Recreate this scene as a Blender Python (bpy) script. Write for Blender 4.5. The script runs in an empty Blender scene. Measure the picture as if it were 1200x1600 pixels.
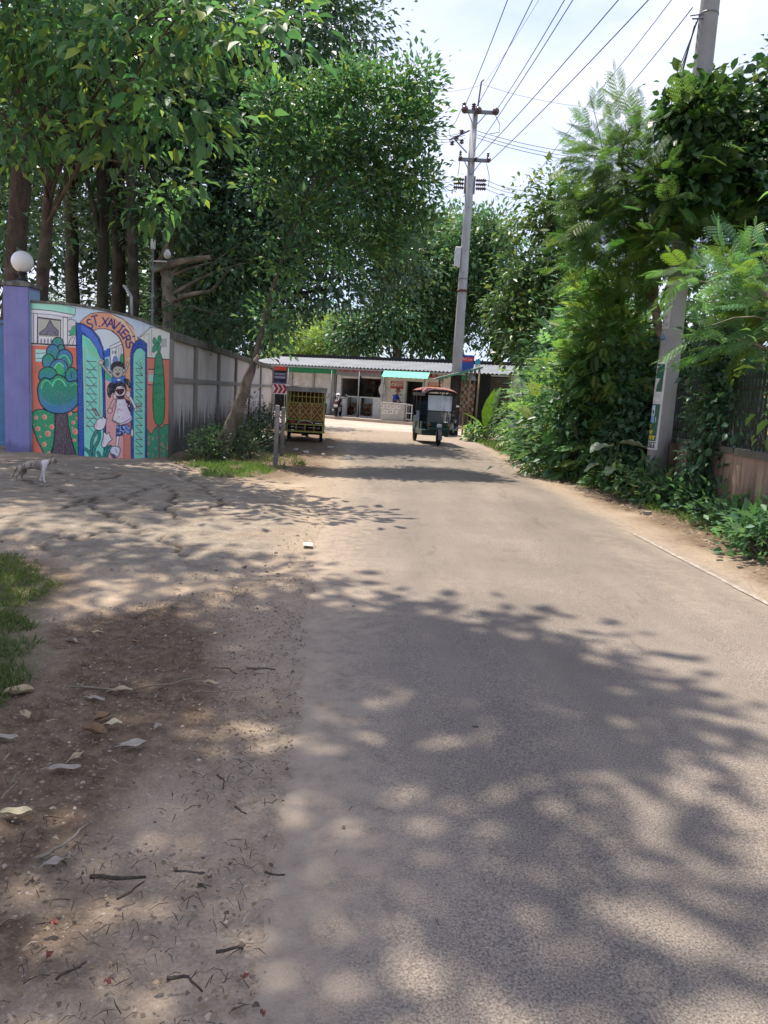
import bpy, bmesh, math, random
import numpy as np
from mathutils import Vector, Matrix
R = math.radians

# ---------------------------------------------------------------- camera
scene = bpy.context.scene
C = scene.collection
F, PX, PY = 1200.0, 600.0, 800.0            # focal length and centre in pixels of the 1200 x 1600 photograph
ROLL, PITCH, EYE = R(3.5), R(8.75), 1.5
cr, sr, cp, sp = math.cos(ROLL), math.sin(ROLL), math.cos(PITCH), math.sin(PITCH)
_R, _U, _Fw = Vector((1, 0, 0)), Vector((0, sp, cp)), Vector((0, cp, -sp))
cam_x, cam_y = _R * cr + _U * sr, _R * -sr + _U * cr
cd = bpy.data.cameras.new('camera'); cam = bpy.data.objects.new('camera', cd); C.objects.link(cam)
cam.matrix_world = Matrix(((cam_x.x, cam_y.x, -_Fw.x, 0), (cam_x.y, cam_y.y, -_Fw.y, 0), (cam_x.z, cam_y.z, -_Fw.z, EYE), (0, 0, 0, 1)))
cd.sensor_fit = 'VERTICAL'; cd.sensor_height = 24.0; cd.lens = 24.0 * F / 1600.0
cd.clip_start = 0.05; cd.clip_end = 2000
scene.camera = cam

# ---------------------------------------------------------------- sky, sun, exposure
SUN_EL, SUN_AZ = R(71), R(-38)               # azimuth from +Y towards +X
world = bpy.data.worlds.new('World'); scene.world = world; world.use_nodes = True
wn, wl = world.node_tree.nodes, world.node_tree.links
wn.clear()
wo = wn.new('ShaderNodeOutputWorld'); bg = wn.new('ShaderNodeBackground')
sky = wn.new('ShaderNodeTexSky'); sky.sky_type = 'NISHITA'; sky.sun_disc = False
sky.sun_elevation = SUN_EL; sky.sun_rotation = SUN_AZ
sky.air_density = 1.0; sky.dust_density = 1.2; sky.ozone_density = 1.5; sky.altitude = 20
tc = wn.new('ShaderNodeTexCoord'); mp = wn.new('ShaderNodeMapping'); mp.inputs['Scale'].default_value = (1.0, 1.0, 2.2)
nz = wn.new('ShaderNodeTexNoise'); nz.inputs['Scale'].default_value = 2.3; nz.inputs['Detail'].default_value = 6; nz.inputs['Roughness'].default_value = .55
rp = wn.new('ShaderNodeValToRGB'); rp.color_ramp.elements[0].position = .36; rp.color_ramp.elements[1].position = .80
rp.color_ramp.elements[0].color = (.84, .84, .84, 1); rp.color_ramp.elements[1].color = (.95, .95, .95, 1)
mx = wn.new('ShaderNodeMixRGB'); mx.inputs['Color2'].default_value = (1.95, 2.12, 2.75, 1)
wl.new(tc.outputs['Generated'], mp.inputs['Vector']); wl.new(mp.outputs[0], nz.inputs['Vector']); wl.new(nz.outputs['Fac'], rp.inputs['Fac'])
tint = wn.new('ShaderNodeMixRGB'); tint.inputs['Color1'].default_value = (1.30, 1.46, 2.1, 1); tint.inputs['Color2'].default_value = (2.15, 2.12, 2.4, 1)
rt = wn.new('ShaderNodeValToRGB'); rt.color_ramp.elements[0].position = .45; rt.color_ramp.elements[1].position = .66; wl.new(nz.outputs['Fac'], rt.inputs['Fac']); wl.new(rt.outputs['Color'], tint.inputs['Fac']); wl.new(tint.outputs[0], mx.inputs['Color2'])
wl.new(rp.outputs['Color'], mx.inputs['Fac']); wl.new(sky.outputs[0], mx.inputs['Color1']); wl.new(mx.outputs[0], bg.inputs['Color'])
bg.inputs['Strength'].default_value = 0.15
wl.new(bg.outputs[0], wo.inputs['Surface'])
sl = bpy.data.lights.new('sun', 'SUN'); sl.energy = 2.2; sl.angle = R(.53); sl.color = (1.0, .92, .80)
so = bpy.data.objects.new('sun', sl); C.objects.link(so)
sdir = Vector((math.sin(SUN_AZ) * math.cos(SUN_EL), math.cos(SUN_AZ) * math.cos(SUN_EL), math.sin(SUN_EL)))
so.rotation_euler = sdir.to_track_quat('Z', 'Y').to_euler(); so.location = sdir * 60
scene.view_settings.view_transform = 'Standard'; scene.view_settings.look = 'None'
scene.view_settings.gamma = 1; scene.view_settings.use_curve_mapping = False
scene.view_settings.exposure = 1.82
scene.render.engine = 'CYCLES'
cy = scene.cycles
cy.max_bounces = 8; cy.diffuse_bounces = 4; cy.glossy_bounces = 3; cy.transmission_bounces = 5; cy.transparent_max_bounces = 8
cy.caustics_reflective = cy.caustics_refractive = False
cy.use_denoising = True; cy.sample_clamp_indirect = 6.0

# ---------------------------------------------------------------- geometry of the view: where a pixel of the photograph meets the place
def ray(px, py):
    dx, dy = (px - PX) / F, (PY - py) / F
    return _R * (dx * cr - dy * sr) + _U * (dx * sr + dy * cr) + _Fw
def G(px, py, z=0.0):
    d = ray(px, py); t = (z - EYE) / d.z
    return Vector((d.x * t, d.y * t, z))
def P(px, py, Y):
    d = ray(px, py); t = Y / d.y
    return Vector((d.x * t, Y, EYE + d.z * t))
def project(pts):
    p = np.asarray(pts, float) - np.array((0, 0, EYE))
    z = p @ np.array(_Fw); x = p @ np.array(cam_x); y = p @ np.array(cam_y)
    return PX + F * x / z, PY - F * y / z

# ---------------------------------------------------------------- object helpers
def link(o, parent=None):
    C.objects.link(o)
    if parent is not None: o.parent = parent
    return o
def tag(o, label=None, cat=None, group=None, kind=None):
    if label: o['label'] = label
    if cat: o['category'] = cat
    if group: o['group'] = group
    if kind: o['kind'] = kind
    return o
def thing(name, label, cat, loc=(0, 0, 0), rotz=0.0, group=None):
    o = bpy.data.objects.new(name, None); C.objects.link(o)
    o.empty_display_size = .1
    o.location = loc; o.rotation_euler = (0, 0, rotz)
    return tag(o, label, cat, group)
def mesh_np(name, V, Fq, mat=None, parent=None, smooth=False, cols=None, attrs=None):
    """V (n,3), Fq (m,k) with one face size: fast numpy mesh -> object"""
    V = np.ascontiguousarray(V, np.float32); Fq = np.ascontiguousarray(Fq, np.int32)
    me = bpy.data.meshes.new(name)
    me.vertices.add(len(V)); me.vertices.foreach_set('co', V.ravel())
    m, k = Fq.shape
    me.loops.add(m * k); me.loops.foreach_set('vertex_index', Fq.ravel())
    me.polygons.add(m); me.polygons.foreach_set('loop_start', np.arange(m, dtype=np.int32) * k)
    if smooth: me.polygons.foreach_set('use_smooth', np.ones(m, bool))
    if cols is not None:
        a = me.attributes.new('Col', 'FLOAT_COLOR', 'POINT')
        c = np.ones((len(V), 4), np.float32); c[:, :3] = cols
        a.data.foreach_set('color', c.ravel())
    for kx, vx in (attrs or {}).items():
        a = me.attributes.new(kx, 'FLOAT', 'POINT'); a.data.foreach_set('value', np.ascontiguousarray(vx, np.float32))
    me.update(calc_edges=True)
    if mat: me.materials.append(mat)
    return link(bpy.data.objects.new(name, me), parent)

class MB:
    """collects simple solids; build() links them as ONE mesh object"""
    def __init__(s): s.v, s.f, s.sm = [], [], []
    def add(s, vs, fs, smooth=False):
        n = len(s.v); s.v += [tuple(v) for v in vs]
        for f in fs: s.f.append(tuple(i + n for i in f)); s.sm.append(smooth)
        return s
    def box(s, c, size, rot=None, taper=1.0, bevel=0.0):
        x, y, z = size[0] / 2, size[1] / 2, size[2] / 2
        if bevel <= 0:
            vs = [(-x, -y, -z), (x, -y, -z), (x, y, -z), (-x, y, -z), (-x * taper, -y * taper, z), (x * taper, -y * taper, z), (x * taper, y * taper, z), (-x * taper, y * taper, z)]
            fs = [(0, 3, 2, 1), (4, 5, 6, 7), (0, 1, 5, 4), (1, 2, 6, 5), (2, 3, 7, 6), (3, 0, 4, 7)]
        else:
            b = min(bevel, x * .9, y * .9, z * .9); vs, fs = [], []
            ring = lambda X, Y, Z, c_: [(-X + c_, -Y, Z), (X - c_, -Y, Z), (X, -Y + c_, Z), (X, Y - c_, Z), (X - c_, Y, Z), (-X + c_, Y, Z), (-X, Y - c_, Z), (-X, -Y + c_, Z)]
            t = taper
            vs = ring(x - b, y - b, -z, b * .3) + ring(x, y, -z + b, b) + ring(x * t, y * t, z - b, b) + ring((x - b) * t, (y - b) * t, z, b * .3)
            fs = [tuple(reversed(range(8))), tuple(range(24, 32))]
            for k in range(3):
                for i in range(8):
                    j = (i + 1) % 8; fs.append((k * 8 + i, k * 8 + j, k * 8 + 8 + j, k * 8 + 8 + i))
        M = rot if rot is not None else Matrix.Identity(3)
        cc = Vector(c)
        return s.add([M @ Vector(v) + cc for v in vs], fs)
    def tube(s, pts, r, n=8, cap=True, smooth=True):
        pts = [Vector(p) for p in pts]; rs = r if hasattr(r, '__len__') else [r] * len(pts)
        vs, fs = [], []; up = None
        for i, p in enumerate(pts):
            t = (pts[min(i + 1, len(pts) - 1)] - pts[max(i - 1, 0)])
            t = t.normalized() if t.length > 1e-9 else Vector((0, 0, 1))
            if up is None: up = Vector((0, 0, 1)) if abs(t.z) < .9 else Vector((1, 0, 0))
            a = t.cross(up)
            if a.length < 1e-6: a = t.cross(Vector((0, 1, 0)))
            a.normalize(); b = a.cross(t).normalized(); up = b
            for k in range(n):
                an = 2 * math.pi * k / n
                vs.append(p + a * (math.cos(an) * rs[i]) + b * (math.sin(an) * rs[i]))
        for i in range(len(pts) - 1):
            for k in range(n):
                k2 = (k + 1) % n; fs.append((i * n + k, i * n + k2, (i + 1) * n + k2, (i + 1) * n + k))
        if cap: fs.append(tuple(reversed(range(n)))); fs.append(tuple(range((len(pts) - 1) * n, len(pts) * n)))
        return s.add(vs, fs, smooth)
    def bar(s, a, b, w, h=None, up=(0, 0, 1)):
        a, b = Vector(a), Vector(b); h = h or w; t = (b - a).normalized(); u = Vector(up)
        if abs(t.dot(u)) > .98: u = Vector((0, 1, 0))
        sx = t.cross(u).normalized(); uz = sx.cross(t).normalized()
        vs = [p + sx * (i * w / 2) + uz * (j * h / 2) for p in (a, b) for i, j in ((-1, -1), (1, -1), (1, 1), (-1, 1))]
        return s.add(vs, [(0, 1, 2, 3), (7, 6, 5, 4), (0, 4, 5, 1), (1, 5, 6, 2), (2, 6, 7, 3), (3, 7, 4, 0)])
    def lathe(s, prof, c=(0, 0, 0), n=20, axis='z', smooth=True):
        """prof: (radius, height) pairs"""
        vs, fs = [], []; c = Vector(c)
        for (r, h) in prof:
            for k in range(n):
                a = 2 * math.pi * k / n; x, y = r * math.cos(a), r * math.sin(a)
                vs.append(c + (Vector((x, y, h)) if axis == 'z' else Vector((h, x, y)) if axis == 'x' else Vector((x, h, y))))
        m = len(prof)
        for i in range(m - 1):
            for k in range(n):
                k2 = (k + 1) % n; fs.append((i * n + k, i * n + k2, (i + 1) * n + k2, (i + 1) * n + k))
        if prof[0][0] > 1e-5: fs.append(tuple(reversed(range(n))))
        if prof[-1][0] > 1e-5: fs.append(tuple(range((m - 1) * n, m * n)))
        return s.add(vs, fs, smooth)
    def sheet(s, fn, nu, nv, smooth=True):
        vs = [fn(i / nu, j / nv) for j in range(nv + 1) for i in range(nu + 1)]
        fs = [(j * (nu + 1) + i, j * (nu + 1) + i + 1, (j + 1) * (nu + 1) + i + 1, (j + 1) * (nu + 1) + i) for j in range(nv) for i in range(nu)]
        return s.add(vs, fs, smooth)
    def extrude(s, poly, fn, d):
        """poly 2D points; fn(x, y, w) -> 3D; w runs 0..d"""
        n = len(poly)
        vs = [fn(x, y, 0) for x, y in poly] + [fn(x, y, d) for x, y in poly]
        fs = [tuple(range(n)), tuple(reversed(range(n, 2 * n)))] + [(i, (i + 1) % n, n + (i + 1) % n, n + i) for i in range(n)]
        return s.add(vs, fs)
    def build(s, name, mat, parent=None, fix=True):
        me = bpy.data.meshes.new(name); me.from_pydata(s.v, [], s.f)
        me.polygons.foreach_set('use_smooth', s.sm)
        if fix:
            bm = bmesh.new(); bm.from_mesh(me); bmesh.ops.recalc_face_normals(bm, faces=bm.faces); bm.to_mesh(me); bm.free()
        me.update()
        if mat: me.materials.append(mat)
        return link(bpy.data.objects.new(name, me), parent)
def copy_tree(o, parent=None):
    c = o.copy(); C.objects.link(c); c.parent = parent
    for ch in list(o.children): copy_tree(ch, c)
    return c
def xform(M, pts): return [M @ Vector(p) for p in pts]

# ---------------------------------------------------------------- materials
class NT:
    def __init__(s, name):
        s.m = bpy.data.materials.new(name); s.m.use_nodes = True; s.t = s.m.node_tree; s.t.nodes.clear()
        s.out = s.n('ShaderNodeOutputMaterial')
    def n(s, t, **kw):
        o = s.t.nodes.new(t)
        for k, v in kw.items():
            if k in o.inputs: o.inputs[k].default_value = v
            else: setattr(o, k, v)
        return o
    def l(s, a, b): s.t.links.new(a, b); return b
    def pos(s, obj=False, scale=(1, 1, 1)):
        if obj: v = s.n('ShaderNodeTexCoord').outputs['Object']
        else: v = s.n('ShaderNodeNewGeometry').outputs['Position']
        m = s.n('ShaderNodeMapping'); m.inputs['Scale'].default_value = scale; s.l(v, m.inputs['Vector']); return m.outputs[0]
    def noise(s, vec, scale, detail=4, rough=.55):
        q = s.n('ShaderNodeTexNoise'); q.inputs['Scale'].default_value = scale; q.inputs['Detail'].default_value = detail; q.inputs['Roughness'].default_value = rough
        s.l(vec, q.inputs['Vector']); return q.outputs['Fac']
    def ramp(s, fac, a, b, ca=(0, 0, 0, 1), cb=(1, 1, 1, 1)):
        q = s.n('ShaderNodeValToRGB'); e = q.color_ramp.elements
        e[0].position, e[1].position, e[0].color, e[1].color = a, b, ca, cb
        s.l(fac, q.inputs['Fac']); return q.outputs['Color']
    def mix(s, fac, a, b, mode='MIX'):
        q = s.n('ShaderNodeMixRGB'); q.blend_type = mode
        for i, x in ((0, fac), (1, a), (2, b)):
            if isinstance(x, (int, float)): q.inputs[i].default_value = x
            elif isinstance(x, (tuple, list)): q.inputs[i].default_value = tuple(x)[:3] + (1,)
            else: s.l(x, q.inputs[i])
        return q.outputs[0]
    def math(s, op, a, b=0.0, clamp=False):
        q = s.n('ShaderNodeMath'); q.operation = op; q.use_clamp = clamp
        for i, x in ((0, a), (1, b)):
            if isinstance(x, (int, float)): q.inputs[i].default_value = x
            else: s.l(x, q.inputs[i])
        return q.outputs[0]
    def attr(s, name): return s.n('ShaderNodeAttribute', attribute_name=name)
    def bsdf(s, col, rough=.8, spec=.3, metal=0.0, height=None, bump=.3, dist=.01, alpha=None):
        q = s.n('ShaderNodeBsdfPrincipled')
        for key, x in (('Base Color', col), ('Roughness', rough), ('Specular IOR Level', spec), ('Metallic', metal)):
            if isinstance(x, (int, float)): q.inputs[key].default_value = x
            elif isinstance(x, (tuple, list)): q.inputs[key].default_value = tuple(x)[:3] + (1,)
            else: s.l(x, q.inputs[key])
        if height is not None:
            b = s.n('ShaderNodeBump'); b.inputs['Strength'].default_value = bump; b.inputs['Distance'].default_value = dist
            s.l(height, b.inputs['Height']); s.l(b.outputs[0], q.inputs['Normal'])
        return q
    def done(s, sh): s.l(sh.outputs[0] if hasattr(sh, 'outputs') else sh, s.out.inputs['Surface']); return s.m
_pm = {}
def plain(name, col, rough=.6, spec=.3, metal=0.0, var=.18, scale=6.0, bump=.15, dirt=0.0, dirtcol=(.12, .1, .08)):
    """everyday painted / plastic / metal surface with uneven tone, grime and a little relief"""
    if name in _pm: return _pm[name]
    t = NT(name); v = t.pos(True)
    n1 = t.noise(v, scale, 5); n2 = t.noise(v, scale * 9, 3)
    c = t.mix(t.ramp(n1, .3, .7), tuple(x * (1 - var) for x in col), tuple(min(1, x * (1 + var)) for x in col))
    if dirt > 0: c = t.mix(t.math('MULTIPLY', t.ramp(t.noise(v, scale * .7, 8, .7), .45, .7), dirt), c, dirtcol)
    ro = t.math('ADD', t.math('MULTIPLY', n1, .25), rough - .12, True)
    _pm[name] = t.done(t.bsdf(c, ro, spec, metal, n2, bump, .004)); return _pm[name]
def leafmat(name, trans=.35, rough=.42, spec=.35, warm=(1.0, 1.06, .66)):
    t = NT(name); a = t.attr('Col').outputs['Color']
    v = t.pos(); c = t.mix(t.math('MULTIPLY', t.ramp(t.noise(v, 5.0, 3), .35, .7), .35), a, t.mix(1.0, a, (.6, .66, .6), 'MULTIPLY'))
    q = t.bsdf(c, rough, spec)
    tr = t.n('ShaderNodeBsdfTranslucent'); t.l(t.mix(1.0, a, warm, 'MULTIPLY'), tr.inputs['Color'])
    m = t.n('ShaderNodeMixShader'); m.inputs[0].default_value = trans
    t.l(q.outputs[0], m.inputs[1]); t.l(tr.outputs[0], m.inputs[2])
    return t.done(m.outputs[0])
def bark(name, c1, c2, scale=9.0, moss=0.0):
    t = NT(name); v = t.pos(False, (1, 1, .22)); n1 = t.noise(v, scale, 6, .65); n2 = t.noise(v, scale * 5, 4)
    c = t.mix(t.ramp(n1, .32, .68), c1, c2)
    c = t.mix(t.math('MULTIPLY', t.ramp(t.noise(t.pos(), 2.6, 3), .5, .62), .5), c, tuple(min(1, x * 1.7) for x in c2))
    if moss: c = t.mix(t.math('MULTIPLY', t.ramp(t.noise(t.pos(), 1.7, 4), .45, .6), moss), c, (.05, .075, .03))
    h = t.math('ADD', n1, t.math('MULTIPLY', n2, .4))
    return t.done(t.bsdf(c, .9, .15, 0, h, .8, .03))
def colattr_mat(name, rough=.75, grime=.35, scale=3.0):
    """paint stored per vertex (mural, posters, signs) with weathering on top"""
    t = NT(name); v = t.pos(True); a = t.attr('Col').outputs['Color']
    n1 = t.noise(v, scale, 7, .65); n2 = t.noise(v, scale * 14, 3)
    c = t.mix(t.math('MULTIPLY', t.ramp(n1, .46, .72), grime), a, t.mix(.55, a, (.25, .23, .2)))
    c = t.mix(t.math('MULTIPLY', t.ramp(n2, .45, .7), .16), c, (.6, .58, .55)); c = t.mix(t.math('MULTIPLY', t.ramp(t.noise(v, scale * 40, 4, .7), .60, .68), .15), c, (.5, .48, .45))
    run = t.noise(t.pos(True, (7, 7, .5)), 1.0, 5, .6); c = t.mix(t.math('MULTIPLY', t.ramp(run, .55, .75), grime * .8), c, (.2, .19, .17))
    return t.done(t.bsdf(c, rough, .25, 0, n2, .2, .004))

# ---------------------------------------------------------------- painted pictures: a tiny raster painter (flat print on real surfaces)
def srgb(r, g, b): return np.array([((x / 255 + .055) / 1.055) ** 2.4 if x > 10 else x / 255 / 12.92 for x in (r, g, b)], np.float32)
class Canvas:
    def __init__(s, w, h, col, k=1.0):
        s.w, s.h, s.k = int(w * k), int(h * k), k; s.a = np.zeros((s.h, s.w, 3), np.float32); s.a[:] = srgb(*col)
    def _bb(s, x0, y0, x1, y1):
        x0, y0, x1, y1 = max(0, int(x0) - 1), max(0, int(y0) - 1), min(s.w, int(x1) + 2), min(s.h, int(y1) + 2)
        if x1 <= x0 or y1 <= y0: return None
        yy, xx = np.mgrid[y0:y1, x0:x1]; return x0, y0, x1, y1, xx + .5, yy + .5
    def poly(s, pts, col, line=None, w=6, smooth=False, grad=None):
        p = np.array(pts, float) * s.k
        if smooth: p = s.spline(p, True)
        b = s._bb(p[:, 0].min(), p[:, 1].min(), p[:, 0].max(), p[:, 1].max())
        if b:
            x0, y0, x1, y1, xx, yy = b; ins = np.zeros(xx.shape, bool); q = np.roll(p, -1, 0)
            for (ax, ay), (bx, by) in zip(p, q):
                if ay == by: continue
                c = ((ay > yy) != (by > yy)) & (xx < (bx - ax) * (yy - ay) / (by - ay) + ax); ins ^= c
            if grad is None: s.a[y0:y1, x0:x1][ins] = srgb(*col)
            else:
                t = np.clip((yy - y0) / max(1, y1 - y0), 0, 1)[..., None]
                s.a[y0:y1, x0:x1][ins] = (srgb(*col) * (1 - t) + srgb(*grad) * t)[ins]
        if line is not None: s.stroke(np.vstack([p, p[:1]]) / s.k, w, line)
        return s
    def ell(s, cx, cy, rx, ry, col, line=None, w=6, grad=None):
        a = np.linspace(0, 2 * np.pi, 40, endpoint=False)
        return s.poly(np.c_[cx + rx * np.cos(a), cy + ry * np.sin(a)], col, line, w, False, grad)
    @staticmethod
    def spline(p, closed):
        n = len(p); out = []
        idx = range(n) if closed else range(n - 1)
        for i in idx:
            g = (lambda j: p[j % n]) if closed else (lambda j: p[min(max(j, 0), n - 1)])
            a, b, c, d = g(i - 1), g(i), g(i + 1), g(i + 2)
            for t in np.linspace(0, 1, 8, endpoint=False):
                out.append(.5 * ((2 * b) + (c - a) * t + (2 * a - 5 * b + 4 * c - d) * t * t + (3 * b - a - 3 * c + d) * t ** 3))
        if not closed: out.append(p[-1])
        return np.array(out)
    def stroke(s, pts, w, col, smooth=False):
        p = np.array(pts, float) * s.k; r = w * s.k / 2
        if smooth: p = s.spline(p, False)
        c = srgb(*col)
        for a, b in zip(p[:-1], p[1:]):
            bb = s._bb(min(a[0], b[0]) - r, min(a[1], b[1]) - r, max(a[0], b[0]) + r, max(a[1], b[1]) + r)
            if not bb: continue
            x0, y0, x1, y1, xx, yy = bb; d = b - a; L = max(d @ d, 1e-9)
            t = np.clip(((xx - a[0]) * d[0] + (yy - a[1]) * d[1]) / L, 0, 1)
            dd = np.hypot(xx - a[0] - t * d[0], yy - a[1] - t * d[1])
            al = np.clip(r - dd + .5, 0, 1)[..., None]
            s.a[y0:y1, x0:x1] = s.a[y0:y1, x0:x1] * (1 - al) + c * al
        return s
    def sample(s, u, v):
        """u, v in canvas units"""
        x = np.clip(u * s.k - .5, 0, s.w - 1.001); y = np.clip(v * s.k - .5, 0, s.h - 1.001)
        i, j = x.astype(int), y.astype(int); fx, fy = (x - i)[:, None], (y - j)[:, None]; a = s.a
        return (a[j, i] * (1 - fx) + a[j, i + 1] * fx) * (1 - fy) + (a[j + 1, i] * (1 - fx) + a[j + 1, i + 1] * fx) * fy
def grid_faces(nu, nv):
    i, j = np.meshgrid(np.arange(nu), np.arange(nv)); b = (j * (nu + 1) + i).ravel()
    return np.c_[b, b + 1, b + nu + 2, b + nu + 1]
def painted(name, cv, nu, nv, fn, mat, parent):
    """a painted sheet: fn(U, V) arrays 0..1 (V down) -> (n,3)"""
    U, V = np.meshgrid(np.linspace(0, 1, nu + 1), np.linspace(0, 1, nv + 1)); U, V = U.ravel(), V.ravel()
    return mesh_np(name, fn(U, V), grid_faces(nu, nv)[:, ::-1], mat, parent, False, cv.sample(U * cv.w / cv.k, V * cv.h / cv.k))
def lettering(name, body, size, M, mat, parent, thick=.002, width=None):
    cu = bpy.data.curves.new(name, 'FONT'); cu.body = body; cu.size = size; cu.extrude = thick; cu.align_x = 'CENTER'; cu.align_y = 'CENTER'; cu.resolution_u = 3
    o = bpy.data.objects.new(name, cu); C.objects.link(o)
    bpy.context.view_layer.update()
    me = bpy.data.meshes.new_from_object(o.evaluated_get(bpy.context.evaluated_depsgraph_get()))
    bpy.data.objects.remove(o); bpy.data.curves.remove(cu)
    if len(me.vertices) and width:
        xs = [v.co.x for v in me.vertices]; k = width / max(1e-6, max(xs) - min(xs))
        for v in me.vertices: v.co.x *= k
    me.transform(M); me.materials.clear(); me.materials.append(mat); me.name = name
    return link(bpy.data.objects.new(name, me), parent)

# ================================================================ THE SETTING
def _hash(i, j, s):
    h = np.sin(i * 127.1 + j * 311.7 + s * 74.7) * 43758.5453; return h - np.floor(h)
def vnoise(x, y, s=0.0):
    i, j = np.floor(x), np.floor(y); fx, fy = x - i, y - j; fx, fy = fx * fx * (3 - 2 * fx), fy * fy * (3 - 2 * fy)
    return (_hash(i, j, s) * (1 - fx) + _hash(i + 1, j, s) * fx) * (1 - fy) + (_hash(i, j + 1, s) * (1 - fx) + _hash(i + 1, j + 1, s) * fx) * fy
def fbm(x, y, s=0.0, o=4):
    r, a, t = 0.0, 1.0, 0.0
    for k in range(o): r = r + a * vnoise(x * 2 ** k, y * 2 ** k, s + k * 3.1); t += a; a *= .5
    return r / t
def inpoly(x, y, poly):
    ins = np.zeros(x.shape, bool); p = np.array(poly, float); q = np.roll(p, -1, 0)
    for (ax, ay), (bx, by) in zip(p, q):
        if ay != by: ins ^= ((ay > y) != (by > y)) & (x < (bx - ax) * (y - ay) / (by - ay) + ax)
    return ins
def soft(x, y, poly, w=.12, amp=.35, s=1.0):
    wx, wy = x + (fbm(x * 1.6, y * 1.6, s) - .5) * amp * 2, y + (fbm(x * 1.6 + 9, y * 1.6, s + 5) - .5) * amp * 2
    r = np.zeros(x.shape)
    for k in range(8): r += inpoly(wx + w * math.cos(k * .785), wy + w * 1.3 * math.sin(k * .785), poly)
    return r / 8
def seg_dist(x, y, line):
    d = np.full(x.shape, 9e9)
    for a, b in zip(line[:-1], line[1:]):
        vx, vy = b[0] - a[0], b[1] - a[1]; L = vx * vx + vy * vy + 1e-9
        t = np.clip(((x - a[0]) * vx + (y - a[1]) * vy) / L, 0, 1)
        d = np.minimum(d, np.hypot(x - a[0] - t * vx, y - a[1] - t * vy))
    return d
gp = lambda pts: [tuple(G(*p))[:2] for p in pts]

# road edges found on the ground
eL = gp([(388, 1600), (425, 1350), (452, 1100), (482, 880), (515, 780), (533, 720), (542, 690)])
EL_Y, EL_X = [-2.0] + [p[1] for p in eL] + [27.5, 30], [eL[0][0] + .1] + [p[0] for p in eL] + [-1.9, -3.6]
edgeL = lambda Y: np.interp(Y, EL_Y, EL_X)
edgeR = lambda Y: np.interp(Y, [-2, 3, 6.6, 8.5, 13, 20, 25, 28, 31], [3.45, 3.4, 3.32, 3.25, 3.05, 3.0, 3.15, 3.6, 5.2])

def ground_mat():
    t = NT('roadside_earth'); v = t.pos()
    soil, conc, crack, moss = (t.attr(k).outputs['Fac'] for k in ('soil', 'conc', 'crack', 'moss'))
    n1 = t.noise(v, 1.3, 6, .6); n2 = t.noise(v, 14, 6, .65); n3 = t.noise(v, 90, 4, .7); n4 = t.noise(v, 4.2, 8, .7)
    dust = t.mix(t.ramp(n1, .3, .7), (.335, .258, .185), (.47, .372, .278))
    dust = t.mix(t.math('MULTIPLY', t.ramp(n4, .52, .68), .55), dust, (.215, .16, .112))
    dark = t.mix(t.ramp(n2, .3, .7), (.10, .068, .045), (.235, .168, .115))
    dark = t.mix(t.math('MULTIPLY', t.ramp(n4, .55, .7), .6), dark, (.26, .20, .15))
    cc = t.mix(t.ramp(n4, .32, .68), (.19, .155, .12), (.37, .315, .25))
    cc = t.mix(t.math('MULTIPLY', t.ramp(n1, .5, .66), .55), cc, (.29, .22, .16))
    cc = t.mix(t.math('MULTIPLY', t.ramp(n2, .55, .72), .55), cc, (.10, .088, .075))
    near = t.attr('near').outputs['Fac']; c = t.mix(soil, dust, dark); c = t.mix(conc, c, cc)
    c = t.mix(t.math('MULTIPLY', near, .85), c, t.mix(t.ramp(n2, .3, .7), (.27, .212, .157), (.40, .322, .245))); c = t.mix(moss, c, (.07, .085, .03)); c = t.mix(crack, c, (.05, .042, .034))
    c = t.mix(t.math('MULTIPLY', t.ramp(n3, .40, .62), .5), c, t.mix(1.0, c, (.52, .5, .48), 'MULTIPLY'))
    c = t.mix(t.math('MULTIPLY', t.ramp(t.noise(v, 55, 2), .64, .72), .5), c, (.5, .45, .39))
    h = t.math('ADD', t.math('MULTIPLY', n2, 1.0), t.math('MULTIPLY', n3, .7))
    return t.done(t.bsdf(c, .95, .12, 0, h, .75, .022))
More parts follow.
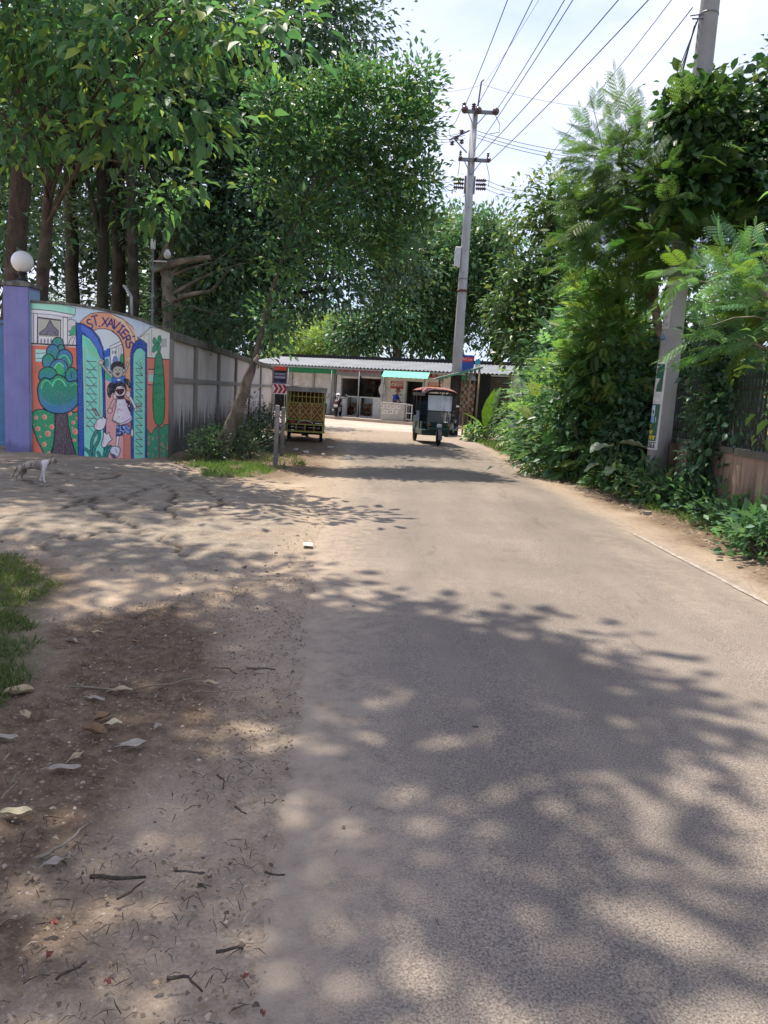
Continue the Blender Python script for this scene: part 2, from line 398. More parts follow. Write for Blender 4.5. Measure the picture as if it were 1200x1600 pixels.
def road_mat():
    t = NT('dusty_asphalt'); v = t.pos(); dust = t.attr('dust').outputs['Fac']
    n1 = t.noise(v, .7, 5, .6); n2 = t.noise(v, 135, 4, .75); n3 = t.noise(v, 9, 6, .65)
    vo = t.n('ShaderNodeTexVoronoi', Scale=120.0); t.l(v, vo.inputs['Vector'])
    vs = t.pos(False, (1.0, .18, 1)); st = t.noise(vs, 2.4, 5, .6)
    a = t.mix(t.ramp(n1, .3, .72), (.16, .135, .112), (.25, .21, .174))
    a = t.mix(t.math('MULTIPLY', t.attr('track').outputs['Fac'], .45), a, (.155, .135, .115))
    a = t.mix(t.math('MULTIPLY', t.ramp(st, .45, .7), .45), a, (.28, .232, .188))
    a = t.mix(t.math('MULTIPLY', t.ramp(n3, .55, .75), .4), a, (.135, .124, .115))
    a = t.mix(t.ramp(n2, .36, .64), t.mix(1.0, a, (.36, .36, .37), 'MULTIPLY'), t.mix(1.0, a, (1.45, 1.44, 1.42), 'MULTIPLY'))
    a = t.mix(t.math('MULTIPLY', t.ramp(vo.outputs['Distance'], .0, .32, (1, 1, 1, 1), (0, 0, 0, 1)), .4), a, (.40, .37, .34))
    d = t.mix(t.ramp(n3, .3, .7), (.25, .197, .148), (.365, .294, .224))
    c = t.mix(t.math('MULTIPLY', dust, t.ramp(t.math('ADD', n3, t.math('MULTIPLY', dust, .45)), .5, .8)), a, d)
    crk = t.attr('crack').outputs['Fac']; c = t.mix(t.math('MULTIPLY', crk, .35), c, (.07, .062, .055))
    oil = t.math('MULTIPLY', t.ramp(t.noise(v, 1.9, 3, .5), .66, .74), .35); c = t.mix(oil, c, (.10, .092, .085))
    h = t.math('ADD', n2, t.math('MULTIPLY', vo.outputs['Distance'], 1.2))
    return t.done(t.bsdf(c, .88, .22, 0, h, .6, .006))
M_earth, M_road = ground_mat(), road_mat()
def dirt_mat(name, c1, c2, sc=3.0):
    t = NT(name); v = t.pos(); n1 = t.noise(v, sc, 7, .65); n2 = t.noise(v, sc * 12, 4, .7)
    c = t.mix(t.ramp(n1, .32, .68), c1, c2); c = t.mix(t.math('MULTIPLY', t.ramp(n2, .45, .65), .4), c, tuple(x * .55 for x in c1))
    return t.done(t.bsdf(c, .95, .1, 0, n2, .6, .02))
# one sheet to the horizon
me = MB().sheet(lambda u, v: (-700 + 1400 * u, -300 + 1200 * v, -.09), 8, 8, False).build('ground', dirt_mat('ground_soil', (.07, .06, .035), (.15, .12, .08), .8))
tag(me, kind='structure')
# earth and broken concrete apron beside the road
def apron():
    ny = 400; Y = .35 * (29 / .35) ** np.linspace(0, 1, ny + 1)
    xs = np.r_[np.linspace(-15, -7, 60, endpoint=False), np.linspace(-7, .9, 330)]; nx = len(xs) - 1
    X, YY = np.meshgrid(xs, Y); X, YY = X.ravel(), YY.ravel()
    e = edgeL(YY) + (fbm(YY * 1.1, YY * 0, 3) - .5) * .28
    conc = soft(X, YY, gp([(-260, 722), (0, 724), (270, 722), (300, 742), (440, 772), (485, 830), (400, 880), (255, 905), (150, 892), (112, 868), (0, 846), (-200, 850)]), .12, .28, 2)
    soil = soft(X, YY, gp([(-300, 1060), (0, 1050), (120, 962), (290, 945), (380, 985), (375, 1090), (310, 1170), (235, 1255), (165, 1330), (130, 1480), (70, 1700), (-300, 1640)]), .14, .38, 7)
    soil = np.maximum(soil, .9 * soft(X, YY, gp([(262, 716), (415, 655), (545, 655), (525, 740), (430, 752), (300, 738)]), .3, .4, 4))
    soil = np.maximum(soil, .8 * soft(X, YY, gp([(-300, 860), (0, 862), (100, 880), (125, 925), (70, 980), (0, 1000), (-300, 1000)]), .12, .25, 6))
    soil = np.maximum(soil, .6 * np.clip((fbm(X * 2.2, YY * 1.2, 11) - .56) * 6, 0, 1) * (1 - conc) * (YY < 8))
    moss = .8 * soft(X, YY, gp([(-300, 880), (0, 880), (90, 905), (60, 960), (40, 1060), (0, 1100), (-300, 1100)]), .1, .3, 9)
    cr_ = np.zeros(X.shape); wx, wy = X + (fbm(X * 5, YY * 5, 21) - .5) * .25, YY + (fbm(X * 5, YY * 5, 25) - .5) * .35
    for ln in ([(255, 760), (225, 770), (206, 779), (185, 782), (169, 779), (143, 781), (128, 788), (90, 800), (40, 807), (0, 817), (-60, 822)], [(201, 743), (180, 751), (152, 755), (120, 752)],
               [(0, 817), (28, 828)], [(-20, 842), (20, 845), (65, 852), (90, 870)], [(95, 842), (120, 850), (165, 832), (230, 838)], [(255, 760), (275, 775), (262, 800), (280, 815)], [(143, 781), (150, 800), (190, 815)], [(40, 757), (90, 768), (128, 788)], [(280, 742), (320, 765), (350, 790), (420, 800)], [(185, 782), (240, 800), (300, 806), (350, 790)], [(60, 735), (110, 748), (150, 745), (201, 743)], [(190, 815), (260, 850), (300, 872)]):
        wd = .012 + .045 * fbm(X * 3, YY * 3, 31) ** 1.6
        cr_ = np.maximum(cr_, np.clip(1.3 - seg_dist(wx, wy, gp(ln)) / wd, 0, 1))
    cr_ *= conc
    z = -.006 + (fbm(X * 1.3, YY * 1.3, 1) - .5) * .05 * (1 - .6 * conc) + (fbm(X * 7, YY * 7, 2) - .5) * .035 * (1 - .85 * conc) + (fbm(X * 22, YY * 22, 6, 2) - .5) * .016
    z += .012 * soil * (fbm(X * 14, YY * 14, 8) - .3)
    rut = seg_dist(X, YY, gp([(200, 1700), (300, 1250), (360, 1050), (400, 940), (430, 880)])); z -= .02 * np.exp(-(rut / .22) ** 2)
    z += conc * .03 + np.clip((-3.0 - X) / 3, 0, 1) * .05 * np.clip((YY - 3) / 3, 0, 1)
    z += .05 * soft(X, YY, gp([(-300, 900), (40, 940), (60, 1060), (0, 1100), (-300, 1120)]), .25, .1, 9)
    z -= cr_ * .035
    t = (X - e); z = np.where(t > -.5, z * np.clip(.35 - t, .25, 1), z) - np.clip(t / .35, 0, 1.2) * .05
    o = mesh_np('verge_ground', np.c_[X, YY, z], grid_faces(nx, ny), M_earth, None, True, None, dict(soil=soil, conc=conc, crack=cr_, moss=moss, near=np.clip(1 + t / (.25 + .7 * fbm(X * 1.5, YY * 1.2, 61)), 0, 1)))
    tag(o, kind='structure'); return o
apron()
def road():
    ny = 260; Y = np.r_[np.linspace(-2, .4, 6, endpoint=False), .4 * (31 / .4) ** np.linspace(0, 1, ny - 5)]; nx = 150
    U, YY = np.meshgrid(np.linspace(0, 1, nx + 1), Y); U, YY = U.ravel(), YY.ravel()
    a = edgeL(YY) + (fbm(YY * 2.3, YY * 0, 5) - .5) * .22 + (fbm(YY * 11, YY * 0, 15) - .5) * .08; b = edgeR(YY) + (fbm(YY * 1.9, YY * 0, 8) - .5) * .22
    X = a + (b - a) * U
    z = .002 + .03 * (1 - (2 * U - 1) ** 2) + (fbm(X * .9, YY * .5, 4) - .5) * .012
    dl, dr = X - a, b - X
    dust = np.clip(1.15 - dl / (.25 + .9 * fbm(YY * .8, X * .5, 3)), 0, 1) * .85 + np.clip(1 - dr / (.25 + .6 * fbm(YY * .7, X * .5, 13)), 0, 1) * .9
    dust = np.maximum(dust, np.clip((YY - 17) / 12, 0, .8)); dust = np.maximum(dust, .35 * np.clip((fbm(X * 1.2, YY * .5, 17) - .55) * 5, 0, 1))
    wx, wy = X + (fbm(X * 4, YY * 4, 41) - .5) * .3, YY + (fbm(X * 4, YY * 4, 45) - .5) * .5; crk = np.zeros(X.shape)
    for ln in ([(1000, 930), (985, 1000), (1010, 1080), (1060, 1180), (1130, 1340)], [(640, 800), (680, 840), (665, 900)], [(560, 1250), (600, 1330), (590, 1430), (640, 1560)], [(760, 740), (800, 790), (860, 830)]): crk = np.maximum(crk, np.clip(1.1 - seg_dist(wx, wy, gp(ln)) / (.006 + .0018 * YY), 0, 1) * (fbm(X * 3, YY * 3, 5) > .42))
    z -= .012 * ((U < .001) | (U > .999))
    tag(mesh_np('road', np.c_[X, YY, z], grid_faces(nx, ny), M_road, None, True, None, dict(dust=np.clip(dust, 0, 1), crack=crk, track=(np.exp(-((U - .30) / .07) ** 2) + np.exp(-((U - .66) / .08) ** 2)) * np.clip(fbm(X * 1.5, YY * .4, 71) * 2 - .4, 0, 1))), kind='structure')
road()
# dusty forecourt before the shops
me = MB().sheet(lambda u, v: (-30 + 60 * u, 26 + 24 * v, -.02), 40, 20).build('forecourt_ground', dirt_mat('forecourt_dust', (.34, .28, .235), (.50, .42, .35), .6)); tag(me, kind='structure')
# earth on the far side of the road
def verge_r():
    ny, nx = 160, 70; Y = np.linspace(-1, 33, ny + 1); X0, YY = np.meshgrid(np.linspace(2.4, 12, nx + 1), Y); X, YY = X0.ravel(), YY.ravel()
    t = X - edgeR(YY); z = -.012 + (fbm(X * 3, YY * 3, 3) - .5) * .05 + np.clip(t, 0, 2) * .03 - np.clip(-t / .3, 0, 1.2) * .06 + (fbm(X * 11, YY * 11, 5) - .5) * .03
    soil = np.clip(t / .9 + (fbm(X * 2, YY * 2, 8) - .4) * 1.6, 0, 1)
    zero = np.zeros(X.shape)
    tag(mesh_np('roadside_ground', np.c_[X, YY, z], grid_faces(nx, ny), M_earth, None, True, None, dict(soil=soil, conc=zero, crack=zero, near=np.clip(1 - t / .35, 0, 1), moss=np.clip((t - .8) / 2, 0, .5))), kind='structure')
verge_r()
# worn painted edge line
def line_mat():
    t = NT('worn_line_paint'); v = t.pos(); n = t.noise(v, 16, 6, .7)
    return t.done(t.bsdf(t.mix(t.ramp(n, .46, .66), (.25, .212, .175), (.43, .385, .335)), .85, .2))
def edge_line(name, fx, y0, y1, w, n):
    ys = np.linspace(y0, y1, n + 1); U, YY = np.meshgrid([0, 1], ys); X = fx(YY) + (U - .5) * w * (1 + .5 * (fbm(YY * 6, U * 3, 2) - .5))
    z = np.full(X.shape, .016)
    return tag(mesh_np(name, np.c_[X.ravel(), YY.ravel(), z.ravel()], grid_faces(1, n), M_line), kind='structure')
M_line = line_mat()
edge_line('edge_line', lambda y: edgeR(y) - .2, 4.5, 9.2, .055, 60)
for a, b in ((17.2, 17.8), (18.6, 19.1), (20.2, 20.9), (22.4, 23.2)):
    o = edge_line('edge_line', lambda y: edgeL(y) + .24, a, b, .11, 6)

# ================================================================ SCHOOL WALL WITH ITS MURAL, GATE PILLAR, BOUNDARY WALL
K = (18, 22, 45)      # outline colour
def mural_canvas():
    c = Canvas(1200, 1409, (186, 205, 232), .62)
    P_, E, S = c.poly, c.ell, c.stroke
    # lower left ochre wall
    P_([(-300, 395), (440, 428), (440, 1500), (-300, 1500)], (204, 104, 80))
    # house with verandah
    P_([(-300, 120), (345, 190), (412, 235), (412, 432), (-300, 395)], (206, 200, 198))
    P_([(-300, 60), (250, 72), (410, 112), (404, 168), (200, 131), (-300, 90)], (152, 214, 190), K, 4)
    P_([(-300, 95), (200, 133), (402, 170), (372, 192), (200, 163), (-300, 130)], (222, 214, 214), K, 4)
    P_([(100, 185), (285, 208), (285, 420), (100, 405)], (190, 184, 178), K, 6)
    P_([(112, 198), (272, 217), (272, 415), (112, 405)], (166, 166, 150))
    P_([(198, 208), (230, 262), (268, 298), (266, 336), (112, 330), (114, 310), (165, 275)], (104, 103, 116), K, 5)
    S([(185, 300), (170, 330)], 5, K); S([(232, 300), (250, 325)], 5, K)
    P_([(112, 342), (250, 352), (250, 415), (112, 405)], (222, 220, 224))
    for i in range(5): E(128 + 27 * i, 382, 8, 24, (120, 120, 132))
    S([(105, 190), (285, 212)], 11, (50, 48, 60))
    P_([(66, 155), (96, 158), (94, 405), (66, 402)], (228, 222, 224), K, 5); P_([(306, 186), (342, 190), (340, 425), (308, 420)], (228, 222, 224), K, 5)
    S([(345, 212), (365, 202), (395, 210), (412, 226)], 5, K, True)
    P_([(348, 300), (372, 292), (378, 262), (395, 256), (412, 250), (412, 345), (398, 330), (375, 340), (350, 335), (365, 318)], (62, 160, 112), K, 3)
    S([(348, 420), (362, 370), (390, 345)], 5, K, True); S([(378, 420), (392, 380), (402, 348)], 4, K, True)
    S([(-300, 385), (440, 418)], 12, (40, 22, 36))
    # plaque
    P_([(80, 448), (165, 452), (165, 555), (80, 545)], (158, 212, 200)); S([(85, 480), (160, 478)], 5, K); S([(85, 522), (150, 520)], 5, K)
    E(98, 610, 26, 40, (176, 106, 84))
    # hedge with blossoms
    P_([(45, 972), (85, 940), (140, 935), (235, 968), (350, 950), (400, 962), (442, 945), (442, 1360), (165, 1330), (95, 1190), (45, 1050)], (44, 138, 92), K, 9)
    for x, y, r in ((85, 1005, 17), (155, 1000, 20), (100, 1095, 20), (182, 1135, 24), (215, 1080, 20), (120, 1160, 9), (152, 1222, 20), (360, 970, 18), (390, 1045, 16), (405, 1118, 24), (398, 1190, 14), (420, 1010, 12), (70, 1060, 6), (165, 1070, 6), (190, 1290, 11), (380, 1088, 7)):
        E(x, y, r, r, (226, 158, 138)); E(x - r * .25, y + r * .1, r * .62, r * .8, (206, 116, 92))
    # tree: trunk then crown
    P_([(238, 955), (338, 955), (345, 1060), (372, 1180), (430, 1375), (180, 1375), (228, 1230), (240, 1080)], (72, 60, 66), K, 11)
    for i in range(7): S([(262 + 11 * i, 985), (250 + 19 * i, 1180), (225 + 30 * i, 1370)], 3, (96, 84, 90))
    gA, gB, ol = (26, 140, 92), (60, 112, 165), (8, 28, 44)
    def puff(x, y, rx, ry, top=gA, bot=gB): E(x, y, rx, ry, top, ol, 9, bot)
    puff(262, 402, 47, 52); puff(288, 450, 34, 40); puff(222, 470, 52, 62, gB, gA); puff(318, 535, 66, 88, gB, gA); puff(185, 548, 50, 62)
    S([(270, 525), (300, 500), (335, 505), (362, 560)], 9, (104, 200, 132), True)
    puff(272, 610, 74, 82, gB, gA); P_([(232, 600), (262, 562), (290, 570), (310, 640), (250, 650)], (58, 168, 98), None, 0, True); S([(228, 618), (250, 575), (280, 560), (310, 590)], 10, (112, 206, 150), True)
    puff(182, 665, 76, 74); puff(375, 660, 50, 66); S([(316, 640), (345, 610)], 7, ol); S([(375, 680), (372, 650), (380, 635)], 7, ol)
    P_([(98, 790), (110, 725), (150, 680), (205, 690), (260, 655), (320, 680), (355, 712), (410, 705), (442, 745), (446, 830), (420, 900), (360, 955), (270, 972), (180, 950), (118, 885)], gA, ol, 11, True, gB)
    P_([(130, 760), (165, 712), (205, 720), (235, 745), (268, 690), (318, 745), (360, 735), (405, 730), (425, 800), (360, 880), (240, 900), (150, 850)], (24, 134, 84), None, 0, True, (34, 120, 120))
    S([(218, 752), (232, 712), (262, 690), (300, 705), (328, 748)], 9, (110, 208, 150), True); S([(128, 770), (140, 722), (175, 702), (212, 735)], 8, (90, 190, 140), True); S([(368, 745), (400, 728), (425, 738)], 7, (90, 190, 140), True)
    # seen through the archway: sky, houses, lane
    P_([(540, 290), (620, 268), (700, 290), (762, 350), (800, 460), (806, 740), (630, 760), (600, 400)], (206, 220, 246))
    P_([(636, 455), (660, 455), (660, 440), (690, 440), (690, 600), (636, 600)], (40, 92, 186)); P_([(645, 512), (690, 500), (700, 600), (645, 610)], (150, 185, 225), K, 3)
    P_([(686, 424), (790, 374), (806, 430), (806, 620), (694, 600)], (226, 226, 232), K, 5); S([(688, 448), (798, 402)], 5, K)
    for x in (738, 760, 778): S([(x, 430), (x, 590)], 4, K)
    for x in (708, 722, 734): S([(x, 462), (x, 482)], 7, (60, 60, 80))
    E(732, 545, 20, 42, (108, 122, 190), K, 3); E(786, 535, 18, 50, (44, 146, 96), K, 3); E(662, 560, 14, 34, (62, 150, 130), K, 3)
    P_([(640, 580), (690, 640), (735, 712), (690, 716), (640, 690)], (70, 176, 130), K, 4)
    P_([(638, 690), (735, 714), (806, 712), (806, 1420), (650, 1420)], (233, 166, 160), None, 0, False, (226, 150, 150))
    P_([(638, 690), (700, 720), (735, 714), (690, 690)], (90, 150, 190))
    # archway
    P_([(436, 240), (478, 192), (530, 158), (600, 146), (690, 152), (800, 205), (868, 262), (912, 338), (930, 420), (940, 560), (868, 1420), (800, 1420), (806, 700), (800, 480), (788, 405), (758, 340), (712, 300), (650, 280), (590, 280), (545, 300)], (228, 152, 116), K, 6)
    P_([(690, 160), (800, 208), (866, 264), (908, 340), (920, 420), (880, 430), (860, 340), (810, 262), (740, 205)], (242, 196, 168)); S([(800, 205), (840, 260), (880, 330), (900, 400)], 10, (206, 122, 76), True)
    S([(700, 296), (758, 345), (790, 415), (802, 520), (806, 740)], 9, (40, 24, 34), True)
    P_([(800, 1040), (866, 1040), (866, 1420), (800, 1420)], (206, 122, 104)); S([(800, 1040), (800, 1420)], 4, (120, 60, 60))
    # left leaf of the painted gate
    bl, tl = (32, 72, 160), (124, 208, 184)
    P_([(410, 232), (470, 240), (540, 280), (598, 350), (632, 440), (642, 560), (660, 1420), (432, 1420), (425, 800)], bl, K, 8)
    P_([(452, 250), (530, 290), (585, 360), (622, 450), (628, 560), (600, 470), (540, 380), (480, 310), (455, 300)], (72, 108, 196))
    P_([(458, 322), (525, 362), (580, 440), (615, 530), (628, 700), (640, 1420), (478, 1420), (470, 800)], tl, K, 5)
    P_([(470, 345), (530, 385), (585, 465), (606, 540), (520, 480)], (108, 200, 160))
    S([(480, 430), (500, 1120)], 4, (170, 120, 96)); S([(596, 560), (606, 1000)], 6, (170, 124, 96)); S([(505, 455), (560, 490), (600, 530)], 4, (190, 190, 110), True)
    for i in range(9):
        y = 545 + 66 * i
        S([(496, y), (578, y + 4)], 6, (92, 52, 66)); S([(500, y - 10), (578, y + 82)], 5, (64, 46, 66)); 
        if i % 2: S([(580, y - 30), (505, y + 40)], 4, (84, 54, 66))
    for i in range(2): S([(545 + 22 * i, 930), (580 + 18 * i, 990)], 10, (110, 44, 60))
    # right leaf
    P_([(856, 480), (872, 420), (905, 378), (936, 364), (992, 402), (990, 800), (990, 1420), (862, 1420)], bl, K, 7)
    P_([(876, 520), (882, 480), (905, 446), (938, 434), (976, 470), (974, 1420), (882, 1420)], tl, K, 4)
    S([(966, 490), (966, 1330)], 4, (150, 190, 160))
    for i in range(13):
        y = 560 + 58 * i
        S([(900, y + 42), (950, y + 46)], 6, (96, 52, 66)); S([(898, y - 4), (948, y + 42)], 5, (60, 48, 66))
        if i < 2: S([(930, y - 10), (952, y + 44)], 5, (60, 48, 66))
    S([(905, 560), (945, 515)], 3, (110, 110, 110)); S([(892, 912), (945, 912)], 12, (150, 52, 66)); 
    # right hand house and garden
    P_([(918, 350), (1012, 268), (1500, 330), (1500, 560), (990, 516), (990, 402), (945, 368)], (224, 220, 206), K, 4)
    P_([(900, 330), (872, 262), (1012, 268), (918, 350)], (196, 208, 232)); S([(916, 362), (1000, 290), (1018, 262)], 4, K, True); S([(925, 352), (1005, 318), (1008, 500)], 3, (90, 90, 100)); S([(1025, 270), (1025, 500)], 3, (90, 90, 100))
    for x in (1112, 1128, 1144): S([(x, 364), (x, 428)], 8, (120, 118, 124))
    P_([(990, 514), (1150, 526), (1500, 560), (1500, 1130), (1130, 1060), (1110, 1090), (1090, 1060), (1024, 1142), (990, 1096)], (208, 118, 92)); S([(990, 514), (1060, 520), (1155, 530), (1500, 560)], 7, K)
    P_([(1000, 612), (1055, 612), (1055, 740), (1000, 730)], (210, 150, 130)); P_([(1004, 655), (1050, 655), (1050, 712), (1004, 708)], (150, 212, 194)); S([(1002, 610), (1060, 612)], 8, K); S([(1000, 735), (1058, 742)], 8, K)
    P_([(990, 1096), (1022, 1142), (1060, 1085), (1088, 1065), (1110, 1092), (1132, 1058), (1500, 1120), (1500, 1500), (990, 1500)], (58, 142, 104), K, 5)
    rg = np.random.default_rng(5)
    for _ in range(46): x, y = rg.uniform(995, 1180), rg.uniform(1150, 1400); S([(x, y), (x + rg.uniform(-6, 6), y + rg.uniform(8, 26))], rg.uniform(5, 10), (196, 140, 116))
    P_([(1058, 520), (1075, 480), (1100, 480), (1118, 560), (1132, 720), (1135, 900), (1124, 1030), (1088, 1070), (1052, 1030), (1038, 900), (1042, 720)], (40, 140, 104), K, 6, True, (36, 146, 84))
    for x, y in ((1072, 590), (1105, 580), (1060, 650), (1092, 655), (1115, 650), (1052, 730), (1085, 720), (1112, 735), (1065, 800), (1100, 790), (1055, 850), (1120, 845)): S([(x - 12, y + 14), (x, y), (x + 12, y + 14)], 4, (14, 70, 66), True)
    for q in (((1080, 400), (1052, 350), (1036, 372), (1040, 400), (1072, 410)), ((1080, 400), (1078, 350), (1096, 335), (1106, 362), (1098, 398)), ((1078, 400), (1040, 420), (1032, 468), (1052, 470), (1080, 430)), ((1084, 400), (1072, 460), (1092, 480), (1102, 430))): P_(q, (52, 150, 104), K, 3, True)
    S([(1088, 1065), (1090, 1400)], 14, (92, 96, 92))
    # the boy
    sk, hair = (176, 172, 158), (38, 34, 44)
    S([(612, 565), (655, 620), (722, 690)], 22, K); S([(614, 566), (657, 620), (720, 688)], 14, sk); S([(838, 550), (822, 600), (790, 680)], 22, K); S([(838, 552), (822, 600), (792, 678)], 14, sk)
    for x, y in ((592, 545), (604, 534), (618, 532), (632, 542)): S([(614, 562), (x, y)], 10, (196, 188, 168))
    E(614, 556, 18, 18, (200, 192, 172), K, 3)
    for x, y in ((826, 522), (838, 515), (850, 522)): S([(838, 545), (x, y)], 10, (206, 172, 150))
    P_([(702, 700), (712, 660), (748, 672), (790, 670), (810, 660), (818, 710), (806, 740), (715, 740)], (64, 108, 182), K, 5); P_([(745, 690), (775, 690), (770, 705), (750, 704)], (226, 226, 220)); P_([(728, 706), (790, 706), (788, 745), (728, 745)], (34, 66, 142))
    E(750, 620, 50, 62, sk, K, 5); E(700, 622, 13, 18, sk, K, 4); E(800, 620, 13, 18, sk, K, 4)
    P_([(696, 615), (698, 570), (730, 548), (775, 548), (804, 575), (806, 612), (790, 600), (775, 592), (745, 588), (722, 600), (706, 628)], hair, None, 0, True)
    for x in (736, 768): E(x, 612, 5, 8, K)
    S([(752, 615), (756, 632), (748, 636)], 4, (80, 70, 70)); P_([(732, 645), (770, 640), (752, 664)], (120, 46, 56), K, 3)
    # the girl
    P_([(690, 720), (665, 760), (668, 820), (690, 846), (700, 820), (716, 790), (722, 730)], hair, None, 0, True); P_([(800, 690), (835, 688), (852, 720), (850, 770), (826, 740), (806, 722)], hair, None, 0, True)
    S([(672, 760), (680, 800)], 6, (120, 130, 130)); S([(835, 705), (845, 740)], 6, (120, 130, 130))
    S([(722, 865), (702, 905), (690, 940)], 30, K); S([(722, 865), (702, 905), (690, 940)], 21, (214, 172, 160)); E(688, 948, 19, 22, (222, 178, 164), K, 5)
    S([(850, 838), (880, 890), (895, 930)], 26, K); S([(850, 838), (880, 890), (895, 930)], 17, (220, 214, 208)); E(898, 940, 10, 14, (220, 214, 208), K, 4)
    P_([(800, 840), (850, 870), (866, 960), (850, 960), (820, 900)], (42, 22, 46))
    P_([(745, 855), (808, 850), (835, 930), (872, 1018), (840, 1048), (775, 1066), (705, 1030), (728, 950)], (240, 214, 214), K, 6)
    P_([(790, 855), (808, 852), (835, 930), (870, 1016), (842, 1040), (790, 1058)], (216, 200, 228))
    for _ in range(40): x, y = rg.uniform(735, 850), rg.uniform(890, 1020); S([(x, y), (x + 4, y + 5)], 5, (176, 120, 150) if x < 790 else (246, 240, 250))
    S([(708, 1020), (775, 1052), (866, 1008)], 5, K, True)
    E(836, 812, 20, 28, (224, 190, 186), K, 4); E(728, 828, 16, 26, (224, 190, 186), K, 4)
    E(768, 785, 46, 48, (216, 206, 200), K, 5)
    P_([(712, 800), (708, 750), (735, 722), (780, 716), (818, 738), (824, 790), (808, 770), (790, 752), (760, 750), (740, 762), (728, 800)], hair, None, 0, True)
    P_([(738, 778), (800, 772), (795, 800), (772, 818), (750, 806)], (70, 20, 36), K, 4, True); S([(735, 762), (750, 768)], 5, K); S([(782, 756), (796, 764)], 5, K); P_([(738, 828), (808, 822), (800, 848), (770, 856), (742, 846)], (48, 26, 46))
    P_([(742, 1066), (800, 1066), (792, 1150), (738, 1158)], (34, 66, 130), K, 5); P_([(790, 1066), (836, 1062), (858, 1118), (842, 1142), (806, 1128)], (70, 110, 180), K, 5)
    for _ in range(26): x, y = rg.uniform(745, 845), rg.uniform(1075, 1135); E(x, y, 5, 5, (176, 196, 230))
    P_([(742, 1155), (764, 1155), (752, 1245), (735, 1245)], (220, 216, 214), K, 4); P_([(690, 1250), (720, 1238), (765, 1248), (768, 1290), (745, 1330), (715, 1332), (690, 1290)], (204, 206, 218), K, 6, True); P_([(690, 1290), (735, 1310), (742, 1332), (712, 1336), (692, 1312)], (80, 76, 88)); S([(728, 1256), (745, 1290)], 4, K)
    E(868, 1128, 11, 34, (222, 218, 220), K, 5)
    # tulips
    for p in (((575, 1120), (545, 1180), (538, 1250), (550, 1330)), ((600, 1110), (598, 1180), (560, 1260), (556, 1350)), ((660, 1240), (645, 1300), (640, 1360)), ((482, 1260), (520, 1290), (540, 1350)), ((690, 1240), (668, 1290), (655, 1350)), ((590, 1290), (610, 1330), (625, 1360))):
        S(p, 28, K, True); S(p, 18, (40, 128, 116), True)
    P_([(560, 1080), (572, 1040), (605, 1005), (622, 1012), (632, 992), (646, 1012), (662, 1010), (655, 1050), (635, 1095), (600, 1108), (572, 1100)], (232, 222, 222), K, 6, True); P_([(566, 1078), (578, 1045), (592, 1030), (582, 1088)], (214, 172, 184))
    P_([(618, 1220), (632, 1170), (640, 1122), (662, 1140), (680, 1122), (690, 1160), (705, 1180), (680, 1205), (655, 1240), (632, 1248)], (236, 226, 226), K, 6, True); P_([(622, 1215), (636, 1170), (646, 1160), (636, 1232)], (222, 176, 188))
    # lettering on the arch
    T = (34, 44, 112)
    def glyph(ch, x, y, ang, w, h):
        g = {'S': [[(.9, .1), (.5, 0), (.1, .18), (.2, .42), (.75, .58), (.9, .82), (.5, 1), (.05, .88)]], 'T': [[(0, 0), (1, 0)], [(.5, 0), (.5, 1)]], 'X': [[(0, 0), (1, 1)], [(1, 0), (0, 1)]], 'A': [[(0, 1), (.5, 0), (1, 1)], [(.2, .62), (.8, .62)]],
             'V': [[(0, 0), (.5, 1), (1, 0)]], 'I': [[(.5, 0), (.5, 1)], [(.1, 0), (.9, 0)], [(.1, 1), (.9, 1)]], 'E': [[(.95, 0), (.1, 0), (.1, 1), (.95, 1)], [(.1, .5), (.8, .5)]], 'R': [[(.1, 1), (.1, 0), (.75, .05), (.9, .28), (.7, .5), (.1, .52)], [(.5, .52), (.95, 1)]], "'": [[(.5, 0), (.4, .28)]], '.': [[(.3, .95), (.45, 1.0)]]}[ch]
        ca, sa = math.cos(ang), math.sin(ang)
        for st in g: S([(x + (u - .5) * w * ca - (v - .5) * h * sa, y + (u - .5) * w * sa + (v - .5) * h * ca) for u, v in st], 12, T, ch == 'S')
    for ch, x, y, an, w, h in (('S', 524, 240, -.35, 40, 76), ('T', 568, 214, -.22, 50, 78), ('.', 606, 232, 0, 26, 62), ('X', 648, 224, .1, 46, 68), ('A', 694, 234, .2, 50, 70), ('V', 735, 250, .38, 52, 70), ('I', 776, 282, .62, 30, 66), ('E', 806, 318, .8, 44, 62), ('R', 828, 362, 1.0, 46, 60), ("'", 866, 352, 1.1, 26, 50), ('S', 850, 412, 1.2, 44, 58)): glyph(ch, x, y, an, w, h)
    return c
mural = mural_canvas()
# plan of the curved wall from its foot in the photograph
foot_px = [(44, 709), (80, 712.5), (114, 715), (160, 717.5), (204, 718), (236, 717), (262, 715)]
top_px = [(46, 473), (80, 475), (114, 478), (160, 486), (204, 497), (236, 509), (264, 520)]
ft = np.array([tuple(G(*p)) for p in foot_px])
tp = np.array([P(q[0], q[1], f[1]).z for q, f in zip(top_px, ft)])
WS = np.r_[0, np.cumsum(np.hypot(*np.diff(ft[:, :2], axis=0).T))]
def _interp(s, vals):
    """Catmull-Rom over the wall plan"""
    s = np.clip(s, WS[0], WS[-1]); i = np.clip(np.searchsorted(WS, s) - 1, 0, len(WS) - 2); t = (s - WS[i]) / (WS[i + 1] - WS[i])
    g = lambda k: vals[np.clip(k, 0, len(vals) - 1)]
    a, b, c, d = g(i - 1), g(i), g(i + 1), g(i + 2)
    return .5 * (2 * b + (c - a) * t + (2 * a - 5 * b + 4 * c - d) * t * t + (3 * b - a - 3 * c + d) * t ** 3)
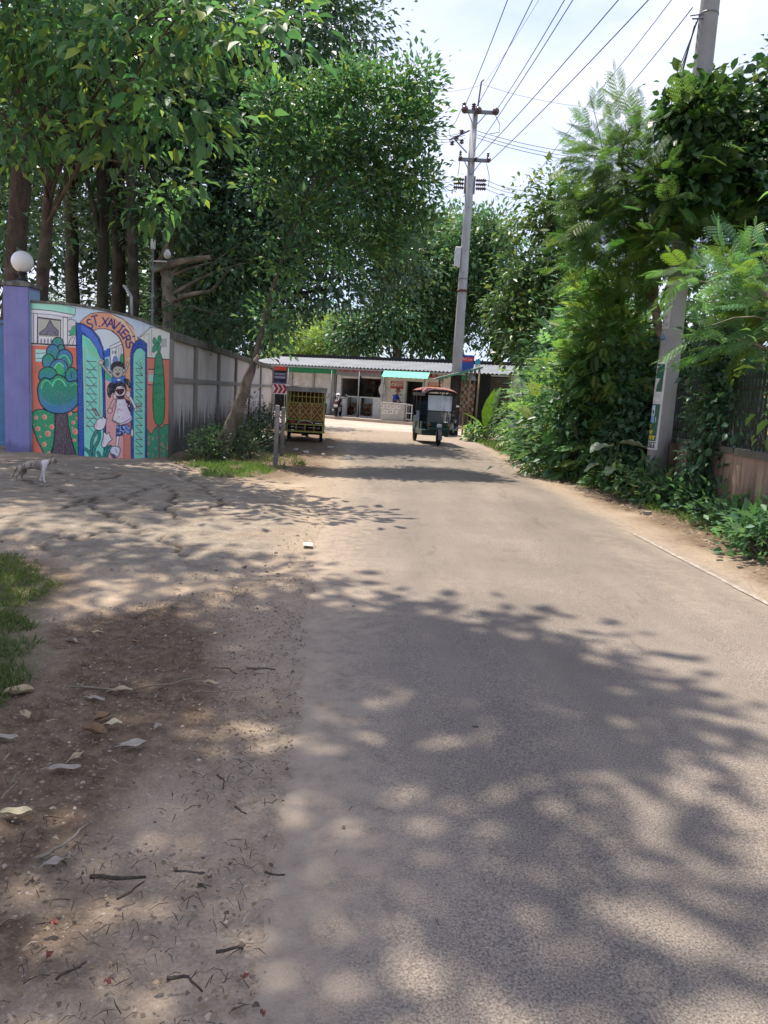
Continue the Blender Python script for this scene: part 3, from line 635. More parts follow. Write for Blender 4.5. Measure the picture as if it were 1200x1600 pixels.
wall_x, wall_y, wall_t = (lambda s: _interp(s, ft[:, 0])), (lambda s: _interp(s, ft[:, 1])), (lambda s: _interp(s, tp))
M_mural = colattr_mat('mural_paint', .7, .30, 2.2)
def stained(name, base, dark=.75, up=1.0, mold=(.035, .033, .03)):
    """weathered plaster: vertical water runs and black mould creeping up from the foot"""
    t = NT(name); v = t.pos(); n1 = t.noise(v, 2.0, 6, .65); n2 = t.noise(v, 34, 5, .7); run = t.noise(t.pos(False, (9, 9, .7)), 1.0, 5, .6)
    sep = t.n('ShaderNodeSeparateXYZ'); t.l(v, sep.inputs[0])
    low = t.math('SUBTRACT', 1.0, t.math('DIVIDE', sep.outputs['Z'], up), True)
    m = t.ramp(t.math('ADD', t.math('MULTIPLY', run, .85), t.math('MULTIPLY', low, .50)), .58, .74)
    c = t.mix(t.ramp(n1, .3, .7), tuple(x * .78 for x in base), base)
    c = t.mix(t.math('MULTIPLY', t.ramp(run, .5, .75), .35), c, tuple(x * .5 for x in base))
    c = t.mix(t.math('MULTIPLY', m, dark), c, mold)
    return t.done(t.bsdf(c, .9, .15, 0, n2, .5, .012))
M_plaster = stained('mouldy_plaster', (.62, .565, .52), .85, 1.3); M_post = stained('concrete_post', (.30, .275, .25), .5, 1.2); M_cope = stained('coping_concrete', (.25, .24, .21), .6, 6.0, (.06, .06, .045))
# the curved painted wall
mw = thing('painted_wall', "curved wall painted with a mural of a gate, trees and children reading ST. XAVIER'S", 'mural wall', (0, 0, 0)); mw['kind'] = 'thing'
nu, nv = 430, 440
Sg, Tg = np.meshgrid(np.linspace(0, WS[-1], nu + 1), np.linspace(0, 1, nv + 1)); s_, t_ = Sg.ravel(), Tg.ravel()
def wall_pt(s, t, off=0.0):
    e = .02; tx, ty = wall_x(s + e) - wall_x(s - e), wall_y(s + e) - wall_y(s - e); L = np.hypot(tx, ty) + 1e-9
    nx_, ny_ = ty / L, -tx / L
    z0 = -.08; return np.c_[wall_x(s) + nx_ * off, wall_y(s) + ny_ * off, z0 + (wall_t(s) - z0) * t]
Vm = wall_pt(s_, t_); upx, upy = project(Vm)
mc = .86 * np.clip(1.45 * mural.sample((upx - 40) * 1200 / 230, (upy - 460) * 1409 / 270), 0, 1) ** .95
mesh_np('mural_face', Vm, grid_faces(nu, nv), M_mural, mw, True, mc)
core = MB(); ss = np.linspace(0, WS[-1], 25); A, B = wall_pt(ss, ss * 0, -.004), wall_pt(ss, ss * 0, -.2); T_, T2 = wall_pt(ss, ss * 0 + 1, -.004), wall_pt(ss, ss * 0 + 1, -.2)
vs = [tuple(q) for r_ in zip(A, B, T2, T_) for q in r_]; fs = []
for i in range(24):
    for k in range(4): fs.append((i * 4 + k, i * 4 + (k + 1) % 4, i * 4 + 4 + (k + 1) % 4, i * 4 + 4 + k))
fs += [(0, 1, 2, 3), (99, 98, 97, 96)]
core.add(vs, fs).build('wall_core', M_plaster, mw)
cope = MB(); A, B = wall_pt(ss, ss * 0 + 1, .025), wall_pt(ss, ss * 0 + 1, -.225); vs = []
for a, b in zip(A, B): vs += [(a[0], a[1], a[2] + .003), (b[0], b[1], b[2] + .003), (b[0], b[1], b[2] + .05), (a[0], a[1], a[2] + .045)]
cope.add(vs, fs).build('coping', M_cope, mw)

# gate pillar with its globe lamp, and the edge of the blue gate beside it
gpx = G(27, 709); 
gate_p = thing('gate_pillar', 'lavender gate pillar with a pale blue side and pointed cap', 'pillar', gpx); gate_p['kind'] = 'thing'
ztop = P(30, 447, gpx.y).z; Wp = .46
M_lav = stained('lavender_paint', (.27, .27, .52), .35, .35); M_pale = stained('pale_blue_paint', (.34, .52, .70), .35, .35)
cy_ = .24; hh = ztop
MB().box((0, cy_, hh / 2), (Wp, .46, hh), None, 1, .012).build('shaft', M_lav, gate_p)
MB().box((Wp / 2 + .004, cy_, hh / 2 - .02), (.012, .4, hh - .06)).build('side_panel', M_pale, gate_p)
MB().box((0, cy_, hh + .03), (Wp + .05, .51, .055)).box((0, cy_, hh + .09), (Wp + .04, .5, .07), None, .25).build('cap', M_cope, gate_p)
lamp = thing('globe_lamp', 'white round globe lamp on top of the lavender gate pillar', 'lamp', (gpx.x + .02, gpx.y + cy_, ztop + .12))
MB().lathe([(.09, 0), (.095, .02), (.05, .05), (.05, .10), (.085, .13), (.085, .15)], n=16).build('lamp_base', plain('lamp_base_black', (.02, .02, .022), .5), lamp)
def globe_mat():
    t = NT('opal_globe'); q = t.bsdf((.80, .79, .76), .25, .5); q.inputs['Subsurface Weight'].default_value = .3; q.inputs['Subsurface Radius'].default_value = (.05, .05, .05); return t.done(q)
MB().lathe([(.19 * math.sin(math.pi * i / 16) + 1e-6, .15 + .185 - .19 * math.cos(math.pi * i / 16)) for i in range(17)], n=28).build('globe', globe_mat(), lamp)
M_blue = plain('blue_gate_paint', (.07, .20, .36), .4, .4, 0, .15, 5, .1, .3)
gt = thing('steel_gate', 'blue steel gate hung beside the lavender pillar', 'gate', (gpx.x - .28, gpx.y + .2, 0))
g1 = MB(); [g1.box((-1.2 + 1.2 * k, 0, 1.25), (.06, .06, 2.3)) for k in (-1, 1)]; g1.box((-1.2, 0, .14), (2.34, .05, .06)); g1.box((-1.2, 0, 2.37), (2.34, .05, .06)); g1.build('gate_frame', M_blue, gt)
for k in range(9): MB().box((-2.26 + .265 * k, .02, 1.25), (.24, .012, 2.14)).build('gate_sheet', M_blue, gt)
for zz in (.5, 1.9): MB().tube([(.02, -.03, zz - .07), (.02, -.03, zz + .07)], .03, 10).build('hinge', plain('hinge_grey', (.25, .26, .28), .5), gt)

# grey boundary wall running away along the road
W0, W1 = Vector(G(262, 715)), Vector(G(424, 654)); wd = (W1 - W0); WL = wd.length; wd.normalize(); wnrm = Vector((wd.y, -wd.x, 0))
def wall_at(px):                             # distance along the wall where that column meets it
    d = ray(px, 600); a = Matrix(((wd.x, -d.x), (wd.y, -d.y))); q = a.inverted() @ Vector((-W0.x, -W0.y)); return q.x
bw = thing('boundary_wall', 'long grey plastered wall with concrete posts and black mould stains', 'wall'); bw['kind'] = 'thing'
posts = [0.12] + [wall_at(x) for x in (305, 341, 368, 390, 407)] + [WL - .1]
Hw = 2.42
rz = math.atan2(wd.y, wd.x); RM = Matrix.Rotation(rz, 3, 'Z')
def wbox(mb, s0, s1, z0, z1, off0, off1): c = W0 + wd * ((s0 + s1) / 2) + wnrm * ((off0 + off1) / 2); return mb.box((c.x, c.y, (z0 + z1) / 2), (abs(s1 - s0), abs(off1 - off0), z1 - z0), RM)
for i, (a, b) in enumerate(zip(posts[:-1], posts[1:])):
    wbox(MB(), a + .11, b - .11, -.1, 1.47, -.14, -.02).build('panel', M_plaster, bw)
    wbox(MB(), a + .11, b - .11, 1.56, Hw - .12, -.14, -.025).build('panel', M_plaster, bw)
    wbox(MB(), a + .11, b - .11, 1.465, 1.565, -.17, .025).build('rail', M_post, bw)
    wbox(MB(), a - .02, b + .02, Hw - .13, Hw + .03, -.2, .05).build('coping', M_cope, bw)
for s in posts: wbox(MB(), s - .11, s + .11, -.1, Hw - .133, -.19, .04).build('post', M_post, bw)
# angled steel bracket on the wall top
br = thing('wire_bracket', 'bent steel bracket standing on the painted wall behind the arch', 'bracket', (0, 0, 0))
b0 = P(206, 497, 14.35); b1 = P(205, 462, 14.35); b2 = P(193, 446, 14.4)
MB().tube([b0, b1], .026, 8).build('upright', plain('bracket_grey', (.32, .33, .32), .6), br); MB().tube([b1, b2], .024, 8).build('bent_arm', plain('bracket_grey', (.32, .33, .32)), br)

# ================================================================ ROW OF SHOPS ACROSS THE JUNCTION
FO, FE = P(500, 613, 44.0), P(700, 613, 40.5); fu_d = Vector((FE.x - FO.x, FE.y - FO.y, 0)).normalized(); FANG = math.atan2(fu_d.y, fu_d.x)
fn_d = Vector((-fu_d.y, fu_d.x, 0))           # into the building
def fu(px, py, v=0.0):
    d = ray(px, py); o = FO + fn_d * v; a = Matrix(((fu_d.x, -d.x), (fu_d.y, -d.y))); q = a.inverted() @ Vector((-o.x, -o.y)); return q.x, EYE + d.z * q.y
U = lambda px, v=0.0: fu(px, 615, v)[0]
Z = lambda px, py, v=0.0: fu(px, py, v)[1]
M_white = plain('white_painted_metal', (.62, .62, .60), .45, .4, 0, .1, 4, .1, .25); M_beige = plain('beige_wall', (.66, .62, .55), .85, .2, 0, .12, 2.5, .3, .3)
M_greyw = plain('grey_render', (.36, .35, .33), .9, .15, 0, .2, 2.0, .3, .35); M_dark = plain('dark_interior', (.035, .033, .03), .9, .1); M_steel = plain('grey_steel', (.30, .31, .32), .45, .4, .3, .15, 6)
M_tin = plain('tin_roof', (.27, .28, .285), .5, .4, .2, .14, 1.4, .1, .35); M_green = plain('green_fascia', (.025, .26, .12), .5, .3); M_redf = plain('red_fascia', (.55, .07, .06), .5, .3, 0, .2, 3, .1, .3)
M_teal = plain('turquoise_awning', (.14, .62, .42), .55, .3, 0, .06, 3); M_dred = plain('dark_red_board', (.24, .035, .03), .5); M_navy = plain('navy_board', (.02, .022, .09), .5, .3); M_slate = plain('slate_board', (.26, .28, .31), .5)
M_red = plain('red_print', (.60, .03, .04), .5); M_wprint = plain('white_print', (.75, .74, .72), .6); M_black = plain('black_rubber', (.018, .018, .019), .7, .25); M_yel = plain('yellow_print', (.75, .52, .05), .5)
M_glass = None
def glass_mat():
    t = NT('shop_glass'); g = t.n('ShaderNodeBsdfGlossy'); g.inputs['Roughness'].default_value = .04; tr = t.n('ShaderNodeBsdfTransparent'); tr.inputs['Color'].default_value = (.82, .86, .86, 1)
    m = t.n('ShaderNodeMixShader'); fr = t.n('ShaderNodeFresnel', IOR=1.45); t.l(fr.outputs[0], m.inputs[0]); t.l(tr.outputs[0], m.inputs[1]); t.l(g.outputs[0], m.inputs[2]); return t.done(m.outputs[0])
M_glass = glass_mat()
SR = thing('shop_building', 'single storey row of roadside shops under a corrugated tin roof', 'building', (FO.x, FO.y, 0), FANG)
uL, uR = U(395), U(800); eave = Z(560, 575.0, -1.0); PL = .13
bx = lambda mb, u0, u1, v0, v1, z0, z1: mb.box(((u0 + u1) / 2, (v0 + v1) / 2, (z0 + z1) / 2), (u1 - u0, v1 - v0, z1 - z0))
bx(MB(), uL - .5, uR + .5, -1.7, 3.4, -.2, PL).build('plinth', dirt_mat('plinth_concrete', (.38, .31, .26), (.5, .42, .36), 2.0), SR)
bx(MB(), uL, uR, 3.2, 3.4, PL, eave + .4).build('wall', M_greyw, SR)
for px in (400, 448, 521, 600, 661, 714, 798): bx(MB(), U(px) - .07, U(px) + .07, .06, 3.2, PL, eave - .02).build('wall', M_greyw, SR)
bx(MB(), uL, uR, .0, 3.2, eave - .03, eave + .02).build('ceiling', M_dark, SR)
# corrugated roof
def corr(u, v): 
    uu = uL - .4 + (uR - uL + .8) * u; return (uu, -.68 + 4.2 * v, eave + .03 + .62 * v + .03 * math.sin(uu * 2 * math.pi / .22))
MB().sheet(corr, 900, 1, True).build('roof', M_tin, SR); bx(MB(), uL - .4, uR + .4, 3.42, 3.56, eave + .5, eave + .84).build('roof_ridge', M_black, SR)
bx(MB(), uL - .3, uR + .3, -.64, -.58, eave - .10, eave - .02).build('eave_beam', M_steel, SR)
for px in (449.5, 517, 560, 598, 662): MB().tube([(U(px, -.61), -.61, PL), (U(px, -.61), -.61, eave - .05)], .035, 8).build('eave_post', M_steel, SR)
# fascia boards
def board(px0, px1, py0, py1, mat, v=-.02, name='fascia_board', d=.03):
    pm = (px0 + px1) / 2; return bx(MB(), U(px0), U(px1), v, v + d, Z(pm, py1), Z(pm, py0)).build(name, mat, SR)
board(424, 446.5, 570, 578.5, M_redf); board(448, 516, 572, 582.5, M_green); board(518, 523, 573, 584, M_green)
b = board(524, 594, 576, 587.5, M_slate); MT = lambda px, py, v: Matrix.Translation((U(px), v, Z(px, py))) @ Matrix.Rotation(math.pi / 2, 4, 'X')
lettering('lettering', 'মেসার্স জেনারেল স্টোর', .26, MT(558, 580, -.03), M_red, b, .004, U(590) - U(528))
b = board(666, 698, 582, 590.5, M_dred); lettering('lettering', 'হোটেল', .24, MT(684, 586.5, -.03), M_wprint, b, .004)
board(714, 731, 586, 593, M_green); board(731, 760, 587, 594, M_redf)
# turquoise cloth awning over the third shop
za, zb = Z(630, 578.5, -1), Z(630, 588.5, -1)
MB().sheet(lambda u, v: (U(594, -1) + (U(666, -1) - U(594, -1)) * u, -.70 - .28 * v, za - .05 + (zb - za) * v + .012 * math.sin(u * 60) * v), 60, 4).build('awning', M_teal, SR)
# roller shutters
for p0, p1 in ((455, 486), (489, 516.5)):
    u0, u1, zt = U(p0), U(p1), Z((p0 + p1) / 2, 583)
    sh = MB().sheet(lambda u, v: (u0 + (u1 - u0) * u, .10 + .016 * abs(math.sin(v * 30 * math.pi)), PL + .05 + (zt - PL - .05) * v), 1, 240, False).build('roller_shutter', plain('shutter_grey', (.60, .58, .54), .5, .35, .05, .1, 3, .1, .35), SR)
    bx(MB(), u0, u1, .05, .13, PL + .002, PL + .08).build('bottom_bar', M_steel, sh); bx(MB(), u0 - .05, u1 + .05, .02, .3, zt, zt + .22).build('shutter_box', M_greyw, sh)
bx(MB(), U(486), U(489), .03, .2, PL, eave - .3).build('pier', M_greyw, SR); bx(MB(), U(448), U(455), .03, .2, PL, eave - .3).build('pier', M_greyw, SR); bx(MB(), U(525), U(531.5), .03, .2, PL, eave - .35).build('pier', M_white, SR); bx(MB(), U(517.5), U(521), .0, .15, PL, eave - .3).build('pier', M_greyw, SR)
# second shop: shutters rolled up, glass display cases, shelves of goods
for p0, p1 in ((531, 558), (562, 594)):
    zt = Z((p0 + p1) / 2, 587); MB().tube([(U(p0), .14, zt - .05), (U(p1), .14, zt - .05)], .10, 12).build('rolled_shutter', M_white, SR)
bx(MB(), U(594), U(603), .03, .18, PL, eave - .3).build('pier', M_beige, SR)
rg = np.random.default_rng(11)
for k in range(5):
    zs = PL + .55 + .42 * k; sf = bx(MB(), U(533) + .1, U(598) - .1, 2.75, 3.15, zs, zs + .03).build('shelf', plain('shelf_wood', (.13, .09, .06), .7), SR)
    for cidx, col in enumerate(((.35, .06, .05), (.42, .36, .10), (.10, .22, .36), (.45, .43, .40))):
        gd = MB(); x = U(533) + .15 + .09 * cidx
        while x < U(598) - .3:
            w, h = rg.uniform(.08, .2), rg.uniform(.12, .33)
            bx(gd, x, x + w, 2.8, 3.0, zs + .032, zs + .032 + h); x += w + rg.uniform(.25, .7)
        g_ = gd.build('goods', plain('goods_%d' % cidx, col, .5, .3, 0, .3, 12), sf); g_['kind'] = 'stuff'
for p0, p1 in ((541, 558.5), (561.5, 583)):
    u0, u1 = U(p0), U(p1); h = Z(562, 619.5) - PL
    cs = bx(MB(), u0 + .03, u1 - .03, .55, .6, PL, PL + h).build('display_case', M_white, SR)
    f_ = MB()
    for x in (u0, u1 - .04): bx(f_, x, x + .04, .1, .14, PL, PL + h)
    for z in (PL, PL + h - .06): bx(f_, u0 + .042, u1 - .042, .1, .14, z, z + .06)
    f_.build('case_frame', M_white, cs); bx(MB(), u0 + .042, u1 - .042, .115, .122, PL + .065, PL + h - .065).build('pane', M_glass, cs)
    for k in range(3):
        bx(MB(), u0 + .045, u1 - .045, .16, .54, PL + .06 + .27 * k, PL + .075 + .27 * k).build('case_shelf', M_white, cs)
        for cidx, col in enumerate(((.5, .05, .05), (.6, .45, .08), (.5, .5, .48), (.1, .25, .3))):
            gd = MB()
            for q in range(4):
                x = u0 + .07 + rg.uniform(0, 1) * (u1 - u0 - .3); w = rg.uniform(.05, .14); bx(gd, x, x + w, .2 + .08 * cidx, .26 + .08 * cidx, PL + .077 + .27 * k, PL + .077 + .27 * k + rg.uniform(.06, .17))
            g_ = gd.build('goods', plain('wares_%d' % cidx, col, .5, .3, 0, .3, 12), cs); g_['kind'] = 'stuff'
bx(MB(), U(532), U(540.5), .08, .5, PL, Z(536, 620)).build('counter_panel', M_white, SR); bx(MB(), U(583.5), U(597), .08, .5, PL, Z(590, 621)).build('counter_panel', M_white, SR)
MB().sheet(lambda u, v: (U(595) + .25 * u + .06 * math.sin(9 * v + 3 * u), -.12 + .07 * math.sin(6 * u + 7 * v), Z(597, 590) - 1.15 * v), 10, 16).build('hanging_cloth', plain('white_plastic', (.6, .6, .58), .4, .4), SR)
# third shop: wall with price posters, dark doorway
bx(MB(), U(603), U(631), .05, .2, PL, eave - .2).build('wall', M_beige, SR); bx(MB(), U(661), U(713), .05, .2, PL, eave - .2).build('wall', M_beige, SR); bx(MB(), U(631), U(661), .05, .2, Z(646, 596), eave - .2).build('wall', M_beige, SR)
bx(MB(), U(629.5), U(633), .02, .22, PL, Z(631, 596)).build('door_frame', M_white, SR); bx(MB(), U(659), U(662), .02, .22, PL, Z(660, 597)).build('door_frame', M_white, SR)
M_print = colattr_mat('printed_paper', .5, .2, 4.0)
def poster(px0, px1, py0, py1, cv, parent=SR, v=.04, nu=40, nv=40):
    pm = (px0 + px1) / 2; z0, z1 = Z(pm, py0), Z(pm, py1); u0, u1 = U(px0), U(px1)
    return painted('poster', cv, nu, nv, lambda a, b: np.c_[u0 + (u1 - u0) * a, np.full(a.shape, v), z0 + (z1 - z0) * b], M_print, parent)
cv = Canvas(160, 100, (150, 38, 34), 1.0); cv.poly([(10, 32), (60, 32), (60, 66), (10, 66)], (222, 214, 190)); cv.ell(35, 50, 16, 8, (60, 50, 46))
for x in range(66, 150, 14): cv.stroke([(x, 34), (x, 68)], 5, (236, 228, 214)); cv.stroke([(x, 36), (x + 9, 36)], 4, (236, 228, 214))
for x in range(18, 150, 13): cv.stroke([(x, 8), (x + 8, 8), (x + 6, 24), (x + 2, 24)], 4, (236, 206, 196))
cv.poly([(0, 78), (160, 78), (160, 100), (0, 100)], (186, 60, 52)); poster(609, 630, 595.5, 607.5, cv)
cv = Canvas(160, 90, (176, 40, 30), 1.0); cv.poly([(0, 45), (160, 45), (160, 90), (0, 90)], (70, 84, 40)); cv.poly([(8, 48), (150, 48), (150, 66), (8, 66)], (214, 186, 60))
for x in range(12, 150, 15): cv.stroke([(x, 12), (x + 10, 12), (x + 8, 34), (x, 32)], 5, (240, 226, 216))
poster(667, 690, 598, 609, cv)
rr = np.random.default_rng(3)
for k, (px, py) in enumerate(((618, 611), (624, 611), (618, 617), (625, 617), (624, 623), (625, 629), (614, 618))):
    cv = Canvas(60, 40, (206, 204, 196)); cv.ell(30, 20, 20, 11, (96, 92, 86)); poster(px - 2.4, px + 2.4, py - 2, py + 2, cv, SR, .043, 8, 6)
# the papered counter before the third shop, and a small glazed stand beside it
ct = thing('shop_counter', 'grey shop counter with white paper notices pasted on its front', 'counter', (FO.x, FO.y, 0), FANG)
VC = -1.45; u0, u1, zc = U(597, VC), U(633, VC), Z(616, 629.5, VC)
bx(MB(), u0, u1, VC, VC + .5, PL, zc - .045).build('body', plain('counter_grey', (.40, .39, .37), .7, .2, 0, .12, 2, .1, .3), ct); bx(MB(), u0 - .03, u1 + .03, VC - .03, VC + .53, zc - .043, zc).build('top', M_white, ct)
for k in range(11):
    x, z = u0 + .12 + (k % 6) * (u1 - u0 - .3) / 5.6 + rr.uniform(-.05, .05), zc - .2 - .26 * (k // 6) + rr.uniform(-.04, .04); w, h = rr.uniform(.15, .22), rr.uniform(.16, .24)
    cv = Canvas(40, 50, (216, 214, 208)); [cv.stroke([(5, 8 + 7 * q), (5 + rr.uniform(12, 30), 8 + 7 * q)], 2.5, (70, 70, 76)) for q in range(5)]; cv.ell(rr.uniform(12, 28), rr.uniform(15, 35), 7, 6, (110, 110, 112))
    painted('notice', cv, 10, 10, lambda a, b: np.c_[x + w * (a - .5), np.full(a.shape, VC - .004 - .001 * k), z - h * (b - .5)], M_print, ct)
st = thing('glazed_stand', 'small white framed stand beside the papered counter', 'stand', (FO.x, FO.y, 0), FANG)
u0, u1, z1 = U(636, -1.3), U(645.5, -1.3), Z(640, 632, -1.3); f_ = MB()
for x in (u0, u1 - .04): bx(f_, x, x + .04, -1.3, -1.26, PL, z1); bx(f_, x, x + .04, -1.0, -.96, PL, z1)
for z in (PL + .1, PL + .42, z1 - .05): bx(f_, u0 + .042, u1 - .042, -1.3, -1.26, z, z + .045)
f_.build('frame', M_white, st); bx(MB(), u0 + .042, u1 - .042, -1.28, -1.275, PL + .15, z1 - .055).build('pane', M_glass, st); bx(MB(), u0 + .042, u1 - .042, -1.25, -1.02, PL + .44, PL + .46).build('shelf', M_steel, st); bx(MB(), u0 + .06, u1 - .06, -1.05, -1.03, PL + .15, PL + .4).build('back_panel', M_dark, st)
# signs before the first shop
def sign(name, label, cat, px0, px1, py0, py1, Yd, cv, nu, nv, posts=True):
    a, b_ = P(px0, py1, Yd), P(px1, py0, Yd); w, h = b_.x - a.x, b_.z - a.z
    t = thing(name, label, cat, (a.x, Yd, 0))
    MB().box((w / 2, .02, a.z + h / 2), (w, .03, h)).build('board', M_white, t); painted('face', cv, nu, nv, lambda u, v: np.c_[w * u, np.full(u.shape, -.001), b_.z - h * v], M_print, t)
    if posts:
        for x in (.06, w - .06): MB().tube([(x, .06, -.05), (x, .06, b_.z)], .022, 8).build('post', M_steel, t)
    return t, a, b_, w, h
cv = Canvas(240, 150, (30, 30, 72)); 
for y, n in ((36, 11), (76, 12)):
    cv.stroke([(18, y - 14), (225, y - 14)], 5, (190, 190, 214))
    for k in range(n): x = 24 + k * 200 / n; cv.stroke([(x, y - 14), (x, y + 8)], 5, (190, 190, 214)); cv.stroke([(x, y - 4), (x + 9, y - 8), (x + 8, y + 6)], 4, (180, 180, 206))
cv.stroke([(20, 112), (110, 112)], 4, (120, 124, 160)); cv.stroke([(20, 132), (222, 136)], 6, (150, 156, 200))
sign('notice_board', 'navy blue board with two rows of white lettering beside the wall end', 'sign', 427, 448, 581, 599.5, 35.9, cv, 60, 40)
cv = Canvas(250, 120, (222, 220, 228))
for k in range(3): x = 8 + 66 * k; cv.poly([(x, 6), (x + 44, 6), (x + 84, 58), (x + 44, 112), (x, 112), (x + 40, 58)], (160, 22, 52))
sign('chevron_sign', 'white traffic sign with three red chevrons under the navy board', 'sign', 425.5, 452, 600.5, 615, 35.8, cv, 60, 30, True)
# blue hoarding
cv = Canvas(260, 250, (26, 74, 176)); cv.poly([(50, 40), (240, 34), (246, 70), (215, 92), (60, 98), (44, 74)], (206, 30, 44), None, 0, True)
o_, a, b_, w, h = sign('blue_hoarding', 'bright blue hoarding with red brush lettering rising behind the stall', 'hoarding', 716, 741.5, 555.5, 580, 37.0, cv, 60, 60)
lettering('lettering', 'Red Cow', .2, Matrix.Translation((w * .56, -.008, b_.z - h * .24)) @ Matrix.Rotation(math.pi / 2, 4, 'X') @ Matrix.Shear('XY', 4, (.25, 0)), plain('pink_print', (.85, .55, .58)), o_, .003, w * .66)
cv = Canvas(100, 100, (60, 160, 200)); cv.poly([(0, 60), (100, 40), (100, 100), (0, 100)], (215, 220, 220)); sign('pale_banner', 'pale blue and white banner beside the blue hoarding', 'banner', 742, 751, 562, 578, 37.3, cv, 10, 10)

# roadside stall under a sloping tin sheet
kr = thing('roadside_stall', 'small stall with sloping tin roof and strings of snack packets', 'stall', (0, 0, 0))
a, b_ = P(681, 590.5, 30.6), P(753, 573, 31.0)
MB().sheet(lambda u, v: Vector((a.x + (b_.x - a.x) * u, a.y + 1.9 * v, a.z + (b_.z - a.z) * u + .012 * math.sin(v * 80))), 8, 80).build('roof', M_tin, kr)
MB().sheet(lambda u, v: Vector((a.x + (b_.x - a.x) * u, a.y - .01, a.z - .07 * v + (b_.z - a.z) * u - .012)), 1, 1).build('roof_edge', plain('green_edge', (.08, .3, .18), .5), kr)
M_bamboo = plain('bamboo', (.26, .2, .12), .7, .2, 0, .25, 8, .3)
for px in (691, 734.5, 748):
    for dy in (.08, 1.75): q = P(px, 600, a.y + dy); q0 = P(px, 600, a.y); zt = a.z + (b_.z - a.z) * (q0.x - a.x) / (b_.x - a.x) - .03; MB().tube([(q0.x, a.y + dy, -.05), (q0.x, a.y + dy, zt)], .04, 8).build('post', M_bamboo, kr)
c0, c1 = P(712, 640, 31.3), P(738, 640, 31.3)
MB().box(((c0.x + c1.x) / 2, 31.5, .42), (c1.x - c0.x, .5, .05)).build('bench_top', M_bamboo, kr)
for x in (c0.x + .05, c1.x - .05): MB().box((x, 31.5, .19), (.06, .4, .4)).build('bench_leg', M_bamboo, kr)
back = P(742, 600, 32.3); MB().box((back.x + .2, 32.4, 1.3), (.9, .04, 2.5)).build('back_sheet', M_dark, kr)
rr = np.random.default_rng(8)
for k, px in enumerate((724, 728, 731, 738, 741)):
    top = P(px, 600, 31.05)
    for j in range(9):
        sk = MB().box((0, 0, 0), (.10, .02, .12)).build('snack_packet', plain('packet_%d' % ((k + j) % 4), ((.34, .12, .06), (.40, .30, .16), (.16, .10, .06), (.45, .38, .3))[(k + j) % 4], .35, .5), kr)
        sk.location = (top.x + rr.uniform(-.02, .02), top.y + .02 * j, top.z - .06 - .135 * j); sk.rotation_euler = (0, rr.uniform(-.2, .2), rr.uniform(-.6, .6))
lampq = P(737, 591, 30.9); MB().lathe([(.03, .2), (.17, -.0), (.19, -.06), (.15, -.09)], lampq, 14).build('lantern', plain('lantern_grey', (.35, .36, .37), .35, .5), kr)

# ================================================================ VEHICLES (local frame: forward is -Y, z up)
def wheel(parent, c, r, w, name='wheel', axis='x', hub=(.45, .45, .46)):
    t = w / 2; wh = MB().lathe([(r * .60, -t * .8), (r * .9, -t), (r, -t * .55), (r, t * .55), (r * .9, t), (r * .60, t * .8), (r * .60, -t * .8)], c, 26, axis).build(name, M_black, parent)
    MB().lathe([(.02, -t * .7), (r * .2, -t * .75), (r * .2, -t * .25), (r * .5, -t * .2), (r * .595, -t * .75), (r * .595, t * .75), (r * .5, t * .2), (r * .2, t * .25), (r * .2, t * .75), (.02, t * .7)], c, 20, axis).build('rim', plain('rim_grey', hub, .4, .5, .5, .1, 8), wh)
    return wh
def plastic_mat(name, col, tr, rough):
    t = NT(name); v = t.pos(True); n = t.noise(v, 4, 6, .6); g = t.bsdf(t.mix(t.ramp(n, .35, .65), tuple(x * .7 for x in col), col), rough, .6, 0, t.noise(v, 5, 4), .5, .05); tp = t.n('ShaderNodeBsdfTransparent'); tp.inputs['Color'].default_value = (.8, .82, .84, 1)
    m = t.n('ShaderNodeMixShader'); t.l(t.math('ADD', t.math('MULTIPLY', n, .35), tr - .17, True), m.inputs[0]); t.l(g.outputs[0], m.inputs[1]); t.l(tp.outputs[0], m.inputs[2]); return t.done(m.outputs[0])
M_rgreen = plain('rickshaw_green', (.012, .06, .05), .4, .45, 0, .2, 5, .1, .35, (.08, .07, .06)); M_vinyl = plain('black_vinyl', (.02, .02, .022), .5, .35, 0, .25, 9, .2); M_canopy = plain('faded_red_canopy', (.34, .13, .12), .75, .2, 0, .25, 3.5, .3, .7, (.12, .085, .08)); M_blues = plain('blue_seat', (.02, .07, .12), .5, .4)
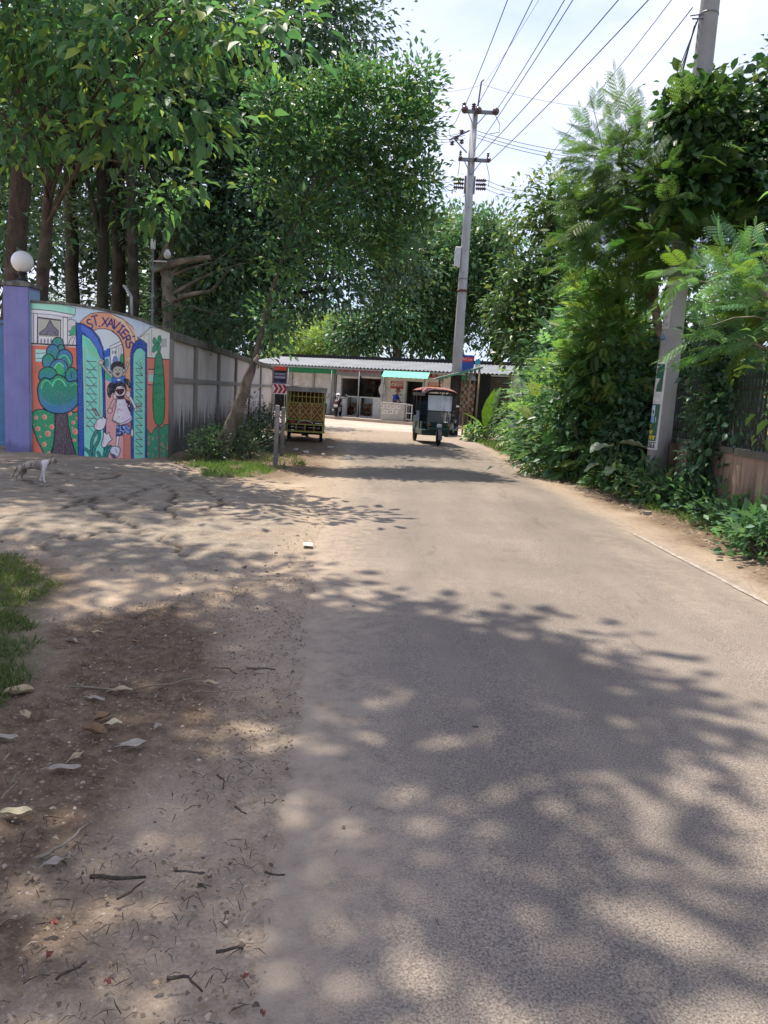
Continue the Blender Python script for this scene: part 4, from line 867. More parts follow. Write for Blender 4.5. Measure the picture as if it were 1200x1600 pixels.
def rickshaw():
    fw = G(684, 698); h = Vector((.13, -1, 0)); ang = math.atan2(h.y, h.x) + math.pi / 2
    T = thing('auto_rickshaw', 'dark green three wheeled passenger rickshaw with faded red roof on the road', 'rickshaw', (fw.x - .13, fw.y + 1.02, .03), ang)
    # body
    b = MB(); b.box((0, .45, .36), (.88, 1.85, .18), None, 1, .02); b.box((0, 1.05, .62), (.90, .62, .42), None, .97, .03)
    for s in (-1, 1): b.box((s * .40, .25, .55), (.05, 1.0, .26), None, 1, .015)
    b.build('body', M_rgreen, T)
    fs_ = MB().sheet(lambda u, v: ((u - .5) * (.76 - .10 * (1 - v)), -.86 - .14 * (1 - (2 * u - 1) ** 2) * (.6 + .4 * v) - .03 * v, .46 + .24 * v), 14, 6).build('front_shield', M_rgreen, T)
    MB().box((.0, -1.02, .60), (.16, .06, .12), None, 1, .02).build('headlight', plain('lens', (.6, .6, .58), .15, .6), fs_)
    for s in (-1, 1): MB().lathe([(.02, -.04), (.05, -.02), (.055, .02), (.04, .03)], (s * .3, -.93, .62), 12, 'y').build('indicator', plain('amber', (.25, .12, .04), .3, .5), fs_)
    # roof
    def rf(u, v): x = (u - .5) * 1.02; return (x, -1.06 + 2.42 * v, 1.585 + .10 * (1 - (2 * u - 1) ** 4) + .07 * min(1, v * 3.2) ** .6 - .03 * max(0, v - .6) + .008 * math.sin(17 * v + 5 * u))
    ro = MB().sheet(rf, 16, 18).build('roof', M_canopy, T)
    MB().sheet(lambda u, v: ((u - .5) * 1.0, -1.065 + .02 * v, 1.59 + .09 * (1 - (2 * u - 1) ** 4) - .07 * v), 16, 2).build('valance', M_vinyl, ro)
    for s in (-1, 1): MB().sheet(lambda u, v: (s * (.508 - .01 * v), -1.04 + 2.38 * u, 1.58 - .10 * v), 10, 2).build('valance', M_vinyl, ro)
    # posts, screen frame
    for s in (-1, 1):
        MB().tube([(s * .37, -.92, .68), (s * .38, -.93, 1.05), (s * .40, -.88, 1.62)], .018, 8).build('post', M_vinyl, T); MB().tube([(s * .43, .05, .45), (s * .45, .05, 1.62)], .018, 8).build('post', M_vinyl, T); MB().tube([(s * .43, .72, .5), (s * .46, .72, 1.62)], .018, 8).build('post', M_vinyl, T); MB().tube([(s * .42, 1.34, .5), (s * .45, 1.32, 1.60)], .018, 8).build('post', M_vinyl, T)
    MB().tube([(-.38, -.93, 1.04), (.38, -.93, 1.04)], .014, 8).build('screen_rail', M_vinyl, T)
    sc = MB().sheet(lambda u, v: ((u - .5) * .75, -.935 + .045 * v - .02 * math.sin(max(0, u - .55) * 24) * max(0, u - .5) * 2, 1.05 + .46 * v), 30, 12).build('windscreen', plastic_mat('cloudy_plastic', (.88, .92, 1.0), .06, .12), T)
    MB().sheet(lambda u, v: ((u - .5) * .73, -.95 + .02 * v, .60 + .43 * v), 10, 8).build('lower_screen', plastic_mat('smoked_plastic', (.20, .22, .22), .42, .3), T)
    # inside
    MB().box((0, .0, .62), (.62, .30, .10), None, 1, .03).build('driver_seat', M_blues, T); MB().box((0, .05, .48), (.5, .26, .18)).build('seat_box', M_rgreen, T); MB().box((0, .90, .88), (.80, .40, .12), None, 1, .03).build('passenger_seat', M_blues, T); MB().box((0, 1.16, 1.12), (.80, .10, .40), None, 1, .03).build('backrest', M_blues, T)
    MB().box((0, 1.36, 1.15), (.88, .02, .85)).build('rear_curtain', M_vinyl, T)
    MB().tube([(-.32, -.62, 1.02), (-.12, -.70, .98), (.12, -.70, .98), (.32, -.62, 1.02)], .014, 8).tube([(0, -.72, .97), (0, -.88, .5)], .02, 8).build('handlebar', M_steel, T)
    MB().sheet(lambda u, v: (-.44 - .01 * u, .06 + .66 * u, .66 + .34 * v), 6, 4).build('side_panel', M_blues, T)
    # wheels
    wheel(T, (0, -1.02, .235), .235, .085); 
    for s in (-1, 1): wheel(T, (s * .41, .95, .235), .235, .085)
    f = MB(); [f.tube([(s * .07, -1.02, .235), (s * .06, -.93, .62)], .016, 8) for s in (-1, 1)]; f.build('fork', M_steel, T)
    MB().sheet(lambda u, v: ((u - .5) * .12, -1.02 - .27 * math.cos(v * 2.6 - .2), .235 + .27 * math.sin(v * 2.6 - .2)), 3, 14).build('mudguard', plain('mudguard_grey', (.14, .13, .12), .5, .4), T)
    MB().box((0, -.98, .50), (.66, .16, .08), None, 1, .02).build('bumper', M_rgreen, T)
    MB().tube([(-.4, .95, .235), (.4, .95, .235)], .03, 8).build('axle', M_vinyl, T)
    return T
rickshaw()
M_olive = plain('yellow_green_paint', (.36, .36, .07), .5, .35, 0, .2, 6, .15, .45); M_brown = plain('rust_brown_panel', (.24, .085, .03), .6, .3, 0, .25, 6, .15, .4); M_maroon = plain('maroon_panel', (.12, .02, .02), .5); M_tarp = plain('dusty_roof_sheet', (.40, .37, .33), .8, .2, 0, .2, 3, .2, .5); M_tan = plain('tan_lattice', (.62, .46, .14), .6, .3, 0, .2, 6, .1, .4)
def cargo():
    q = G(497, 692); Wd, H0, H1 = 1.10, .28, 1.50
    T = thing('cargo_rickshaw', 'yellow green caged cargo rickshaw with brown lattice tailgate parked by the wall', 'cargo rickshaw', (q.x - .44, q.y + .55, .0), R(5))
    # cage: rear face at y=-.55, front at y=1.25
    y0, y1 = -.55, 1.25; f = MB()
    for s in (-1, 1):
        for y in (y0, y1): f.box((s * (Wd / 2 - .02), y, (H0 + H1) / 2), (.04, .04, H1 - H0))
    for z in (H0 + .02, H1 - .02):
        for y in (y0, y1): f.box((0, y, z), (Wd - .084, .036, .036))
        for s in (-1, 1): f.box((s * (Wd / 2 - .02), (y0 + y1) / 2, z), (.036, y1 - y0 - .044, .036))
    for z in (.50, .62, 1.10): f.box((0, y0, z), (Wd - .084, .034, .03))
    for z in (.62, 1.0): [f.box((s * (Wd / 2 - .02), (y0 + y1) / 2, z), (.03, y1 - y0 - .044, .03)) for s in (-1, 1)]
    f.build('cage_frame', M_olive, T)
    MB().sheet(lambda u, v: ((u - .5) * (Wd + .08), y0 - .06 + (y1 - y0 + .12) * v, H1 + .02 + .06 * (1 - (2 * u - 1) ** 2) + .006 * math.sin(13 * v + 8 * u)), 12, 12).build('roof', M_tarp, T)
    MB().box((0, y0 - .045, H1 - .02), (Wd + .06, .012, .13)).build('roof_edge', M_tarp, T)
    for k in range(9): MB().box((-.46 + .115 * k, y0, 1.295), (.02, .02, .35)).build('bar', M_olive, T)
    MB().box((0, y0, 1.28), (Wd - .084, .016, .018)).build('cross_bar', M_olive, T)
    for s in (-1, 1):
        for k in range(9): MB().box((s * (Wd / 2 - .02), y0 + .2 + .175 * k, 1.24), (.018, .018, .46)).build('bar', M_olive, T)
    # lattice tailgate
    tg = MB().box((0, y0 + .004, .865), (Wd - .084, .016, .44)).build('tailgate', M_brown, T)
    lat = lambda a, b: MB().bar(a, b, .018, .018, (0, 1, 0)).build('lattice_strip', M_tan, tg)
    yy = y0 - .011
    for k in range(3):
        xc = -.33 + .33 * k; w = .16
        for a, b in (((xc - w, 1.075), (xc, .865)), ((xc, .865), (xc + w, 1.075)), ((xc - w, .655), (xc, .865)), ((xc, .865), (xc + w, .655)), ((xc - w, .865), (xc - .08, .965)), ((xc + w, .865), (xc + .08, .965)), ((xc - .08, .765), (xc - w, .865)), ((xc + .08, .765), (xc + w, .865)), ((xc - .06, 1.075), (xc, 1.0)), ((xc + .06, 1.075), (xc, 1.0)), ((xc - .06, .655), (xc, .73)), ((xc + .06, .655), (xc, .73))):
            lat((a[0], yy, a[1]), (b[0], yy, b[1]))
    for x in (-.50, -.165, .165, .50): lat((x, yy - .004, .65), (x, yy - .004, 1.08))
    mp_ = MB().box((0, y0 + .004, .565), (Wd - .084, .014, .10)).build('lower_panel', M_maroon, T)
    MB().tube([(.36 * math.cos(t) * .6 - .0, yy, .52 + .085 * math.sin(t)) for t in np.linspace(.1, math.pi - .1, 14)], .009, 6).build('painted_arc', M_wprint, mp_); MB().box((.38, yy, .545), (.2, .008, .025)).build('painted_dash', M_wprint, mp_); MB().box((-.36, yy, .56), (.14, .008, .035)).build('painted_dash', M_redf, mp_)
    for k in range(5): MB().box((-.50 + .25 * k, y0 - .05, .395), (.028, .028, .19)).build('bumper_bar', M_olive, T)
    MB().box((0, y0 - .05, .50), (Wd + .03, .034, .03)).box((0, y0 - .05, .295), (Wd + .03, .034, .03)).build('bumper_rail', M_olive, T)
    MB().box((0, (y0 + y1) / 2, H0 + .02), (Wd - .1, y1 - y0 - .1, .05)).build('floor', M_brown, T)
    MB().box((0, y1 - .03, .9), (Wd - .09, .014, 1.1)).build('front_panel', M_brown, T)
    for s in (-1, 1): MB().box((s * (Wd / 2 - .045), (y0 + y1) / 2, .75), (.012, y1 - y0 - .1, .66)).build('side_panel', M_olive, T)
    MB().box((0, .8, .62), (.9, .8, .5), None, 1, .06).build('cargo_sack', plain('sack', (.09, .085, .08), .9), T)
    for s in (-1, 1): wheel(T, (s * .46, -.15, .23), .23, .09)
    MB().tube([(-.46, -.15, .23), (.46, -.15, .23)], .03, 8).box((0, -.15, .25), (.2, .22, .18)).build('axle', M_vinyl, T)
    wheel(T, (0, 2.1, .23), .23, .085); MB().tube([(0, 2.1, .23), (0, 1.85, .95)], .025, 8).build('fork', M_steel, T)
    MB().box((0, 1.55, .55), (.5, .5, .12), None, 1, .03).build('driver_seat', M_vinyl, T); MB().tube([(-.35, 1.72, 1.0), (0, 1.85, .95), (.35, 1.72, 1.0)], .015, 8).build('handlebar', M_steel, T)
    MB().sheet(lambda u, v: ((u - .5) * .8, 2.0 - .18 * (2 * u - 1) ** 2, .5 + .55 * v), 10, 4).build('front_shield', M_olive, T)
    MB().sheet(lambda u, v: ((u - .5) * 1.04, 1.27 + .85 * v, 1.52 - .02 * v), 4, 4).build('cab_roof', M_tarp, T)
    for s in (-1, 1): MB().tube([(s * .45, 2.05, .9), (s * .48, 2.05, 1.5)], .016, 6).build('cab_post', M_olive, T)
    return T
cargo()
def motorbike(label, loc, ang, tank):
    T = thing('motorbike', label, 'motorbike', loc, ang, 'motorbikes parked before the shops')
    wheel(T, (0, -.62, .30), .30, .10); wheel(T, (0, .66, .30), .30, .11)
    f = MB(); f.tube([(0, -.42, .82), (0, .05, .52), (0, .66, .32)], .03, 8); f.tube([(0, -.40, .75), (0, -.1, .30), (0, .4, .32)], .025, 8); f.build('frame', M_vinyl, T)
    MB().box((0, .02, .40), (.26, .34, .26), None, .9, .04).build('engine', M_steel, T)
    MB().lathe([(.03, -.26), (.10, -.2), (.14, 0), (.12, .14), (.05, .22)], (0, -.12, .84), 14, 'y').build('fuel_tank', tank, T)
    MB().box((0, .38, .83), (.26, .68, .09), Matrix.Rotation(R(4), 3, 'X'), .85, .03).build('seat', M_vinyl, T)
    MB().box((0, .70, .76), (.18, .22, .12), None, .8, .03).build('tail_cowl', tank, T); MB().box((0, .82, .76), (.12, .03, .06)).build('tail_light', plain('tail_red', (.4, .02, .02), .3, .5), T)
    MB().box((0, .86, .58), (.20, .012, .14)).build('number_plate', M_wprint, T)
    g = MB(); [g.tube([(s * .07, -.62, .30), (s * .09, -.44, .88)], .02, 8) for s in (-1, 1)]; g.build('fork', M_steel, T)
    MB().tube([(-.34, -.28, 1.0), (-.2, -.40, .98), (0, -.43, .93), (.2, -.40, .98), (.34, -.28, 1.0)], .014, 8).build('handlebar', M_vinyl, T)
    MB().lathe([(.03, .10), (.09, .04), (.10, -.03), (.085, -.06)], (0, -.50, .86), 14, 'y').build('headlight', plain('lens', (.6, .6, .58), .15, .6), T)
    for s in (-1, 1): m_ = MB().tube([(s * .26, -.36, .99), (s * .32, -.38, 1.14)], .007, 6).build('mirror_stem', M_vinyl, T); MB().box((s * .33, -.385, 1.17), (.12, .02, .07), None, 1, .02).build('mirror', M_steel, m_)
    MB().tube([(.13, -.05, .26), (.15, .3, .24), (.16, .75, .34)], [.025, .03, .045], 10).build('exhaust', M_steel, T)
    for y in (-.62, .66): MB().sheet(lambda u, v: ((u - .5) * .13, y + .34 * math.cos(.5 + 2.1 * v), .30 + .34 * math.sin(.5 + 2.1 * v)), 3, 10).build('mudguard', tank, T)
    MB().box((0, .25, .60), (.22, .3, .2), None, .8, .03).build('side_cover', tank, T)
    return T
def onshop(px, v, z=None): p = FO + fu_d * U(px, v) + Vector((-fu_d.y, fu_d.x, 0)) * v; return (p.x, p.y, PL if z is None else z)
motorbike('black motorbike with a white number plate parked before the open shop', onshop(530, -1.0), FANG + R(200), plain('bike_black', (.02, .02, .022), .3, .5))
motorbike('dark blue motorbike half hidden behind the cargo rickshaw', onshop(503, -.9), FANG + R(195), plain('bike_blue', (.02, .035, .07), .3, .5))
mq = G(702, 683); motorbike('black motorbike standing behind the passenger rickshaw near the stall', (mq.x, mq.y + .3, 0), R(-15), plain('bike_black', (.02, .02, .022), .3, .5))
wh_ = thing('white_helmet', 'small white helmet hung on the mirror of the parked motorbike', 'helmet', (onshop(528.5, -1.15)[0], onshop(528.5, -1.15)[1], PL + 1.12)); MB().lathe([(.10, -.06), (.125, .0), (.11, .07), (.06, .115), (.001, .125)], (0, 0, 0), 16).build('shell', plain('helmet_white', (.8, .8, .8), .3, .5), wh_); MB().box((0, -.1, .0), (.16, .05, .07), None, 1, .02).build('visor', M_black, wh_)

# ================================================================ FIGURES
def skin_figure(name, verts, edges, radii, mat, parent, root=0, sub=2):
    me = bpy.data.meshes.new(name); me.from_pydata(verts, edges, [])
    o = link(bpy.data.objects.new(name, me), parent); m = o.modifiers.new('skin', 'SKIN'); m.use_smooth_shade = True
    if not me.skin_vertices: me.skin_vertices.new()
    for i, r in enumerate(radii):
        sv = me.skin_vertices[0].data[i]; sv.radius = (r, r) if not hasattr(r, '__len__') else r; sv.use_root = (i == root)
    s = o.modifiers.new('sub', 'SUBSURF'); s.levels = s.render_levels = sub; me.materials.append(mat); return o
def person():
    p = FO + fu_d * U(617, -.62) + Vector((-fu_d.y, fu_d.x, 0)) * -.62
    T = thing('person', 'person in a blue shirt leaning over the papered shop counter', 'person', (p.x, p.y, PL), FANG)
    M_skin = plain('brown_skin', (.16, .08, .05), .6, .3, 0, .08, 10, .02)
    # standing behind the counter, side on, bent a little to the right (+x) over its top
    V = [(0, 0, .86), (.02, 0, 1.08), (.07, 0, 1.27), (.12, -.01, 1.36), (.17, -.02, 1.43), (.20, -.03, 1.50),
         (-.01, .10, .82), (.0, .11, .44), (-.02, .11, .07), (.10, .11, .03), (-.01, -.10, .82), (.02, -.11, .44), (.0, -.11, .07), (.12, -.11, .03),
         (.09, .17, 1.28), (.16, .20, 1.06), (.34, .10, .96), (.42, .07, .95), (.09, -.17, 1.28), (.16, -.22, 1.06), (.33, -.20, .94), (.41, -.20, .94)]
    E_ = [(0, 1), (1, 2), (2, 3), (3, 4), (4, 5), (0, 6), (6, 7), (7, 8), (8, 9), (0, 10), (10, 11), (11, 12), (12, 13), (2, 14), (14, 15), (15, 16), (16, 17), (2, 18), (18, 19), (19, 20), (20, 21)]
    Rr = [(.15, .11), (.13, .10), (.14, .11), .06, .055, .05, .085, .06, .045, .04, .085, .06, .045, .04, .06, .045, .034, .03, .06, .045, .034, .03]
    skin_figure('body', V, E_, Rr, M_skin, T)
    hd = MB().lathe([(.001, -.12), (.05, -.115), (.075, -.06), (.088, 0), (.09, .05), (.075, .10), (.04, .125), (.001, .13)], (.215, -.035, 1.575), 16).build('head', M_skin, T)
    MB().lathe([(.094, .0), (.097, .05), (.082, .105), (.045, .135), (.001, .14)], (.205, -.03, 1.58), 16).build('hair', plain('black_hair', (.012, .01, .01), .6), hd); MB().tube([(.30, -.035, 1.59), (.325, -.035, 1.56), (.30, -.035, 1.55)], [.012, .018, .012], 8).build('nose', M_skin, hd)
    for s in (-1, 1): MB().box((.215, -.035 + s * .092, 1.57), (.03, .014, .05), None, 1, .006).build('ear', M_skin, hd); MB().box((.292, -.035 + s * .035, 1.60), (.012, .024, .01)).build('eye', M_black, hd)
    Vs = [(0, 0, .84), (.02, 0, 1.08), (.07, 0, 1.27), (.11, -.01, 1.34), (.09, .17, 1.28), (.15, .20, 1.09), (.09, -.17, 1.28), (.15, -.22, 1.09)]
    skin_figure('shirt', Vs, [(0, 1), (1, 2), (2, 3), (2, 4), (4, 5), (2, 6), (6, 7)], [(.165, .125), (.145, .115), (.155, .125), .07, .072, .06, .072, .06], plain('blue_shirt', (.02, .06, .30), .8, .2), T)
    skin_figure('trousers', [(0, 0, .86), (-.01, .10, .82), (.0, .11, .44), (-.02, .11, .12), (-.01, -.10, .82), (.02, -.11, .44), (.0, -.11, .12)], [(0, 1), (1, 2), (2, 3), (0, 4), (4, 5), (5, 6)], [(.16, .12), .098, .074, .06, .098, .074, .06], plain('dark_trousers', (.03, .03, .04), .8), T)
    for s, hx in ((1, (.42, .07, .95)), (-1, (.41, -.20, .94))):
        h = MB()
        for k in range(4): q = Vector(hx) + Vector((0, (k - 1.5) * .018, 0)); h.tube([q, q + Vector((.045, 0, -.012)), q + Vector((.07 - .006 * abs(k - 1.4), 0, -.035))], [.009, .008, .006], 6)
        q = Vector(hx); h.tube([q + Vector((-.02, -.02 * s, 0)), q + Vector((.02, -.045 * s, -.01))], [.01, .008], 6); h.build('fingers', M_skin, T)
person()
def cat():
    q = G(52, 752, .05); T = thing('cat', 'grey tabby cat with white chest and legs walking on the cracked concrete', 'cat', (q.x, q.y, .045), R(4))
    def cat_mat():
        t = NT('tabby_fur'); v = t.pos(True); sep = t.n('ShaderNodeSeparateXYZ'); t.l(v, sep.inputs[0]); X, Zc = sep.outputs['X'], sep.outputs['Z']
        n = t.noise(t.pos(True, (30, 10, 12)), 1.0, 4); fur = t.mix(t.ramp(n, .42, .6), (.17, .14, .115), (.36, .31, .26))
        nn = t.math('MULTIPLY', t.math('SUBTRACT', t.noise(v, 14, 3), .5), .10)
        w1 = t.math('MULTIPLY', t.ramp(t.math('ADD', X, nn), .125, .140), t.ramp(t.math('ADD', X, nn), .205, .215, (1, 1, 1, 1), (0, 0, 0, 1)))
        w2 = t.ramp(t.math('ADD', Zc, nn), .115, .135, (1, 1, 1, 1), (0, 0, 0, 1)); w = t.math('MAXIMUM', w1, w2)
        w3 = t.math('MULTIPLY', t.ramp(X, .235, .245), t.ramp(t.math('ADD', Zc, nn), .27, .285, (1, 1, 1, 1), (0, 0, 0, 1))); w = t.math('MAXIMUM', w, w3)
        w = t.math('MULTIPLY', w, t.ramp(X, -.20, -.19))
        return t.done(t.bsdf(t.mix(w, fur, (.60, .57, .53)), .9, .15, 0, t.noise(v, 160, 2), .5, .004))
    M_cat = cat_mat()
    V = [(-.15, 0, .225), (-.05, 0, .235), (.06, 0, .235), (.14, 0, .245), (.19, 0, .275), (.235, 0, .295),
         (-.21, .0, .19), (-.25, 0, .12), (-.275, 0, .06), (-.31, 0, .03),
         (-.14, .035, .17), (-.12, .04, .12), (-.175, .04, .075), (-.15, .04, .015), (-.125, .04, .01),
         (-.16, -.035, .17), (-.16, -.04, .115), (-.215, -.04, .075), (-.215, -.04, .015), (-.19, -.04, .01),
         (.13, .035, .17), (.105, .04, .10), (.075, .04, .03), (.095, .04, .012),
         (.15, -.035, .17), (.155, -.04, .10), (.16, -.04, .015), (.185, -.04, .01)]
    E_ = [(0, 1), (1, 2), (2, 3), (3, 4), (4, 5), (0, 6), (6, 7), (7, 8), (8, 9), (0, 10), (10, 11), (11, 12), (12, 13), (13, 14), (0, 15), (15, 16), (16, 17), (17, 18), (18, 19), (3, 20), (20, 21), (21, 22), (22, 23), (3, 24), (24, 25), (25, 26), (26, 27)]
    Rr = [.062, .064, .066, .060, .042, .034, .016, .013, .012, .008, .040, .028, .015, .013, .012, .040, .028, .015, .013, .012, .030, .018, .013, .012, .030, .018, .013, .012]
    skin_figure('body', V, E_, Rr, M_cat, T, 2)
    hd = MB().lathe([(.001, -.048), (.03, -.04), (.044, -.01), (.045, .015), (.034, .038), (.018, .052), (.001, .055)], (.262, 0, .305), 16, 'x').build('head', M_cat, T)
    MB().lathe([(.001, -.01), (.022, 0), (.02, .014), (.001, .024)], (.298, 0, .292), 12, 'x').build('muzzle', M_cat, hd)
    for s in (-1, 1): MB().add([(.235, s * .036, .335), (.268, s * .036, .335), (.25, s * .012, .338), (.246, s * .034, .378)], [(0, 1, 3), (1, 2, 3), (2, 0, 3), (0, 2, 1)]).build('ear', M_cat, hd); MB().lathe([(.001, -.006), (.007, 0), (.001, .006)], (.296, s * .018, .318), 8, 'x').build('eye', M_black, hd)
    T.scale = (.98, .98, .98)
cat()

# ================================================================ POLES AND WIRES
M_conc = stained('pole_concrete', (.34, .33, .32), .35, 1.5, (.12, .11, .10)); M_porc = plain('brown_insulator', (.10, .055, .05), .25, .5); M_galv = plain('galvanised_steel', (.20, .20, .22), .5, .4, .3, .2, 8)
def insulator(parent, c, axis=(0, 0, 1), r=.075, n=3, name='insulator'):
    ax = Vector(axis).normalized(); q = ax.to_track_quat('Z', 'Y').to_matrix(); prof = [(.02, 0)]
    for k in range(n): z = .03 + k * .075; prof += [(r * .5, z), (r, z + .015), (r * .95, z + .035), (r * .5, z + .05)]
    prof += [(.02, .04 + n * .075)]
    m = MB().lathe(prof, (0, 0, 0), 12); m.v = [tuple(q @ Vector(v) + Vector(c)) for v in m.v]; return m.build(name, M_porc, parent)
def central_pole():
    b = P(706.5, 681, 31); t = P(742, 172, 31); H = t.z; x, y = t.x, 31.0
    T = thing('utility_pole', 'tall concrete power pole with two crossarms rising behind the rickshaw', 'utility pole', (b.x, y, -.05)); T.rotation_euler = (0, math.atan2(t.x - b.x, H), 0)
    M_conc = stained('pale_pole_concrete', (.48, .48, .49), .3, 1.5, (.16, .15, .14))
    MB().tube([(0, 0, 0), (0, 0, H * .33), (0, 0, H * .66), (0, 0, H)], [.215, .19, .16, .13], 16).build('shaft', M_conc, T)
    MB().lathe([(.222, 0), (.222, .02), (.212, 2.4), (.20, 2.42)], (0, 0, .02), 16).build('shadow_poster_band', plain('shadow_poster_brown', (.05, .04, .035), .85, .15, 0, .3, 5, .3, .4, (.14, .1, .08)), T)  # dark brown band stands in for shadow and posters on the lower shaft
    zc = lambda py: P(730, py, 31).z + .05
    for k in range(7): MB().lathe([(.015, 0), (.015, .02)], (0, -.2 + .005 * k, zc(460) + .8 * k), 8, 'y').build('step_hole', M_black, T)
    MB().lathe([(.205, 0), (.205, .09)], (0, 0, zc(457)), 16).build('clamp', plain('rust', (.12, .05, .03), .8), T); MB().lathe([(.195, 0), (.195, .03)], (0, 0, zc(437)), 16).build('clamp', M_galv, T)
    mbx = P(715.5, 404, 31); MB().box((-.28, -.05, zc(403)), (.22, .2, .75), None, 1, .02).build('meter_box', plain('box_white', (.6, .6, .6), .5), T)
    # crossarms
    for py, x0, x1 in ((177, 722, 774), (252, 715, 763)):
        z = zc(py); a, b2 = P(x0, py, 31).x - x, P(x1, py, 31).x - x
        MB().bar((a, -.2, z), (b2, -.2, z), .09, .12).build('crossarm', M_galv, T)
        for s in (a * .55, b2 * .55): MB().bar((s, -.2, z - .04), (0, -.2, z - .55), .03, .03).build('brace', M_galv, T)
    z1, z2 = zc(177), zc(252); xa = lambda px: P(px, 177, 31).x - x
    for px in (725, 746, 773): insulator(T, (xa(px), -.27, z1), (0, -1, 0), .13, 2)
    for px in (724, 739): insulator(T, (xa(px), -.2, z1 + .05), (0, 0, 1), .09, 3)
    for px in (718, 741, 762): insulator(T, (P(px, 252, 31).x - x, -.27, z2), (0, -1, 0), .07, 2)
    insulator(T, (P(718, 250, 31).x - x, -.2, z2 + .05), (0, 0, 1), .06, 3); insulator(T, (P(761, 250, 31).x - x, -.2, z2 + .05), (0, 0, 1), .06, 3)
    MB().tube([(.06, 0, H - .4), (.17, 0, H + 1.05), (.25, -.1, H + 1.1)], .03, 8).build('lightning_rod', M_galv, T)
    for k, (dx, dz) in enumerate(((-.45, .0), (-.62, -.22), (-.78, -.42), (-.42, -.35))): insulator(T, (dx, -.1, zc(212) + dz), (0, 0, 1), .09, 2)
    MB().bar((-.15, -.1, zc(205)), (-.9, -.1, zc(222)), .05, .05).bar((-.2, -.1, zc(240)), (-.75, -.1, zc(218)), .04, .04).build('side_bracket', M_galv, T)
    for s in (-1, 1):
        for k in range(3): insulator(T, (s * .22, -.05 * k, zc(281 + 7 * k)), (s, .0, .02), .075, 5)
        MB().bar((s * .18, 0, zc(275)), (s * .18, 0, zc(303)), .06, .08).build('strain_plate', M_galv, T)
    # slack jumpers
    jp = lambda pts: MB().tube([(P(px, py, 30.8).x - x, -.2, P(px, py, 30.8).z + .05) for px, py in pts], .012, 6).build('jumper', M_black, T)
    jp([(721, 170), (712, 190), (701, 204), (704, 214), (719, 212)]); jp([(773, 178), (781, 195), (780, 207), (765, 209)]); jp([(718, 252), (717, 262), (715, 275)]); jp([(760, 256), (764, 275), (763, 292)]); jp([(700, 290), (694, 292), (702, 298), (714, 296)])
    return T, x, y, z1, z2
cpole, cpx, cpy, z1, z2 = central_pole()
M_wire = plain('black_wire', (.03, .03, .035), .5, .3); M_wire2 = plain('violet_grey_wire', (.12, .11, .17), .5, .3)
def wire(label, pts, sag=0.0, r=.0095, mat=None, n=14, group='overhead wires'):
    pts = [Vector(p) for p in pts]; out = []
    for a, b in zip(pts[:-1], pts[1:]):
        for k in range(n): t = k / n; p = a.lerp(b, t); p.z -= sag * 4 * t * (1 - t); out.append(p)
    out.append(pts[-1]); o = MB().tube(out, r, 6).build('overhead_wire', mat or M_wire); return tag(o, label, 'wire', group)
def to_camera(label, s_px, s_py, e_px, Ye, e_py=0, r=.0125):
    a = P(s_px, s_py, 30.7); b = P(e_px, e_py, Ye); c = a + (b - a) * 2.1; c.z += .5; wire(label, [a, b, c], .08, r)
to_camera('wire from the upper crossarm end farthest from the shops, steepest of the fan', 726, 166, 793, 21.0)
to_camera('wire from the middle of the upper crossarm', 744, 168, 832, 20.5)
to_camera('wire from the upper crossarm end nearest the right trees', 773, 176, 882, 19.5)
to_camera('wire leaving the pole just above its lower crossarm', 741, 236, 895, 19.0)
to_camera('wire from the middle of the lower crossarm', 742, 251, 966, 18.0)
to_camera('lowest wire of the fan, from the outer end of the lower crossarm', 764, 254, 1013, 17.0)
wire('thin wire crossing from the lightning rod towards the upper edge of the picture', [P(757, 131, 30.9), P(842, 0, 22)], .05, .006)
wire('thin high wire with a splice crossing the sky beside the fan', [P(790, 335, 36), P(921, 160, 24), P(1049, 0, 17)], .05, .009)
wire('thin high wire running above the feathery tree', [P(868, 285, 33), P(960, 160, 24), P(1082, 12, 13.4)], .05, .009)
for k, dy in enumerate((0, 6, 11)):
    lab = ('topmost', 'middle', 'lowest')[k]
    wire(lab + ' of three wires between the two crossarms running to the right trees', [P(744, 204 + dy, 31), P(905, 239 + dy * 1.2, 33), P(1000, 262 + dy * 1.2, 36)], .1, .010)
    wire(lab + ' of three wires between the two crossarms running to the left trees', [P(727, 205 + dy, 31), P(672, 211 + dy * .8, 33), P(560, 224 + dy, 38)], .1, .010)
    wire(lab + ' of three wires below the lower crossarm running to the right trees', [P(755, 279 + k * 7, 31), P(830, 298 + k * 6.5, 33), P(960, 330 + k * 6, 37)], .12, .009)
    wire(lab + ' of three wires below the lower crossarm running to the left trees', [P(720, 277 + k * 7, 31), P(676, 284 + k * 6, 33), P(600, 294 + k * 6, 36)], .12, .008)
wire('topmost thin cross wire through the lightning rod', [P(560, 150, 36), P(672, 143, 32), P(754, 132, 31), P(905, 166, 33), P(1010, 195, 36)], .1, .006)
wire('guy wire dropping from the concrete pole into the roadside trees', [P(727, 440, 31), P(800, 560, 28.5)], .0, .008); wire('slack cable hanging from the concrete pole towards the stall', [P(724, 470, 31), P(742, 530, 30.5), P(790, 525, 30)], .15, .008)

